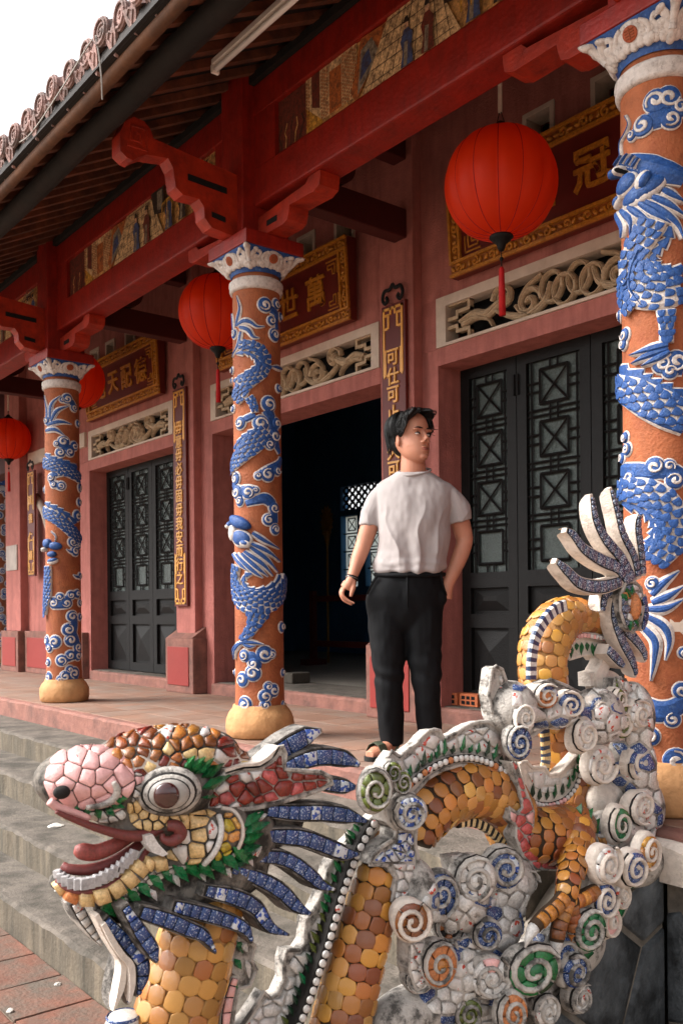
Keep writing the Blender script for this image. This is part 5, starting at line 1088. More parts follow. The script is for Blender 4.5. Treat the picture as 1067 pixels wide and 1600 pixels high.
# --- base stone wall under the dragon
def voronoi(poly, cell, seed, jit=.32, gap=.0):
    """irregular convex cells that fill a 2D polygon"""
    r = random.Random(seed); xs = [p[0] for p in poly]; ys = [p[1] for p in poly]; S = []; row = 0; y = min(ys) - cell
    cx, cy = (cell, cell) if not isinstance(cell, tuple) else cell; y = min(ys) - cy
    while y < max(ys) + cy:
        x = min(xs) - cx + (row % 2) * cx / 2
        while x < max(xs) + cx: S.append((x + r.uniform(-jit, jit) * cx, y + r.uniform(-jit, jit) * cy)); x += cx
        y += cy * .88; row += 1
    out = []
    for i, s in enumerate(S):
        P = list(poly); near = sorted((abs(t[0] - s[0]) + abs(t[1] - s[1]), j) for j, t in enumerate(S) if j != i and abs(t[0] - s[0]) < 3 * cx and abs(t[1] - s[1]) < 3 * cy)[:16]
        for _, j in near:
            t = S[j]; nx, ny = t[0] - s[0], t[1] - s[1]; l = math.hypot(nx, ny); nx, ny = nx / l, ny / l; d = nx * (s[0] + t[0]) / 2 + ny * (s[1] + t[1]) / 2 - gap
            Q = []
            for k in range(len(P)):
                a, b = P[k], P[(k + 1) % len(P)]; da, db = nx * a[0] + ny * a[1] - d, nx * b[0] + ny * b[1] - d
                if da <= 0: Q.append(a)
                if da * db < 0: f = da / (da - db); Q.append((a[0] + (b[0] - a[0]) * f, a[1] + (b[1] - a[1]) * f))
            P = Q
            if len(P) < 3: break
        if len(P) < 3: continue
        A = abs(sum(P[k][0] * P[(k + 1) % len(P)][1] - P[(k + 1) % len(P)][0] * P[k][1] for k in range(len(P)))) / 2
        if A > cx * cy * .09: out.append((P, A))
    return out
def dedupe(P, e):
    Q = []
    for p in P:
        if not Q or math.hypot(p[0] - Q[-1][0], p[1] - Q[-1][1]) > e: Q.append(p)
    while len(Q) > 3 and math.hypot(Q[0][0] - Q[-1][0], Q[0][1] - Q[-1][1]) < e: Q.pop()
    return Q
def tile_from(P3, h, dome=.15, inset=.07, sink=.004, face=None):
    """raised piece over a 3D outline"""
    c = sum(P3, V()) / len(P3); n = V()
    for i in range(len(P3)): n += (P3[i] - c).cross(P3[(i + 1) % len(P3)] - c)
    if n.length < 1e-9: return None
    n.normalize()
    if n.dot((face or CAM) - c) < 0: n = -n; P3 = P3[::-1]
    m = len(P3); vs = [p - n * sink for p in P3] + [p.lerp(c, inset * .35) + n * h * .7 for p in P3] + [p.lerp(c, inset) + n * h for p in P3] + [c + n * h * (1 + dome)]
    fs = [(j * m + i, j * m + (i + 1) % m, (j + 1) * m + (i + 1) % m, (j + 1) * m + i) for j in range(2) for i in range(m)] + [(2 * m + i, 2 * m + (i + 1) % m, 3 * m) for i in range(m)]
    return vs, fs
def put(P3, h, m, parent, name='mosaic_tile', **k):
    t = tile_from(P3, h, **k)
    if t is None: return
    return ob(name, mesh(name, *t), m, parent, None, True)
def mosaic(poly, cell, mats, parent, seed, proj, h=.005, gap=1.0, name='mosaic_tile', jit=.36, round_=True, dome=.15):
    cen = (sum(p[0] for p in poly) / len(poly), sum(p[1] for p in poly) / len(poly))
    for P, A in voronoi(poly, cell, seed, jit, gap):
        P = dedupe(P, 1.5)
        if len(P) < 3: continue
        if round_ and len(P) > 3:   # cut the corners
            Q = []
            for i in range(len(P)):
                a, b, c = P[i - 1], P[i], P[(i + 1) % len(P)]; Q += [(b[0] + (a[0] - b[0]) * .1, b[1] + (a[1] - b[1]) * .1), (b[0] + (c[0] - b[0]) * .1, b[1] + (c[1] - b[1]) * .1)]
            P = Q
        P3 = [proj(*p) for p in P]
        if any(p is None for p in P3):     # the outline runs past the edge of the form: draw it in
            for i, p in enumerate(P):
                for k in range(1, 9):
                    if P3[i] is None: P3[i] = proj(p[0] + (cen[0] - p[0]) * .045 * k, p[1] + (cen[1] - p[1]) * .045 * k)
        if any(p is None for p in P3): continue
        if max((P3[i] - P3[i - 1]).length for i in range(len(P3))) > .12: continue
        put(P3, h, R.choice(mats), parent, name, dome=dome)
def onmesh(bvh, fallback=None):
    def f(u, v):
        r = ray(u, v).normalized(); hit = bvh.ray_cast(CAM, r)
        if hit[0] is None: return fallback
        return hit[0]
    return f
def plane(w): return lambda u, v: D3(u, v, w)
def bvh_of(me): return BVHTree.FromPolygons([v.co.copy() for v in me.vertices], [tuple(p.vertices) for p in me.polygons])

M_st = mat('dark_stone', '#505457', .65, .45, 9, .6, 60, dirt='#141516', dscale=5, damt=.85, rnd=.35, lo=.42, hi=.6); M_mo = mat('lime_mortar', '#7a7268', .9, .2, 15, .5, 50, dirt='#35332f', dscale=5, damt=.8)
SW = thing('stone_wall', (-1.8, 2.3, GZ), 'dark grey stone wall with pale mortar under the mosaic dragon', 'wall')
top = [(D3(u, v, .165).y, max(GZ + .02, D3(u, v, .165).z)) for u, v in ((780, 1690), (812, 1625), (846, 1578), (884, 1538), (915, 1500), (945, 1462), (966, 1425), (986, 1395), (1008, 1372), (1030, 1350))]; top = [(top[0][0] - .1, GZ)] + top + [(2.735, top[-1][1]), (2.735, GZ)]
q = MB(); q.prism(top, lambda a, b, d: V((d, a, b)), -2.04, -1.735); q.obj('wall_core', M_mo, SW)
for P, A in voronoi([(a, b) for a, b in top], .33, 5, .42, .006):
    put([V((-1.735, a, b)) for a, b in dedupe(P, .01)], .014, M_st, SW, 'stone', dome=.2, inset=.14, sink=.02)
box('platform_wall', -1.73, 2, 2.76, 2.95, GZ, -.165, M_mo, SW)
for P, A in voronoi([(-1.73, GZ), (-.3, GZ), (-.3, -.165), (-1.73, -.165)], .33, 8, .42, .006): put([V((a, 2.76, b)) for a, b in dedupe(P, .01)], .014, M_st, SW, 'stone', dome=.2, inset=.14, sink=.02)
tag(rough_slab('coping_stone', -1.76, 2, 2.70, 2.9, -.165, -.03, C_w, None, j=.012), 'worn white coping stone under the right column', 'coping')
box('platform_core', -1.72, 2, 2.95, 4.4, GZ, -.03, M_mo, SW); box('step_core', -14, -2.03, 2.78, 4.4, GZ, -.175, M_mo, SW)

# --- scales on a coil
scale_me = {}
for k, m_ in enumerate(G_am):
    for s in range(2):
        q = MB(); r = random.Random(k * 7 + s); n = 10; pol = []
        for i in range(n): t = 2 * pi * i / n; e = (abs(cos(t)) ** 3 + abs(sin(t)) ** 3) ** (-1 / 3); pol.append((cos(t) * e * .5 * r.uniform(.93, 1.05), sin(t) * e * .5 * r.uniform(.93, 1.05)))
        vs = []
        for kk, h in ((1, -.12), (.98, .1), (.82, .2)):
            for a, b in pol: vs.append((a * kk, b * kk, h))
        vs.append((0, 0, .26)); q.add(vs, [(j * n + i, j * n + (i + 1) % n, (j + 1) * n + (i + 1) % n, (j + 1) * n + i) for j in range(2) for i in range(n)] + [(2 * n + i, 2 * n + (i + 1) % n, 3 * n) for i in range(n)])
        me = q.make('scale'); me.materials.append(m_); me.polygons.foreach_set('use_smooth', [True] * len(me.polygons)); scale_me[k, s] = me
def coil(name, pts, size, skip=None, span=2.0, mix=(0, 0, 1, 1, 2, 3), flatw=1.0, grout=None):
    """pts: (u, v, r px, w); size: scale size px; skip(theta) True where no scales go"""
    P = spl([(*D3(p[0], p[1], p[3]), p[2] * SP(p[0], p[1], p[3])) for p in pts], 10); pos = [V(p[:3]) for p in P]; rr = [p[3] for p in P]
    q = MB(); q.tube(pos, [r * .97 for r in rr], 24, True, 1, (1, 0, 0)); o = q.obj(name, grout or C_b, DR, True)
    L_ = [0]
    for i in range(1, len(pos)): L_.append(L_[-1] + (pos[i] - pos[i - 1]).length)
    s = size * SP(pts[len(pts) // 2][0], pts[len(pts) // 2][1]); d = s * .5; row = 0
    while d < L_[-1]:
        i = next(k for k in range(len(L_) - 1) if L_[k + 1] >= d); f = (d - L_[i]) / (L_[i + 1] - L_[i]); c = pos[i].lerp(pos[i + 1], f); r = rr[i] + (rr[i + 1] - rr[i]) * f
        T = (pos[min(i + 2, len(pos) - 1)] - pos[max(i - 1, 0)]).normalized(); N1 = (V((1, 0, 0)) - T * T.x).normalized(); N2 = T.cross(N1)
        vw = CAM - c; t0 = atan2(vw.dot(N2), vw.dot(N1)); m = max(5, round(2 * pi * r / s)); st = 2 * pi / m
        for k in range(m):
            t = (k + .5 * (row % 2)) * st; dt = (t - t0 + pi) % (2 * pi) - pi; tt = (t + pi) % (2 * pi) - pi
            if abs(dt) > span or (skip and skip(tt, d / L_[-1])): continue
            n = N1 * cos(t) + N2 * sin(t); a = T.cross(n); sx, sy = s * R.uniform(1.0, 1.14) * (st * r / s), s * R.uniform(.98, 1.12)
            jt = R.uniform(-.12, .12); n2 = (n + T * R.uniform(-.08, .08) + a * R.uniform(-.06, .06)).normalized(); a = (a - n2 * a.dot(n2)).normalized(); b = n2.cross(a); a, b = a * cos(jt) + b * sin(jt), b * cos(jt) - a * sin(jt)
            pz = c + n * r; M = Matrix(((a.x * sx, b.x * sy, n2.x * s * .35, pz.x), (a.y * sx, b.y * sy, n2.y * s * .35, pz.y), (a.z * sx, b.z * sy, n2.z * s * .35, pz.z), (0, 0, 0, 1)))
            ob('scale', scale_me[R.choice(mix), R.randrange(2)], None, o, M)
        d += s * .9; row += 1
    return o, pos, rr
# --- generic pieces on the dragon's side
def YZ(w): return lambda a, b, h: V((XD + w + h, a, b))
def y2(u, v, w): p = D3(u, v, w); return (p.y, p.z)
def strand(pts, w=.06, th=.05, cem=None, tiles=(), name='mane_strand', tl=1.7, tip=.35, dark=True):
    cem = cem or C_g; P = spl([(*y2(p[0], p[1], w), p[2] * SP(p[0], p[1], w)) for p in pts], 7); n = len(P) - 1
    hw = [p[2] for p in P]
    for i in range(n + 1):
        e = min(i / n, 1) ; k = 1 if e < .8 else (1 - (e - .8) / .2 * (1 - tip)); hw[i] *= k
    pts2 = [p[:2] for p in P]; fn = YZ(w)
    ths = [th * (1 - .6 * max(0, (i / n - .9) / .1) ** 2) for i in range(n + 1)]
    q = MB(); q.ribbon(pts2, hw, fn, ths, [-x for x in ths], .93); o = q.obj(name, cem, DR)
    L_ = [0]
    for i in range(1, n + 1): L_.append(L_[-1] + math.hypot(P[i][0] - P[i - 1][0], P[i][1] - P[i - 1][1]))
    def at(d):
        i = next((k for k in range(n) if L_[k + 1] >= d), n - 1); f = min(1, (d - L_[i]) / max(1e-6, L_[i + 1] - L_[i])); a, b = P[i], P[i + 1]; tx, ty = b[0] - a[0], b[1] - a[1]; l = math.hypot(tx, ty) or 1
        return a[0] + tx * f, a[1] + ty * f, -ty / l, tx / l, hw[i] + (hw[i + 1] - hw[i]) * f
    if dark: q = MB(); q.ribbon(pts2[1:-1], [x * .8 for x in hw[1:-1]], fn, .002, 0, .95); q.obj('grout_bed', C_k, o)
    if tiles:
        d = L_[-1] * .03; end = L_[-1] * .975
        while d < end:
            x, y, nx, ny, h_ = at(d); ln = max(.008, h_ * tl * R.uniform(.75, 1.2)); e = min(end, d + ln)
            if end - e < .006: e = end
            A, B = at(d + .0012), at(e - .0012); P3 = []
            for (X_, Y_, NX, NY, H_), s in ((A, -1), (B, -1), (B, 1), (A, 1)): P3.append(fn(X_ + NX * H_ * .7 * s, Y_ + NY * H_ * .7 * s, .002))
            put(P3, .0045, R.choice(tiles), o, 'mosaic_tile', dome=.25, face=V((20, P3[0].y - 8, 1)), inset=.1); d = e
    return o
def scroll(u, v, r, mats, w=.12, tilt=.3, cem=None, cw=1, a0=0.0, th=.032, n=7, ell=1.0, rim=True, mid=None):
    cem = cem or C_w; c = D3(u, v, w); m = r * 1.1 * SP(u, v, w); ax = V((sin(tilt) * 1.0, cos(tilt), 0)); nn = V((cos(tilt), -sin(tilt), 0))
    fn = lambda a, b, h: c + ax * a * ell + UV * b + nn * h
    wob = [1 + .05 * sin(2 * (2 * pi * i / 26) + a0 * 3) + .035 * sin(3 * (2 * pi * i / 26) + a0) for i in range(26)]; sq = R.uniform(.88, 1.08)
    out = [(m * w_ * sq * cos(2 * pi * i / 26), m * w_ / sq * sin(2 * pi * i / 26)) for i, w_ in enumerate(wob)]
    q = MB(); q.disc((0, 0), m, fn, th, -th, 26, .06, poly=out); o = q.obj('cloud_scroll', cem, DR, True)
    R2 = lambda t: m * sq ** (1 if abs(cos(t)) > .7 else -1)
    cuts = [0]
    while cuts[-1] < .86: cuts.append(cuts[-1] + R.uniform(.7, 1.35) / n)
    cuts = [c_ / cuts[-1] for c_ in cuts]
    for k in range(len(cuts) - 1):
        t0 = a0 + 2 * pi * cuts[k] + .04; t1 = a0 + 2 * pi * cuts[k + 1] - .04; ro, ri = m * .84, m * R.uniform(.3, .4)
        P3 = [fn(ro * sq * cos(t), ro / sq * sin(t), .004) for t in (t0, (2 * t0 + t1) / 3, (t0 + 2 * t1) / 3, t1)] + [fn(ri * cos(t), ri * sin(t), .008) for t in (t1, t0)]
        put(P3, .006, R.choice(mats), o, 'mosaic_tile', face=c + nn * 5)
    put([fn(m * .33 * cos(2 * pi * i / 8), m * .33 * sin(2 * pi * i / 8), .008) for i in range(8)], .008, R.choice(mid or mats), o, 'mosaic_tile', face=c + nn * 5)
    k = 26; tn = R.uniform(1.75, 2.05); sp = spiral((0, 0), m * .95, tn, a0, cw, k, .1); sp = [(x * sq, y / sq) for x, y in sp]; e0 = R.uniform(.085, .11)
    q = MB(); q.ribbon(sp, [m * (e0 + .035 + (.06 if i > k - 3 else 0)) * (1 if i else .5) for i in range(k + 1)], fn, .008, .001, .6); dk = q.obj('dark_outline', C_k, o)
    q = MB(); q.ribbon(sp, [m * (e0 + (.06 if i > k - 3 else 0)) * (1 if i else .5) for i in range(k + 1)], fn, .019, .003, .35); q.obj('spiral_ridge', cem, o, True)
    return o
def plate(poly, w, th, cem, name, parent=None):
    """thick cut-out standing in the dragon's plane, front face towards +X"""
    q = MB(); P = [y2(u, v, w) for u, v in poly]; q.prism(P, lambda a, b, d: V((d, a, b)), XD + w - th, XD + w); o = q.obj(name, cem, parent or DR)
    q = MB(); q.ribbon(P + P[:1], .0055, YZ(w), .006, -.001); q.obj('plaster_edge', cem, o); return o
def leaf(p, t, w, wd, m, parent, proj=None, name='glazed_leaf', lift=.012):
    pr_ = proj or plane(w); a, b = pr_(*p), pr_(*t)
    if a is None or b is None: return
    if proj: n0 = (CAM - a).normalized(); a += n0 * .006; b += n0 * .012
    d = b - a; n = V((.8, -.6, 0)); s = d.cross(n).normalized() * wd * SP(*p); n = s.cross(d).normalized(); n = n if n.x > 0 else -n
    vs = [a - n * .006, a.lerp(b, .35) + s - n * .003, a.lerp(b, .7) + s * .6 - n * .003, b, a.lerp(b, .7) - s * .6 - n * .003, a.lerp(b, .35) - s - n * .003, a.lerp(b, .15) + n * lift * .7, a.lerp(b, .5) + n * lift]
    return ob(name, mesh(name, vs, [(0, 1, 6), (1, 2, 7, 6), (2, 3, 7), (3, 4, 7), (4, 5, 6, 7), (5, 0, 6), (0, 5, 4, 3, 2, 1)]), m, parent)
def beads(path, rpx, w, parent, mats, step=1.12, name='bead_tile'):
    P = spl([(*y2(u, v, w), rpx * SP(u, v, w)) for u, v in path], 8); d = 0; last = None
    fn = YZ(w); nxt = 0; acc = 0
    for i in range(1, len(P)):
        seg = math.hypot(P[i][0] - P[i - 1][0], P[i][1] - P[i - 1][1])
        while nxt <= acc + seg:
            f = (nxt - acc) / seg; c = (P[i - 1][0] + (P[i][0] - P[i - 1][0]) * f, P[i - 1][1] + (P[i][1] - P[i - 1][1]) * f); r = P[i][2]
            q = MB(); q.disc(c, r, fn, .006, 0, 9, .5); q.obj(name, R.choice(mats), parent, True); nxt += 2 * r * step
        acc += seg
# --- coils: neck, rising body, arch, rump, tail
neck, _, _ = coil('neck_coil', [(330, 1405, 50, -.01), (313, 1450, 57, 0), (298, 1510, 61, .0), (276, 1585, 64, 0), (258, 1660, 66, 0), (250, 1760, 68, 0), (255, 1850, 70, 0)], 30, None, 1.75, (0, 1, 2, 2, 4, 4), grout=C_t)
coil('body_coil', [(612, 1315, 26, .02), (594, 1355, 30, .03), (582, 1410, 37, .03), (569, 1455, 42, .03), (556, 1505, 44, .03), (544, 1555, 45, .03), (530, 1610, 46, .03), (508, 1690, 48, .02), (480, 1770, 50, .0)], 26, lambda t, s: False, 1.6, (0, 0, 0, 1, 2, 3))
coil('arch_coil', [(640, 1312, 36, .0), (652, 1282, 43, .0), (676, 1254, 47, .0), (708, 1235, 49, .0), (745, 1232, 47, .0), (777, 1250, 46, 0), (798, 1282, 45, .0), (812, 1315, 42, -.01)], 21, None, 1.7, (0, 0, 1, 1, 3, 2))
coil('rump_coil', [(806, 1306, 40, .03), (835, 1308, 45, .05), (868, 1305, 46, .06), (895, 1292, 34, .06), (908, 1285, 20, .05)], 19, None, 1.7, (1, 1, 3, 0, 3))
coil('rear_coil', [(862, 1310, 34, -.05), (882, 1262, 33, -.06), (888, 1210, 32, -.07), (876, 1160, 29, -.07), (862, 1110, 30, -.06), (850, 1070, 35, -.05)], 21, None, 1.7, (0, 1, 1, 3))
tail, tpos, trr = coil('tail_coil', [(849, 1075, 36, -.03), (847, 1030, 37, -.03), (855, 993, 38, -.03), (877, 968, 34, -.03), (905, 963, 26, -.03), (935, 972, 22, -.02), (966, 984, 19, -.01)], 18.5, None, 1.9, (0, 0, 2, 1, 4), grout=C_t)
# striped belly bands
def bands(path, hw, w, parent, cols, step, th=.01):
    P = spl([(*y2(u, v, w), hw * SP(u, v, w)) for u, v in path], 14); fn = YZ(w); acc = 0; k = 0; st = []
    for i in range(1, len(P)):
        acc += math.hypot(P[i][0] - P[i - 1][0], P[i][1] - P[i - 1][1]); st.append(P[i - 1])
        if acc > step * SP(*path[0]) or i == len(P) - 1:
            st.append(P[i]); q = MB(); q.ribbon([p[:2] for p in st], [p[2] for p in st], fn, th + .001 * (k % 2), -.01, .8); q.obj('belly_band', cols[k % len(cols)], parent); st = []; acc = 0; k += 1
bands([(831, 1062), (832, 1030), (837, 1000), (849, 974), (868, 953), (884, 946)], 9.5, .068, tail, [glaze('band_navy', '#1c3152', dirt='#101a2a'), G_wh], 6.2, .014)
bands([(852, 1205), (855, 1185), (854, 1165), (853, 1140)], 10, -.01, DR, [glaze('band_navy', '#1c3152'), G_cr], 5.5)
bands([(716, 1287), (736, 1285), (756, 1291), (774, 1304), (788, 1320)], 7.5, .05, DR, [C_k, G_cr], 5.2, .012)
# --- arch crest: beads, green spikes, white scalloped fin
crest = plate([(590, 1232), (586, 1215), (600, 1190), (612, 1174), (624, 1182), (636, 1172), (650, 1162), (660, 1150), (669, 1142), (679, 1140), (687, 1142), (693, 1156), (703, 1150), (711, 1146), (722, 1138), (734, 1132), (748, 1128), (762, 1127), (780, 1140), (790, 1165), (800, 1190), (808, 1225), (790, 1225), (770, 1205), (745, 1195), (715, 1196), (690, 1203), (668, 1216), (648, 1238), (630, 1252)], .045, .035, C_g, 'crest_fin')
mosaic([(598, 1205), (612, 1182), (628, 1188), (652, 1168), (672, 1149), (684, 1150), (692, 1163), (712, 1153), (735, 1140), (760, 1136), (778, 1150), (788, 1178), (760, 1176), (725, 1170), (690, 1176), (660, 1192), (640, 1212), (612, 1222)], 24, [G_wh, G_wh, G_wr], crest, 31, plane(.046), .005, 1.2)
arc = [(640, 1226), (655, 1213), (670, 1202.5), (686, 1194), (703, 1188), (722, 1184.5), (740, 1185), (758, 1190), (775, 1198), (790, 1209), (802, 1224)]
strip = strand([(u, v, 7.5) for u, v in arc], .058, .03, C_g, (), 'bead_strip', tip=1, dark=True); beads(arc, 5.2, .061, strip, [G_wh, G_wh, G_wr, G_wr, G_or])
for i in range(15):
    t = i / 14; k = t * (len(arc) - 1); a = int(min(k, len(arc) - 2)); f = k - a; u = arc[a][0] + (arc[a + 1][0] - arc[a][0]) * f; v = arc[a][1] + (arc[a + 1][1] - arc[a][1]) * f
    h = R.uniform(14, 30); leaf((u - 2, v - 8), (u + 1 + 5 * R.uniform(-.5, 1), v - 8 - h), .052, 3.6 + h * .06, R.choice([G_gr, G_gr, G_dg]), crest, name='green_spike')
# --- body crest: beads, leaves, white fin to its left
bp = [(584, 1287), (573, 1305), (561, 1328), (549, 1358), (538, 1388), (529, 1418), (520, 1450), (511, 1482), (500, 1515), (488, 1550), (476, 1582), (462, 1612), (440, 1650)]
fin = plate([(598, 1262), (560, 1300), (535, 1325), (515, 1352), (505, 1392), (492, 1420), (479, 1436), (477, 1470), (468, 1484), (448, 1485), (444, 1500), (444, 1530), (434, 1553), (422, 1560), (412, 1550), (400, 1570), (378, 1602), (360, 1650), (445, 1650), (485, 1565), (512, 1490), (535, 1405), (556, 1345), (590, 1292)], .005, .04, C_g, 'back_fin')
mosaic([(522, 1350), (512, 1390), (500, 1425), (487, 1440), (485, 1478), (470, 1492), (452, 1492), (450, 1532), (438, 1560), (415, 1562), (385, 1605), (420, 1650), (462, 1590), (485, 1540), (500, 1485), (518, 1420), (540, 1360)], 27, [G_wh, G_wh, G_wh, G_wr], fin, 33, plane(.006), .006, 1.2)
strip = strand([(u, v, 8.5) for u, v in bp], .05, .05, C_k, (), 'bead_strip', tip=1); beads(bp, 6.3, .053, strip, [G_wh, G_wh, G_wh, G_wr])
for i in range(24):
    k = (i + .3) / 24 * (len(bp) - 1); a = int(min(k, len(bp) - 2)); f = k - a; u = bp[a][0] + (bp[a + 1][0] - bp[a][0]) * f - 9; v = bp[a][1] + (bp[a + 1][1] - bp[a][1]) * f
    leaf((u - 1, v + 10), (u - 14 - R.uniform(0, 8), v - 12 - R.uniform(0, 10)), .022, 6, R.choice([G_gr, G_dg, G_dg, G_ol]), fin, name='green_spike')
# neck's own crest on its right side
nf = plate([(365, 1452), (372, 1470), (382, 1462), (398, 1478), (392, 1500), (400, 1515), (390, 1540), (372, 1545), (366, 1570), (362, 1610), (340, 1660), (300, 1660), (330, 1590), (352, 1520)], .0, .05, C_g, 'neck_fin')
for (a, b, m_) in (((368, 1470), (380, 1490), G_gr), ((366, 1500), (378, 1515), G_gr), ((360, 1530), (372, 1545), G_gr), ((383, 1500), (390, 1530), G_wh), ((376, 1475), (388, 1488), G_wh)): leaf(a, b, .004, 7, m_, nf)
strand([(368, 1525, 6), (360, 1550, 9), (354, 1580, 10), (350, 1620, 11)], .03, .05, C_g, [G_ro, G_pk], 'neck_trim', 2.4)
# --- rear fin and spikes
fin2 = plate([(812, 1192), (822, 1190), (830, 1199), (851, 1199), (857, 1211), (872, 1209), (889, 1193), (898, 1183), (907, 1172), (909, 1190), (902, 1219), (886, 1239), (862, 1252), (838, 1254), (822, 1240)], .03, .04, C_w, 'crest_fin')
mosaic([(822, 1205), (850, 1206), (856, 1217), (874, 1216), (892, 1200), (900, 1205), (888, 1224), (862, 1238), (838, 1240)], 22, [G_wh, G_wh, G_wr], fin2, 41, plane(.031), .004, 1.0)
a2 = [(830, 1253), (846, 1258), (864, 1257), (882, 1249), (896, 1234), (904, 1215), (907, 1195)]
strip = strand([(u, v, 6) for u, v in a2], .042, .03, C_w, (), 'bead_strip', tip=1); beads(a2, 4, .045, strip, [G_wr, G_wh, G_pk])
for i in range(9):
    k = (i + .4) / 9 * (len(a2) - 1); a = int(min(k, len(a2) - 2)); f = k - a; u = a2[a][0] + (a2[a + 1][0] - a2[a][0]) * f; v = a2[a][1] + (a2[a + 1][1] - a2[a][1]) * f
    leaf((u - 3, v - 6), (u - 1, v - 34 + 8 * f), .036, 4.2, R.choice([G_gr, G_dg]), fin2, name='green_spike')
for (a, b) in (((900, 1285), (908, 1255)), ((912, 1292), (926, 1262)), ((922, 1305), (937, 1278))): leaf(a, b, .1, 10, G_gr, DR, name='green_spike', lift=.02)
# pink flame fins by the rump
for k, po in enumerate(([(799, 1190), (806, 1196), (816, 1226), (826, 1250), (832, 1268), (829, 1320), (842, 1297), (849, 1306), (851, 1328), (842, 1343), (870, 1350), (884, 1344), (868, 1358), (838, 1357), (816, 1336), (806, 1308), (806, 1290), (796, 1280), (795, 1262), (808, 1272), (816, 1262), (811, 1232)],)):
    pf = plate(po, .1, .05, C_g, 'flame_fin'); mosaic(po, 21, [G_ro, G_ro, G_ro, G_pk], pf, 50 + k, plane(.101), .005, 1.3)
# --- hind leg and claw
leg, _, _ = coil('hind_leg', [(905, 1290, 21, .12), (903, 1325, 24, .16), (892, 1362, 20, .2), (884, 1395, 16, .22), (884, 1418, 17, .22)], 16.5, None, 1.7, (0, 1, 1, 3))
for pts in ([(880, 1402), (866, 1418), (849, 1432), (834, 1449)], [(884, 1412), (877, 1432), (871, 1452), (869, 1470)], [(890, 1412), (894, 1432), (895, 1452), (901, 1468)], [(894, 1408), (908, 1403), (920, 1397), (929, 1392)]):
    P = spl([(*D3(u, v, .235), 11.5 * SP(u, v)) for u, v in pts], 3); q = MB(); q.tube([p[:3] for p in P], [p[3] * (1 - .12 * i / len(P)) for i, p in enumerate(P)], 12, True, 1, (1, 0, 0)); tq = q.obj('toe', C_b, DR, True)
    for i in range(1, len(P) - 1, 2):
        c, r = V(P[i][:3]), P[i][3]; T = (V(P[i + 1][:3]) - V(P[i - 1][:3])).normalized(); N1 = (V((.8, -.6, 0)) - T * T.dot(V((.8, -.6, 0)))).normalized(); B = T.cross(N1)
        P3 = [c + (N1 * cos(t) + B * sin(t)) * r * 1.0 + T * s * r * .52 for s, t in ((-1, -1), (-1, -.3), (-1, .3), (-1, 1), (1, 1), (1, .3), (1, -.3), (1, -1))]; put(P3, .005, G_am[R.choice((0, 1, 3))], tq, 'toe_tile', dome=.5)
    e = V(P[-1][:3]); T = (V(P[-1][:3]) - V(P[-3][:3])).normalized(); r = P[-1][3]; q = MB(); q.tube([e - T * r * .4, e + T * r * .5 + UV * -.003, e + T * r * 1.3 + V((0, 0, -.012)), e + T * r * 1.9 + V((0, 0, -.026))], [r * .8, r * .72, r * .42, r * .1], 10, True, 1, (1, 0, 0)); q.obj('claw', G_wh, tq, True)
# --- cloud mass and scrolls
q = MB()
for u, v, a, b in ((795, 1105, 36, 42), (860, 1112, 55, 26), (930, 1120, 42, 45), (985, 1120, 26, 55), (985, 1195, 32, 52), (1000, 1262, 28, 50), (950, 1310, 44, 46), (990, 1345, 42, 40), (935, 1395, 46, 55), (890, 1475, 55, 50), (835, 1520, 55, 58), (770, 1530, 58, 58), (705, 1520, 50, 62), (760, 1450, 55, 46), (790, 1375, 44, 36), (712, 1405, 46, 46), (650, 1575, 70, 36), (720, 1610, 110, 40), (645, 1400, 28, 60), (830, 1590, 80, 40), (780, 1660, 140, 50)):
    wq = .13 if u > 860 and v > 1320 else .07 if v > 1180 or u > 900 else .05; c = D3(u, v, wq); s = SP(u, v); q.ell(c, (.085, a * s / .8, b * s), None, 18, 10)
me = smooth_mesh(q, .012, 4, .5); cbase = ob('cloud_base', me, C_g, DR); cpj = onmesh(bvh_of(me))
for k, (po, ms) in enumerate((([(925, 1070), (1015, 1070), (1020, 1150), (1030, 1240), (1040, 1320), (1000, 1345), (930, 1330), (925, 1290), (960, 1230), (945, 1180), (900, 1170), (900, 1120)], [G_wr, G_wh, G_wh, G_bl]), ([(930, 1335), (1015, 1340), (985, 1400), (955, 1460), (900, 1530), (870, 1530), (900, 1450)], [G_bl, G_wr, G_gr, G_wh]), ([(690, 1360), (760, 1340), (820, 1360), (830, 1420), (870, 1480), (860, 1570), (800, 1600), (690, 1600), (640, 1540), (630, 1450)], [G_wh, G_wh, G_wr, G_bl]), ([(800, 1070), (905, 1090), (905, 1140), (850, 1135), (800, 1150)], [G_wr, G_bl, G_wh]))):
    mosaic(po, 25, ms, cbase, 300 + k, cpj, .005, 1.6)
q = MB(); q.ell(D3(944, 1248, .03), (.06, .085, .062)); q.ell(D3(965, 1262, .02), (.05, .06, .05)); ob('plaster_boulder', smooth_mesh(q, .008, 4), C_w, DR)
WR, BL, BW, OL, GR, AM, WH = [G_wr, G_wh], [G_bl], [G_bw, G_bl], [G_ol], [G_gr, G_gr, G_dg], G_am[:3], [G_wh, G_wh, G_wr]
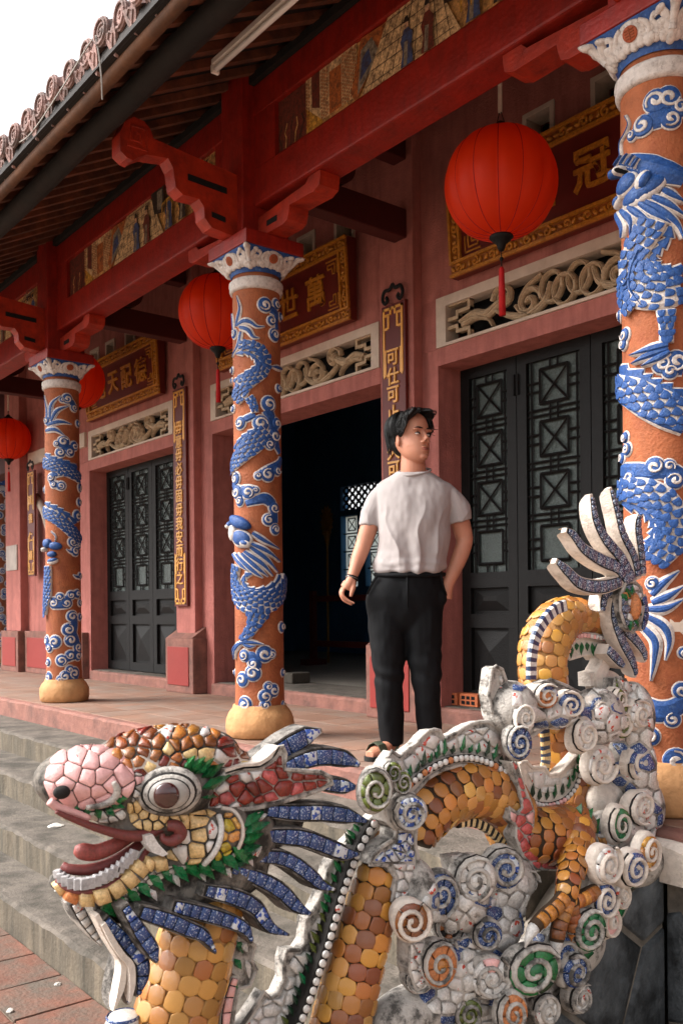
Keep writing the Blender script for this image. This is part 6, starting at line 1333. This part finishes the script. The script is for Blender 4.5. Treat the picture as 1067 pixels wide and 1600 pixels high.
for a in ((851, 1088, 21, BW + [G_or], .1, .3, C_w, 1, .8), (889, 1102, 22, BL, .12, .35, C_w, -1, 2), (932, 1111, 22, BW, .11, .1, C_w, 1, 3), (810, 1161, 24, BL, .12, .5, C_g, 1, 1), (818, 1121, 21, WR, .12, .4, C_w, -1, 4), (873, 1122, 17, BL, .09, .2, C_w, 1, 1), (912, 1149, 26, WR, .13, .15, C_w, 1, 2), (938, 1196, 28, WR, .13, .2, C_w, -1, 0), (970, 1128, 26, OL, .11, .1, C_w, 1, 1), (964, 1092, 16, OL, .1, .1, C_w, 1, 2), (997, 1117, 24, WR, .13, .0, C_w, -1, 2), (994, 1194, 23, BL, .12, .0, C_w, 1, 3), (1014, 1228, 19, GR, .1, -.1, C_w, 1, 1), (1001, 1261, 27, WR, .14, .1, C_w, -1, 5), (967, 1289, 26, GR, .15, .15, C_w, 1, 2), (1012, 1331, 26, AM, .14, .0, C_w, 1, 4), (947, 1352, 29, WR, .16, .1, C_w, -1, 1), (989, 1358, 30, BL, .16, .05, C_w, 1, 2), (943, 1406, 26, BL, .15, .1, C_w, -1, 0), (968, 1398, 20, WR, .13, .0, C_w, 1, 3), (952, 1440, 25, [G_wh, G_pk], .13, .0, C_w, 1, 2), (920, 1455, 33, GR, .16, .2, C_g, 1, 1), (897, 1518, 27, BW, .15, .1, C_g, -1, 2), (878, 1493, 30, BL, .12, .2, C_g, 1, 4), (832, 1517, 43, [G_dg, G_gr], .17, .35, C_g, 1, .5), (765, 1528, 34, [G_wh, G_pk, G_wh], .17, .4, C_g, -1, 1), (761, 1461, 24, BL, .15, .4, C_g, 1, 2), (788, 1358, 33, BW, .13, .4, C_g, -1, 3), (741, 1376, 36, WH, .14, .45, C_g, 1, 1), (823, 1378, 19, WR, .12, .3, C_g, 1, 0), (800, 1584, 29, [G_or], .16, .4, C_g, 1, 2), (853, 1578, 25, WR, .16, .3, C_g, -1, 3), (731, 1584, 24, OL, .14, .4, C_g, 1, 2), (643, 1440, 31, OL + [G_am[3]], .16, .5, C_w, -1, 1), (688, 1396, 31, BL, .13, .45, C_g, 1, 5), (686, 1508, 33, [G_or, G_or, G_am[1]], .16, .4, C_g, 1, 1), (655, 1530, 24, WR, .12, .4, C_g, 1, 1), (587, 1236, 30, OL, .12, .5, C_g, -1, 2), (612, 1206, 16, OL, .09, .4, C_g, 1, 2), (628, 1222, 16, OL, .1, .4, C_g, 1, 3), (641, 1271, 27, [G_bw], .13, .4, C_g, 1, 2.4), (702, 1448, 26, [C_k, G_am[3]], .09, .4, C_g, 1, 1), (905, 1560, 24, WR, .12, .1, C_g, 1, 1)):
    wq = a[4] + (.1 if (a[1] > 1315 and a[0] > 925) or (a[1] > 1440 and a[0] > 865) else .06 if a[1] > 1480 and a[0] > 790 else .0)
    scroll(a[0], a[1], a[2], a[3], wq, a[5], a[6], a[7], a[8], n=R.randint(5, 8))
# loose mosaic skins between the scrolls
cl = plate([(768, 1046), (774, 1041), (784, 1046), (792, 1070), (802, 1086), (820, 1080), (838, 1070), (860, 1062), (885, 1072), (910, 1085), (918, 1100), (905, 1125), (860, 1130), (830, 1150), (800, 1140), (782, 1128), (768, 1112), (763, 1085)], .06, .04, C_g, 'cloud_tail')
mosaic([(779, 1052), (788, 1075), (803, 1093), (838, 1078), (846, 1100), (842, 1140), (820, 1148), (796, 1128), (782, 1110)], 15, [G_wr, G_wr, G_wh], cl, 60, plane(.061), .006, .9)
mosaic([(880, 1085), (905, 1092), (908, 1120), (880, 1128), (856, 1118), (862, 1095)], 17, [G_bl], cl, 61, plane(.061), .006, 1)
lf = plate([(576, 1350), (584, 1335), (598, 1322), (616, 1310), (618, 1296), (606, 1285), (600, 1262), (618, 1242), (645, 1240), (655, 1262), (650, 1290), (648, 1318), (652, 1340), (650, 1372), (636, 1395), (622, 1420), (612, 1408), (618, 1372), (604, 1352)], .1, .06, C_g, 'cloud_tail')
mosaic([(584, 1346), (600, 1328), (622, 1316), (622, 1296), (612, 1282), (612, 1262), (625, 1250), (632, 1290), (644, 1310), (646, 1345), (620, 1346)], 17, [G_bw], lf, 62, plane(.101), .006, 1.2)
mosaic([(614, 1350), (646, 1350), (640, 1388), (622, 1412), (616, 1402), (622, 1372)], 20, [G_wh, G_wr], lf, 63, plane(.101), .006, 1.2)
def patch(poly, cell, mats, w, seed): cp_ = plate(poly, w, .05, C_g, 'mosaic_patch'); mosaic(poly, cell, mats, cp_, seed, plane(w + .001), .006, 1.2)
patch([(770, 1395), (800, 1398), (822, 1405), (818, 1430), (790, 1450), (770, 1432), (752, 1412)], 18, [G_wr, G_wh, G_wh], .11, 70)
patch([(706, 1340), (735, 1336), (765, 1345), (745, 1352), (712, 1368)], 20, [G_wh], .1, 71)
patch([(712, 1470), (738, 1462), (745, 1500), (722, 1515)], 14, [G_bl], .12, 72)
patch([(700, 1410), (716, 1385), (738, 1410), (730, 1440), (716, 1432)], 13, [G_or, G_am[1]], .09, 73)
patch([(640, 1470), (660, 1468), (664, 1500), (672, 1530), (650, 1548), (640, 1515)], 17, [G_wh, G_wr], .13, 74)
patch([(930, 1305), (975, 1312), (1000, 1310), (1000, 1330), (985, 1330), (955, 1328), (936, 1322)], 15, AM, .12, 75)
patch([(966, 1060), (976, 1062), (986, 1080), (1000, 1092), (1004, 1105), (985, 1108), (972, 1088)], 15, WR, .1, 76)
patch([(960, 1060), (968, 1058), (970, 1080), (980, 1098), (966, 1110), (956, 1090)], 13, OL, .085, 77)
patch([(740, 1600), (720, 1560), (740, 1545), (765, 1565), (775, 1600)], 20, [G_wh, G_wh, G_wr], .13, 78)
patch([(848, 1555), (870, 1540), (885, 1560), (872, 1585)], 16, WR, .12, 79)
strand([(1000, 1245, 9), (1022, 1262, 9), (1036, 1290, 9), (1048, 1312, 8)], .08, .04, C_w, [G_bl, G_nv], 'cloud_ribbon', 1.6, .8)
strand([(1022, 1275, 7), (1030, 1300, 7), (1034, 1318, 7)], .1, .04, C_w, [G_ol], 'cloud_ribbon', 1.6, .8)
# --- tail flame
F_T = dict(cem=C_w, tiles=[G_nv], name='flame_strand', tl=1.5, tip=.6)
for pts in ([(972, 908, 8), (940, 917, 10.5), (907, 912, 10), (886, 893, 8.5), (868, 876, 6.5)], [(984, 914, 8), (965, 888, 10), (940, 876, 10.5), (912, 858, 8.5), (895, 836, 7), (884, 828, 5.5)], [(990, 910, 8), (972, 875, 10), (946, 843, 9.5), (930, 812, 7), (923, 772, 5)], [(997, 905, 7), (990, 870, 8), (973, 835, 7.5), (963, 797, 6), (953, 762, 5)], [(1004, 900, 7), (1001, 862, 8), (996, 826, 7), (998, 804, 6)]): strand([(a, b, c * 1.2) for a, b, c in pts], .1, .045, **F_T)
for pts in ([(955, 922, 7), (944, 932, 8), (940, 956, 7)], [(962, 930, 8), (959, 962, 9.5), (971, 1000, 10), (988, 1034, 8.5), (993, 1058, 5)], [(974, 958, 8), (976, 982, 9), (990, 997, 9.5), (1004, 1016, 8), (1008, 1034, 5)], [(948, 1014, 8), (962, 1028, 9), (974, 1042, 6)]): strand([(a, b, c * 1.15) for a, b, c in pts], .07, .045, **F_T)
strand([(1004, 930, 8), (1008, 960, 8), (1002, 985, 8)], .1, .06, C_w, [G_bl], 'flame_strand', 1.5)
hub = plate([(968, 930), (976, 912), (990, 908), (1000, 918), (1005, 945), (1000, 972), (988, 988), (976, 980), (968, 955)], .1, .06, C_g, 'flame_hub')
mosaic([(970, 930), (978, 915), (990, 912), (998, 922), (1002, 946), (997, 970), (987, 984), (977, 976), (970, 954)], 12, [G_wh, G_wh, G_wr, G_nv, G_or], hub, 80, plane(.101), .007, .9)
for a, b in (((984, 935), (978, 918)), ((986, 930), (988, 914)), ((980, 938), (970, 928)), ((992, 945), (1002, 932)), ((993, 955), (1003, 962)), ((990, 965), (998, 980)), ((986, 968), (984, 986))): leaf(a, b, .108, 6, G_gr, hub)
q = MB(); q.disc(y2(987, 948, .1), 9 * SP(987, 948), YZ(.1), .02, 0, 14, .6, 20 * SP(987, 948)); q.obj('hub_stone', G_or, hub, True)
# tail crest on the inside of the bend
tc_ = plate([(888, 1030), (884, 1012), (892, 998), (910, 990), (935, 992), (955, 998), (952, 1012), (938, 1022), (930, 1032), (922, 1022), (908, 1024)], -.0, .04, C_w, 'crest_fin')
strip = strand([(886, 1024, 4.5), (891, 1004, 5), (908, 993, 5), (932, 996, 5), (955, 1000, 5)], .012, .03, C_w, [G_wr, G_pk], 'bead_strip', 1.6, 1)
for u, v in ((893, 1008), (901, 1004), (909, 1003), (917, 1003), (925, 1004), (933, 1005), (941, 1006), (949, 1007)): leaf((u, v), (u + R.uniform(-2, 3), v + R.uniform(12, 22)), .006, 4, G_gr, tc_, name='green_spike')
strand([(950, 1022, 11), (945, 1042, 12), (938, 1060, 13), (946, 1085, 12)], .04, .05, C_w, (), 'plaster_ribbon', dark=False, tip=1); strand([(922, 1062, 11), (945, 1058, 12), (962, 1062, 10), (972, 1078, 8)], .03, .05, C_w, (), 'plaster_ribbon', dark=False, tip=.8)
# --- dragon head
def he_(q, u, v, ru, rv, w, rx_, rot=0):
    s = SP(u, v, w); c = D3(u, v, w); Rm = Matrix.Rotation(rot, 3, 'X'); q.ell(c, (rx_, ru * s / .8, rv * s), Rm, 20, 12)
q = MB()
he_(q, 137, 1214, 68, 49, .0, .09); he_(q, 178, 1222, 44, 44, .01, .09)                       # nose ball
he_(q, 255, 1185, 108, 50, -.01, .1, .03); he_(q, 330, 1195, 70, 38, -.02, .085, -.3)           # forehead crest
he_(q, 262, 1238, 62, 42, .03, .09); he_(q, 320, 1300, 66, 56, .02, .105); he_(q, 240, 1275, 70, 34, .01, .09); he_(q, 160, 1265, 75, 18, .0, .075, -.25)   # eye socket, cheek, muzzle
he_(q, 370, 1310, 50, 70, .0, .1); he_(q, 340, 1360, 70, 50, .0, .1); he_(q, 410, 1280, 60, 50, -.03, .08)
for a in ((112, 1378, 25, 16), (140, 1390, 36, 18), (175, 1388, 36, 20), (215, 1372, 42, 26), (262, 1350, 48, 34), (290, 1385, 60, 36), (230, 1400, 50, 28), (185, 1415, 30, 24)): he_(q, *a, .0, .075)
hm = smooth_mesh(q, .0075, 5, .5); hbv = bvh_of(hm); pj = onmesh(hbv)
head = ob('head', hm, mat('head_grout', '#6e675f', .85, .2, 14, .5, 80, dirt='#211e1b', dscale=22, damt=.95, lo=.42, hi=.58), DR)
def reg_(poly, cell, mats, seed, h=.005, gap=1.1, **k): mosaic(poly, cell, mats, head, seed, pj, h, gap, **k)
def curve_on(pts, r, m, name, lift=.004, n=8, flat=1):
    P = []
    for u, v in spl(pts, 6):
        p = pj(u, v)
        if p is not None: P.append(p + (CAM - p).normalized() * lift)
    q = MB(); rs = r if isinstance(r, (int, float)) else None
    q.tube(P, [(rs if rs else r[min(len(r) - 1, int(i / len(P) * len(r)))]) for i in range(len(P))], n, True, flat); return q.obj(name, m, head, True)
reg_(spl([(70, 1222), (80, 1188), (108, 1169), (148, 1164), (180, 1173), (202, 1194), (211, 1222), (200, 1246), (172, 1260), (140, 1265), (106, 1258), (80, 1246)], 2), 27, [G_pk], 101, .005, .5, dome=.12)
reg_([(206, 1196), (226, 1206), (224, 1228), (226, 1246), (206, 1252), (214, 1225)], 13, [G_pk, G_wh, C_g], 141, .004, .8)
reg_([(78, 1252), (110, 1262), (140, 1270), (170, 1266), (196, 1262), (200, 1280), (170, 1284), (130, 1278), (92, 1266)], 15, [G_pk, G_wh, C_w], 142, .004, .8)
CREST = [(160, 1172), (180, 1150), (215, 1134), (262, 1128), (310, 1132), (350, 1148), (385, 1178), (392, 1194), (360, 1200), (330, 1194), (300, 1200), (262, 1210), (228, 1214), (205, 1206), (185, 1188)]
reg_(CREST, 46, [C_w], 131, .0022, -.6, name='plaster_bed', jit=.2, round_=False, dome=0)
reg_(CREST, 20, [G_rd, G_rd, G_am[3], G_am[1], G_am[3], G_rd, G_am[1], G_cr, G_wr], 102, .006, 1.4, dome=.2)
reg_([(200, 1252), (222, 1246), (232, 1266), (262, 1275), (300, 1272), (312, 1282), (262, 1290), (236, 1300), (214, 1294), (198, 1280)], 17, [G_cr], 103, .005, 1.2)
reg_([(274, 1296), (296, 1270), (318, 1264), (338, 1272), (340, 1300), (330, 1325), (312, 1346), (282, 1350), (262, 1344), (262, 1330), (284, 1318)], 27, [G_cr, G_cr, G_cr, G_wr], 104, .007, 1.4)
reg_([(346, 1272), (362, 1272), (374, 1290), (372, 1312), (358, 1332), (332, 1350), (336, 1338), (348, 1312), (349, 1290)], 19, [G_ye, G_ye, G_am[2]], 105, .006, 1.3)
curve_on([(318, 1352), (334, 1334), (344, 1312), (346, 1290), (342, 1274)], .007, G_wh, 'cheek_band', .006)
curve_on([(300, 1358), (336, 1356), (362, 1340), (378, 1312), (378, 1288), (366, 1268), (346, 1262)], .005, C_w, 'cheek_rim', .004)
# eye: grey moulded ring, ball, brown iris
for r_, t_, m_, nm in ((42, .012, C_g, 'eye_socket'), (37, .02, C_k, 'dark_outline'), (35, .024, C_g, 'eyelid'), (29, .03, C_k, 'dark_outline'), (27.5, .034, mat('eye_grey', '#a59f98', .4, .12, 14, .15, 60, dirt='#55504b', dscale=9, damt=.5), 'eyeball')):
    c = pj(264, 1237); s = SP(264, 1237); nn = V((.9, -.44, 0)); ax = V((.44, .9, 0)); q = MB(); q.disc((0, 0), r_ * s * 1.02, lambda a, b, h: c + ax * a * 1.12 + UV * b + nn * (h - .02), t_ + .02, 0, 26, .12, r_ * s * .86); q.obj(nm, m_, head, True)
q = MB(); q.disc((0, 0), 18.5 * s, lambda a, b, h: c + ax * (a - .006) + UV * b + nn * h, .012, .034, 22, .5); q.obj('iris', mat('iris_brown', '#3a1410', .12, .2, 20, spec=.6, coat=.6), head, True)
# brow lashes, jaw leaves
for a, b in (((300, 1203), (316, 1186)), ((308, 1206), (330, 1188)), ((320, 1212), (346, 1196)), ((320, 1230), (358, 1214)), ((316, 1244), (344, 1240)), ((290, 1200), (300, 1184))): leaf((a[0] - 4, a[1] + 3), (b[0] + 6, b[1] - 4), 0, 8.5, G_gr, head, pj, lift=.016)
for a, b in (((118, 1258), (124, 1276)), ((134, 1260), (142, 1280)), ((150, 1266), (158, 1280)), ((165, 1264), (180, 1276)), ((172, 1258), (196, 1262)), ((178, 1250), (200, 1248))): leaf(a, b, 0, 7, G_gr, head, pj)
jl = [(165, 1425), (186, 1418), (205, 1408), (222, 1396), (240, 1384), (258, 1374), (278, 1370), (298, 1366), (318, 1366), (338, 1360), (356, 1352), (372, 1342)]
for k, (u, v) in enumerate(jl):
    leaf((u - 8, v - 17), (u + 18, v + 9), 0, 9.5, G_gr, head, pj, lift=.016)
    if k % 2: leaf((u + 12, v - 6), (u + 24, v + 12), 0, 6, R.choice([G_wh, G_wr]), head, pj, 'porcelain_chip')
for a, b in (((386, 1290), (412, 1268)), ((388, 1300), (418, 1288)), ((386, 1312), (408, 1306)), ((378, 1330), (404, 1325)), ((366, 1345), (396, 1342))): leaf((a[0] - 6, a[1] + 4), (b[0] + 5, b[1] - 4), 0, 10, G_gr, head, pj, lift=.016)
for a, b in (((392, 1338), (410, 1322)), ((400, 1280), (418, 1272))): leaf(a, b, 0, 8, G_wr, head, pj, 'porcelain_chip')
# mouth: upper lip, curl, tongue, fang, gums, teeth, lower lip
def tubeD(pts, name, m, w, n=10, flat=1.0, parent=None):
    P = spl([(*D3(u, v, ww), r * SP(u, v, ww)) for u, v, r, ww in [(p[0], p[1], p[2], p[3] if len(p) > 3 else w) for p in pts]], 6); q = MB(); q.tube([p[:3] for p in P], [p[3] for p in P], n, True, flat, (1, 0, 0)); return q.obj(name, m, parent or head, True)
tubeD([(88, 1268, 3.5), (110, 1278, 5), (150, 1293, 6.5), (190, 1304, 8), (218, 1306, 9), (245, 1298, 8), (262, 1289, 8)], 'upper_lip', G_lp, .082)
tubeD([(262, 1290, 8.5, .1), (276, 1291, 10, .11), (283, 1303, 10, .11), (270, 1314, 9, .11), (256, 1311, 6, .105), (254, 1303, 4, .1)], 'lip_curl', G_lp, .1)
tubeD([(78, 1252, 7), (92, 1262, 7), (112, 1268, 6), (140, 1278, 5)], 'muzzle_rim', G_pk, .07)
tubeD([(118, 1328, 7, .04), (128, 1330, 13, .05), (150, 1332, 13, .05), (178, 1322, 12, .05), (205, 1308, 9, .04), (222, 1300, 7, .03)], 'tongue', G_to, .05, 14, .7)
tubeD([(98, 1352, 6, .03), (110, 1358, 8, .04), (138, 1359, 9, .045), (170, 1350, 9, .045), (205, 1330, 9, .04), (228, 1310, 7, .03)], 'lower_gum', G_lp, .05, 14)
q = MB(); P = [(226, 1306), (238, 1303), (247, 1318), (262, 1334), (254, 1338), (238, 1332), (229, 1320)]; q.prism([y2(u, v, .105) for u, v in P], lambda a, b, d: V((d, a, b)), XD + .08, XD + .108); q.obj('fang', G_wh, head)
tp = spl([(92, 1364, 7), (103, 1375, 9), (122, 1380, 10), (142, 1378, 10), (162, 1370, 10), (180, 1360, 10), (196, 1347, 9), (209, 1334, 8)], 2)
for k, (u, v, r) in enumerate(tp):
    w = .03 + .055 * min(1, k / 5) ; c = D3(u, v, w); s = SP(u, v, w); q = MB(); hw = 6.4 * s; q.box(-.008, .008, -hw, hw, -r * s, r * s * .8, .002)
    ang = max(0, .9 - k * .16); M = Matrix.Translation(c) @ Matrix.Rotation(-ang, 4, 'Z') @ Matrix.Rotation(-.35 * (k - 4) / 8, 4, 'X'); ob('tooth', q.make('tooth'), mat('tooth_grey', '#a8a4a4', .4, .15, 60, .2, 200, dirt='#55504c', dscale=70, damt=.6, rnd=.1), head, M)
tubeD([(90, 1375, 5, .03), (105, 1388, 4, .055), (130, 1394, 4, .075), (160, 1388, 4, .085), (190, 1372, 4, .085), (215, 1350, 4, .08), (232, 1326, 5, .07)], 'lip_line', G_lp, .08)
lp = spl([(90, 1376), (103, 1394), (124, 1404), (148, 1404), (172, 1396), (194, 1382), (212, 1366), (226, 1348), (240, 1352), (262, 1348)], 1)
for k, (u, v) in enumerate(lp[:-1]):
    u2, v2 = lp[k + 1]; du, dv = u2 - u, v2 - v; l = math.hypot(du, dv) or 1; nx, ny = -dv / l, du / l; hw = 11 if k < 7 else 9; P3 = []
    for (a, b, s_) in ((u + du * .06, v + dv * .06, -1), (u2 - du * .06, v2 - dv * .06, -1), (u2 - du * .06, v2 - dv * .06, 1), (u + du * .06, v + dv * .06, 1)):
        p = D3(a + nx * hw * s_, b + ny * hw * s_, .035 + .055 * min(1, k / 3) - (.006 if s_ > 0 else 0)); P3.append(p)
    if all(p is not None for p in P3) and max((P3[i] - P3[i - 1]).length for i in range(4)) < .08: put(P3, .009, R.choice([G_cr, G_cr, G_cr, G_or if k < 2 else G_cr]), head, 'lip_tile', dome=.5, sink=.012)
reg_([(180, 1405), (212, 1385), (240, 1362), (258, 1354), (300, 1352), (300, 1358), (262, 1368), (236, 1384), (212, 1402), (190, 1416)], 11, [C_w, C_g], 107, .003, .8)
c = D3(97, 1238, .075); q = MB(); q.ell(c, (.012, .018, .014)); q.obj('nostril', C_k, head, True)
tubeD([(178, 1222, 4, .1), (184, 1236, 6, .098), (176, 1250, 6, .09), (160, 1258, 5, .088), (136, 1262, 4, .086)], 'nostril_curl', C_g, .09)
# horns with red glazed tiles
hk = plate([(322, 1262), (330, 1232), (352, 1208), (378, 1200), (405, 1198), (424, 1186), (434, 1168), (441, 1166), (446, 1178), (444, 1202), (470, 1204), (500, 1206), (516, 1214), (519, 1224), (500, 1234), (470, 1244), (430, 1256), (390, 1264), (350, 1266)], .075, .07, C_g, 'horn')
mosaic([(326, 1262), (334, 1236), (356, 1214), (380, 1207), (408, 1204), (428, 1192), (437, 1176), (440, 1204), (470, 1209), (500, 1211), (513, 1219), (500, 1229), (468, 1239), (428, 1250), (388, 1258), (350, 1262)], 22, [G_rd, G_rd, G_rd, G_rd, G_ro, G_wr], hk, 110, plane(.076), .007, 1.2, dome=.3)
curve = strand([(352, 1206, 4), (380, 1198, 4), (405, 1195, 4.5), (424, 1182, 4.5), (437, 1166, 4)], .08, .05, C_w, (), 'horn_rim', dark=False)
# mane and beard strands of blue porcelain
MT = dict(cem=C_d, tiles=[G_bl, G_bl, G_bl, G_bl, G_bl, G_bw], tl=1.6)
for pts, w, th in (([(392, 1196, 9), (420, 1186, 14), (452, 1166, 16), (480, 1150, 14), (503, 1141, 8)], .0, .05), ([(440, 1204, 9), (470, 1190, 12), (505, 1182, 13), (540, 1186, 12), (562, 1196, 9)], .02, .06), ([(505, 1226, 8), (530, 1228, 11), (556, 1230, 9)], .06, .05), ([(432, 1268, 10), (465, 1270, 12), (500, 1270, 12.5), (540, 1274, 12), (575, 1284, 7)], .07, .06), ([(414, 1306, 9), (440, 1307, 12), (475, 1310, 12.5), (510, 1322, 12), (540, 1334, 11), (562, 1334, 6)], .08, .06), ([(405, 1340, 8), (428, 1339, 10.5), (454, 1346, 11), (484, 1367, 10.5), (502, 1383, 8.5), (524, 1390, 5)], .085, .06), ([(377, 1363, 8), (407, 1374, 11), (440, 1393, 11.5), (463, 1416, 10), (487, 1429, 6)], .09, .06), ([(337, 1395, 10), (367, 1402, 12), (400, 1418, 11.5), (421, 1448, 9), (452, 1461, 5)], .1, .06), ([(288, 1420, 10), (327, 1430, 11), (360, 1440, 10.5), (384, 1452, 8.5), (394, 1474, 5)], .11, .05), ([(236, 1430, 11), (268, 1440, 12), (295, 1452, 11), (320, 1463, 9), (338, 1490, 4)], .12, .05), ([(205, 1432, 8), (222, 1460, 11), (238, 1484, 10.5), (246, 1505, 5)], .12, .045), ([(176, 1449, 8), (200, 1475, 10.5), (222, 1503, 11), (222, 1532, 10), (214, 1558, 6)], .085, .045), ([(190, 1505, 7), (186, 1525, 8), (180, 1550, 7), (174, 1578, 5)], .06, .04), ([(206, 1520, 6), (204, 1545, 6), (200, 1570, 4)], .07, .03)): d0 = V((pts[0][0] - pts[1][0], pts[0][1] - pts[1][1])).normalized() * 20; strand([(pts[0][0] + d0.x, pts[0][1] + d0.y, pts[0][2])] + [(a, b, c * 1.24) for a, b, c in pts], w, th, **MT)
strand([(163, 1444, 4), (178, 1472, 5), (193, 1494, 5), (206, 1510, 5.5), (208, 1540, 5), (204, 1566, 4)], .1, .03, C_w, (), 'beard_rib', dark=False); strand([(152, 1430, 4), (168, 1462, 5), (184, 1488, 5), (194, 1508, 5), (190, 1545, 6), (178, 1580, 4)], .09, .03, C_w, (), 'beard_rib', dark=False)
strand([(118, 1408, 11), (128, 1430, 10), (142, 1452, 8), (160, 1478, 5)], .03, .05, C_g, [G_wh, G_wr], 'beard_strand', 1.5)
# porcelain jar set below the beard
jc = D3(193, 1606, -.02); q = MB(); s = SP(193, 1606); q.lathe([(.0, -.4), (.032, -.4), (.05, -.2), (.05, -.03), (.046, .0), (.036, .02), (.03, .03)], (jc.x, jc.y, jc.z), 28); jar = q.obj('porcelain_jar', G_wh, DR, True)
for z in (-.008, .022, -.05): q = MB(); q.lathe([(.052 if z < 0 else .036, 0), (.0535 if z < 0 else .0385, .004), (.052 if z < 0 else .036, .008)], (jc.x, jc.y, jc.z + z), 28, False); q.obj('blue_band', G_bl, jar, True)
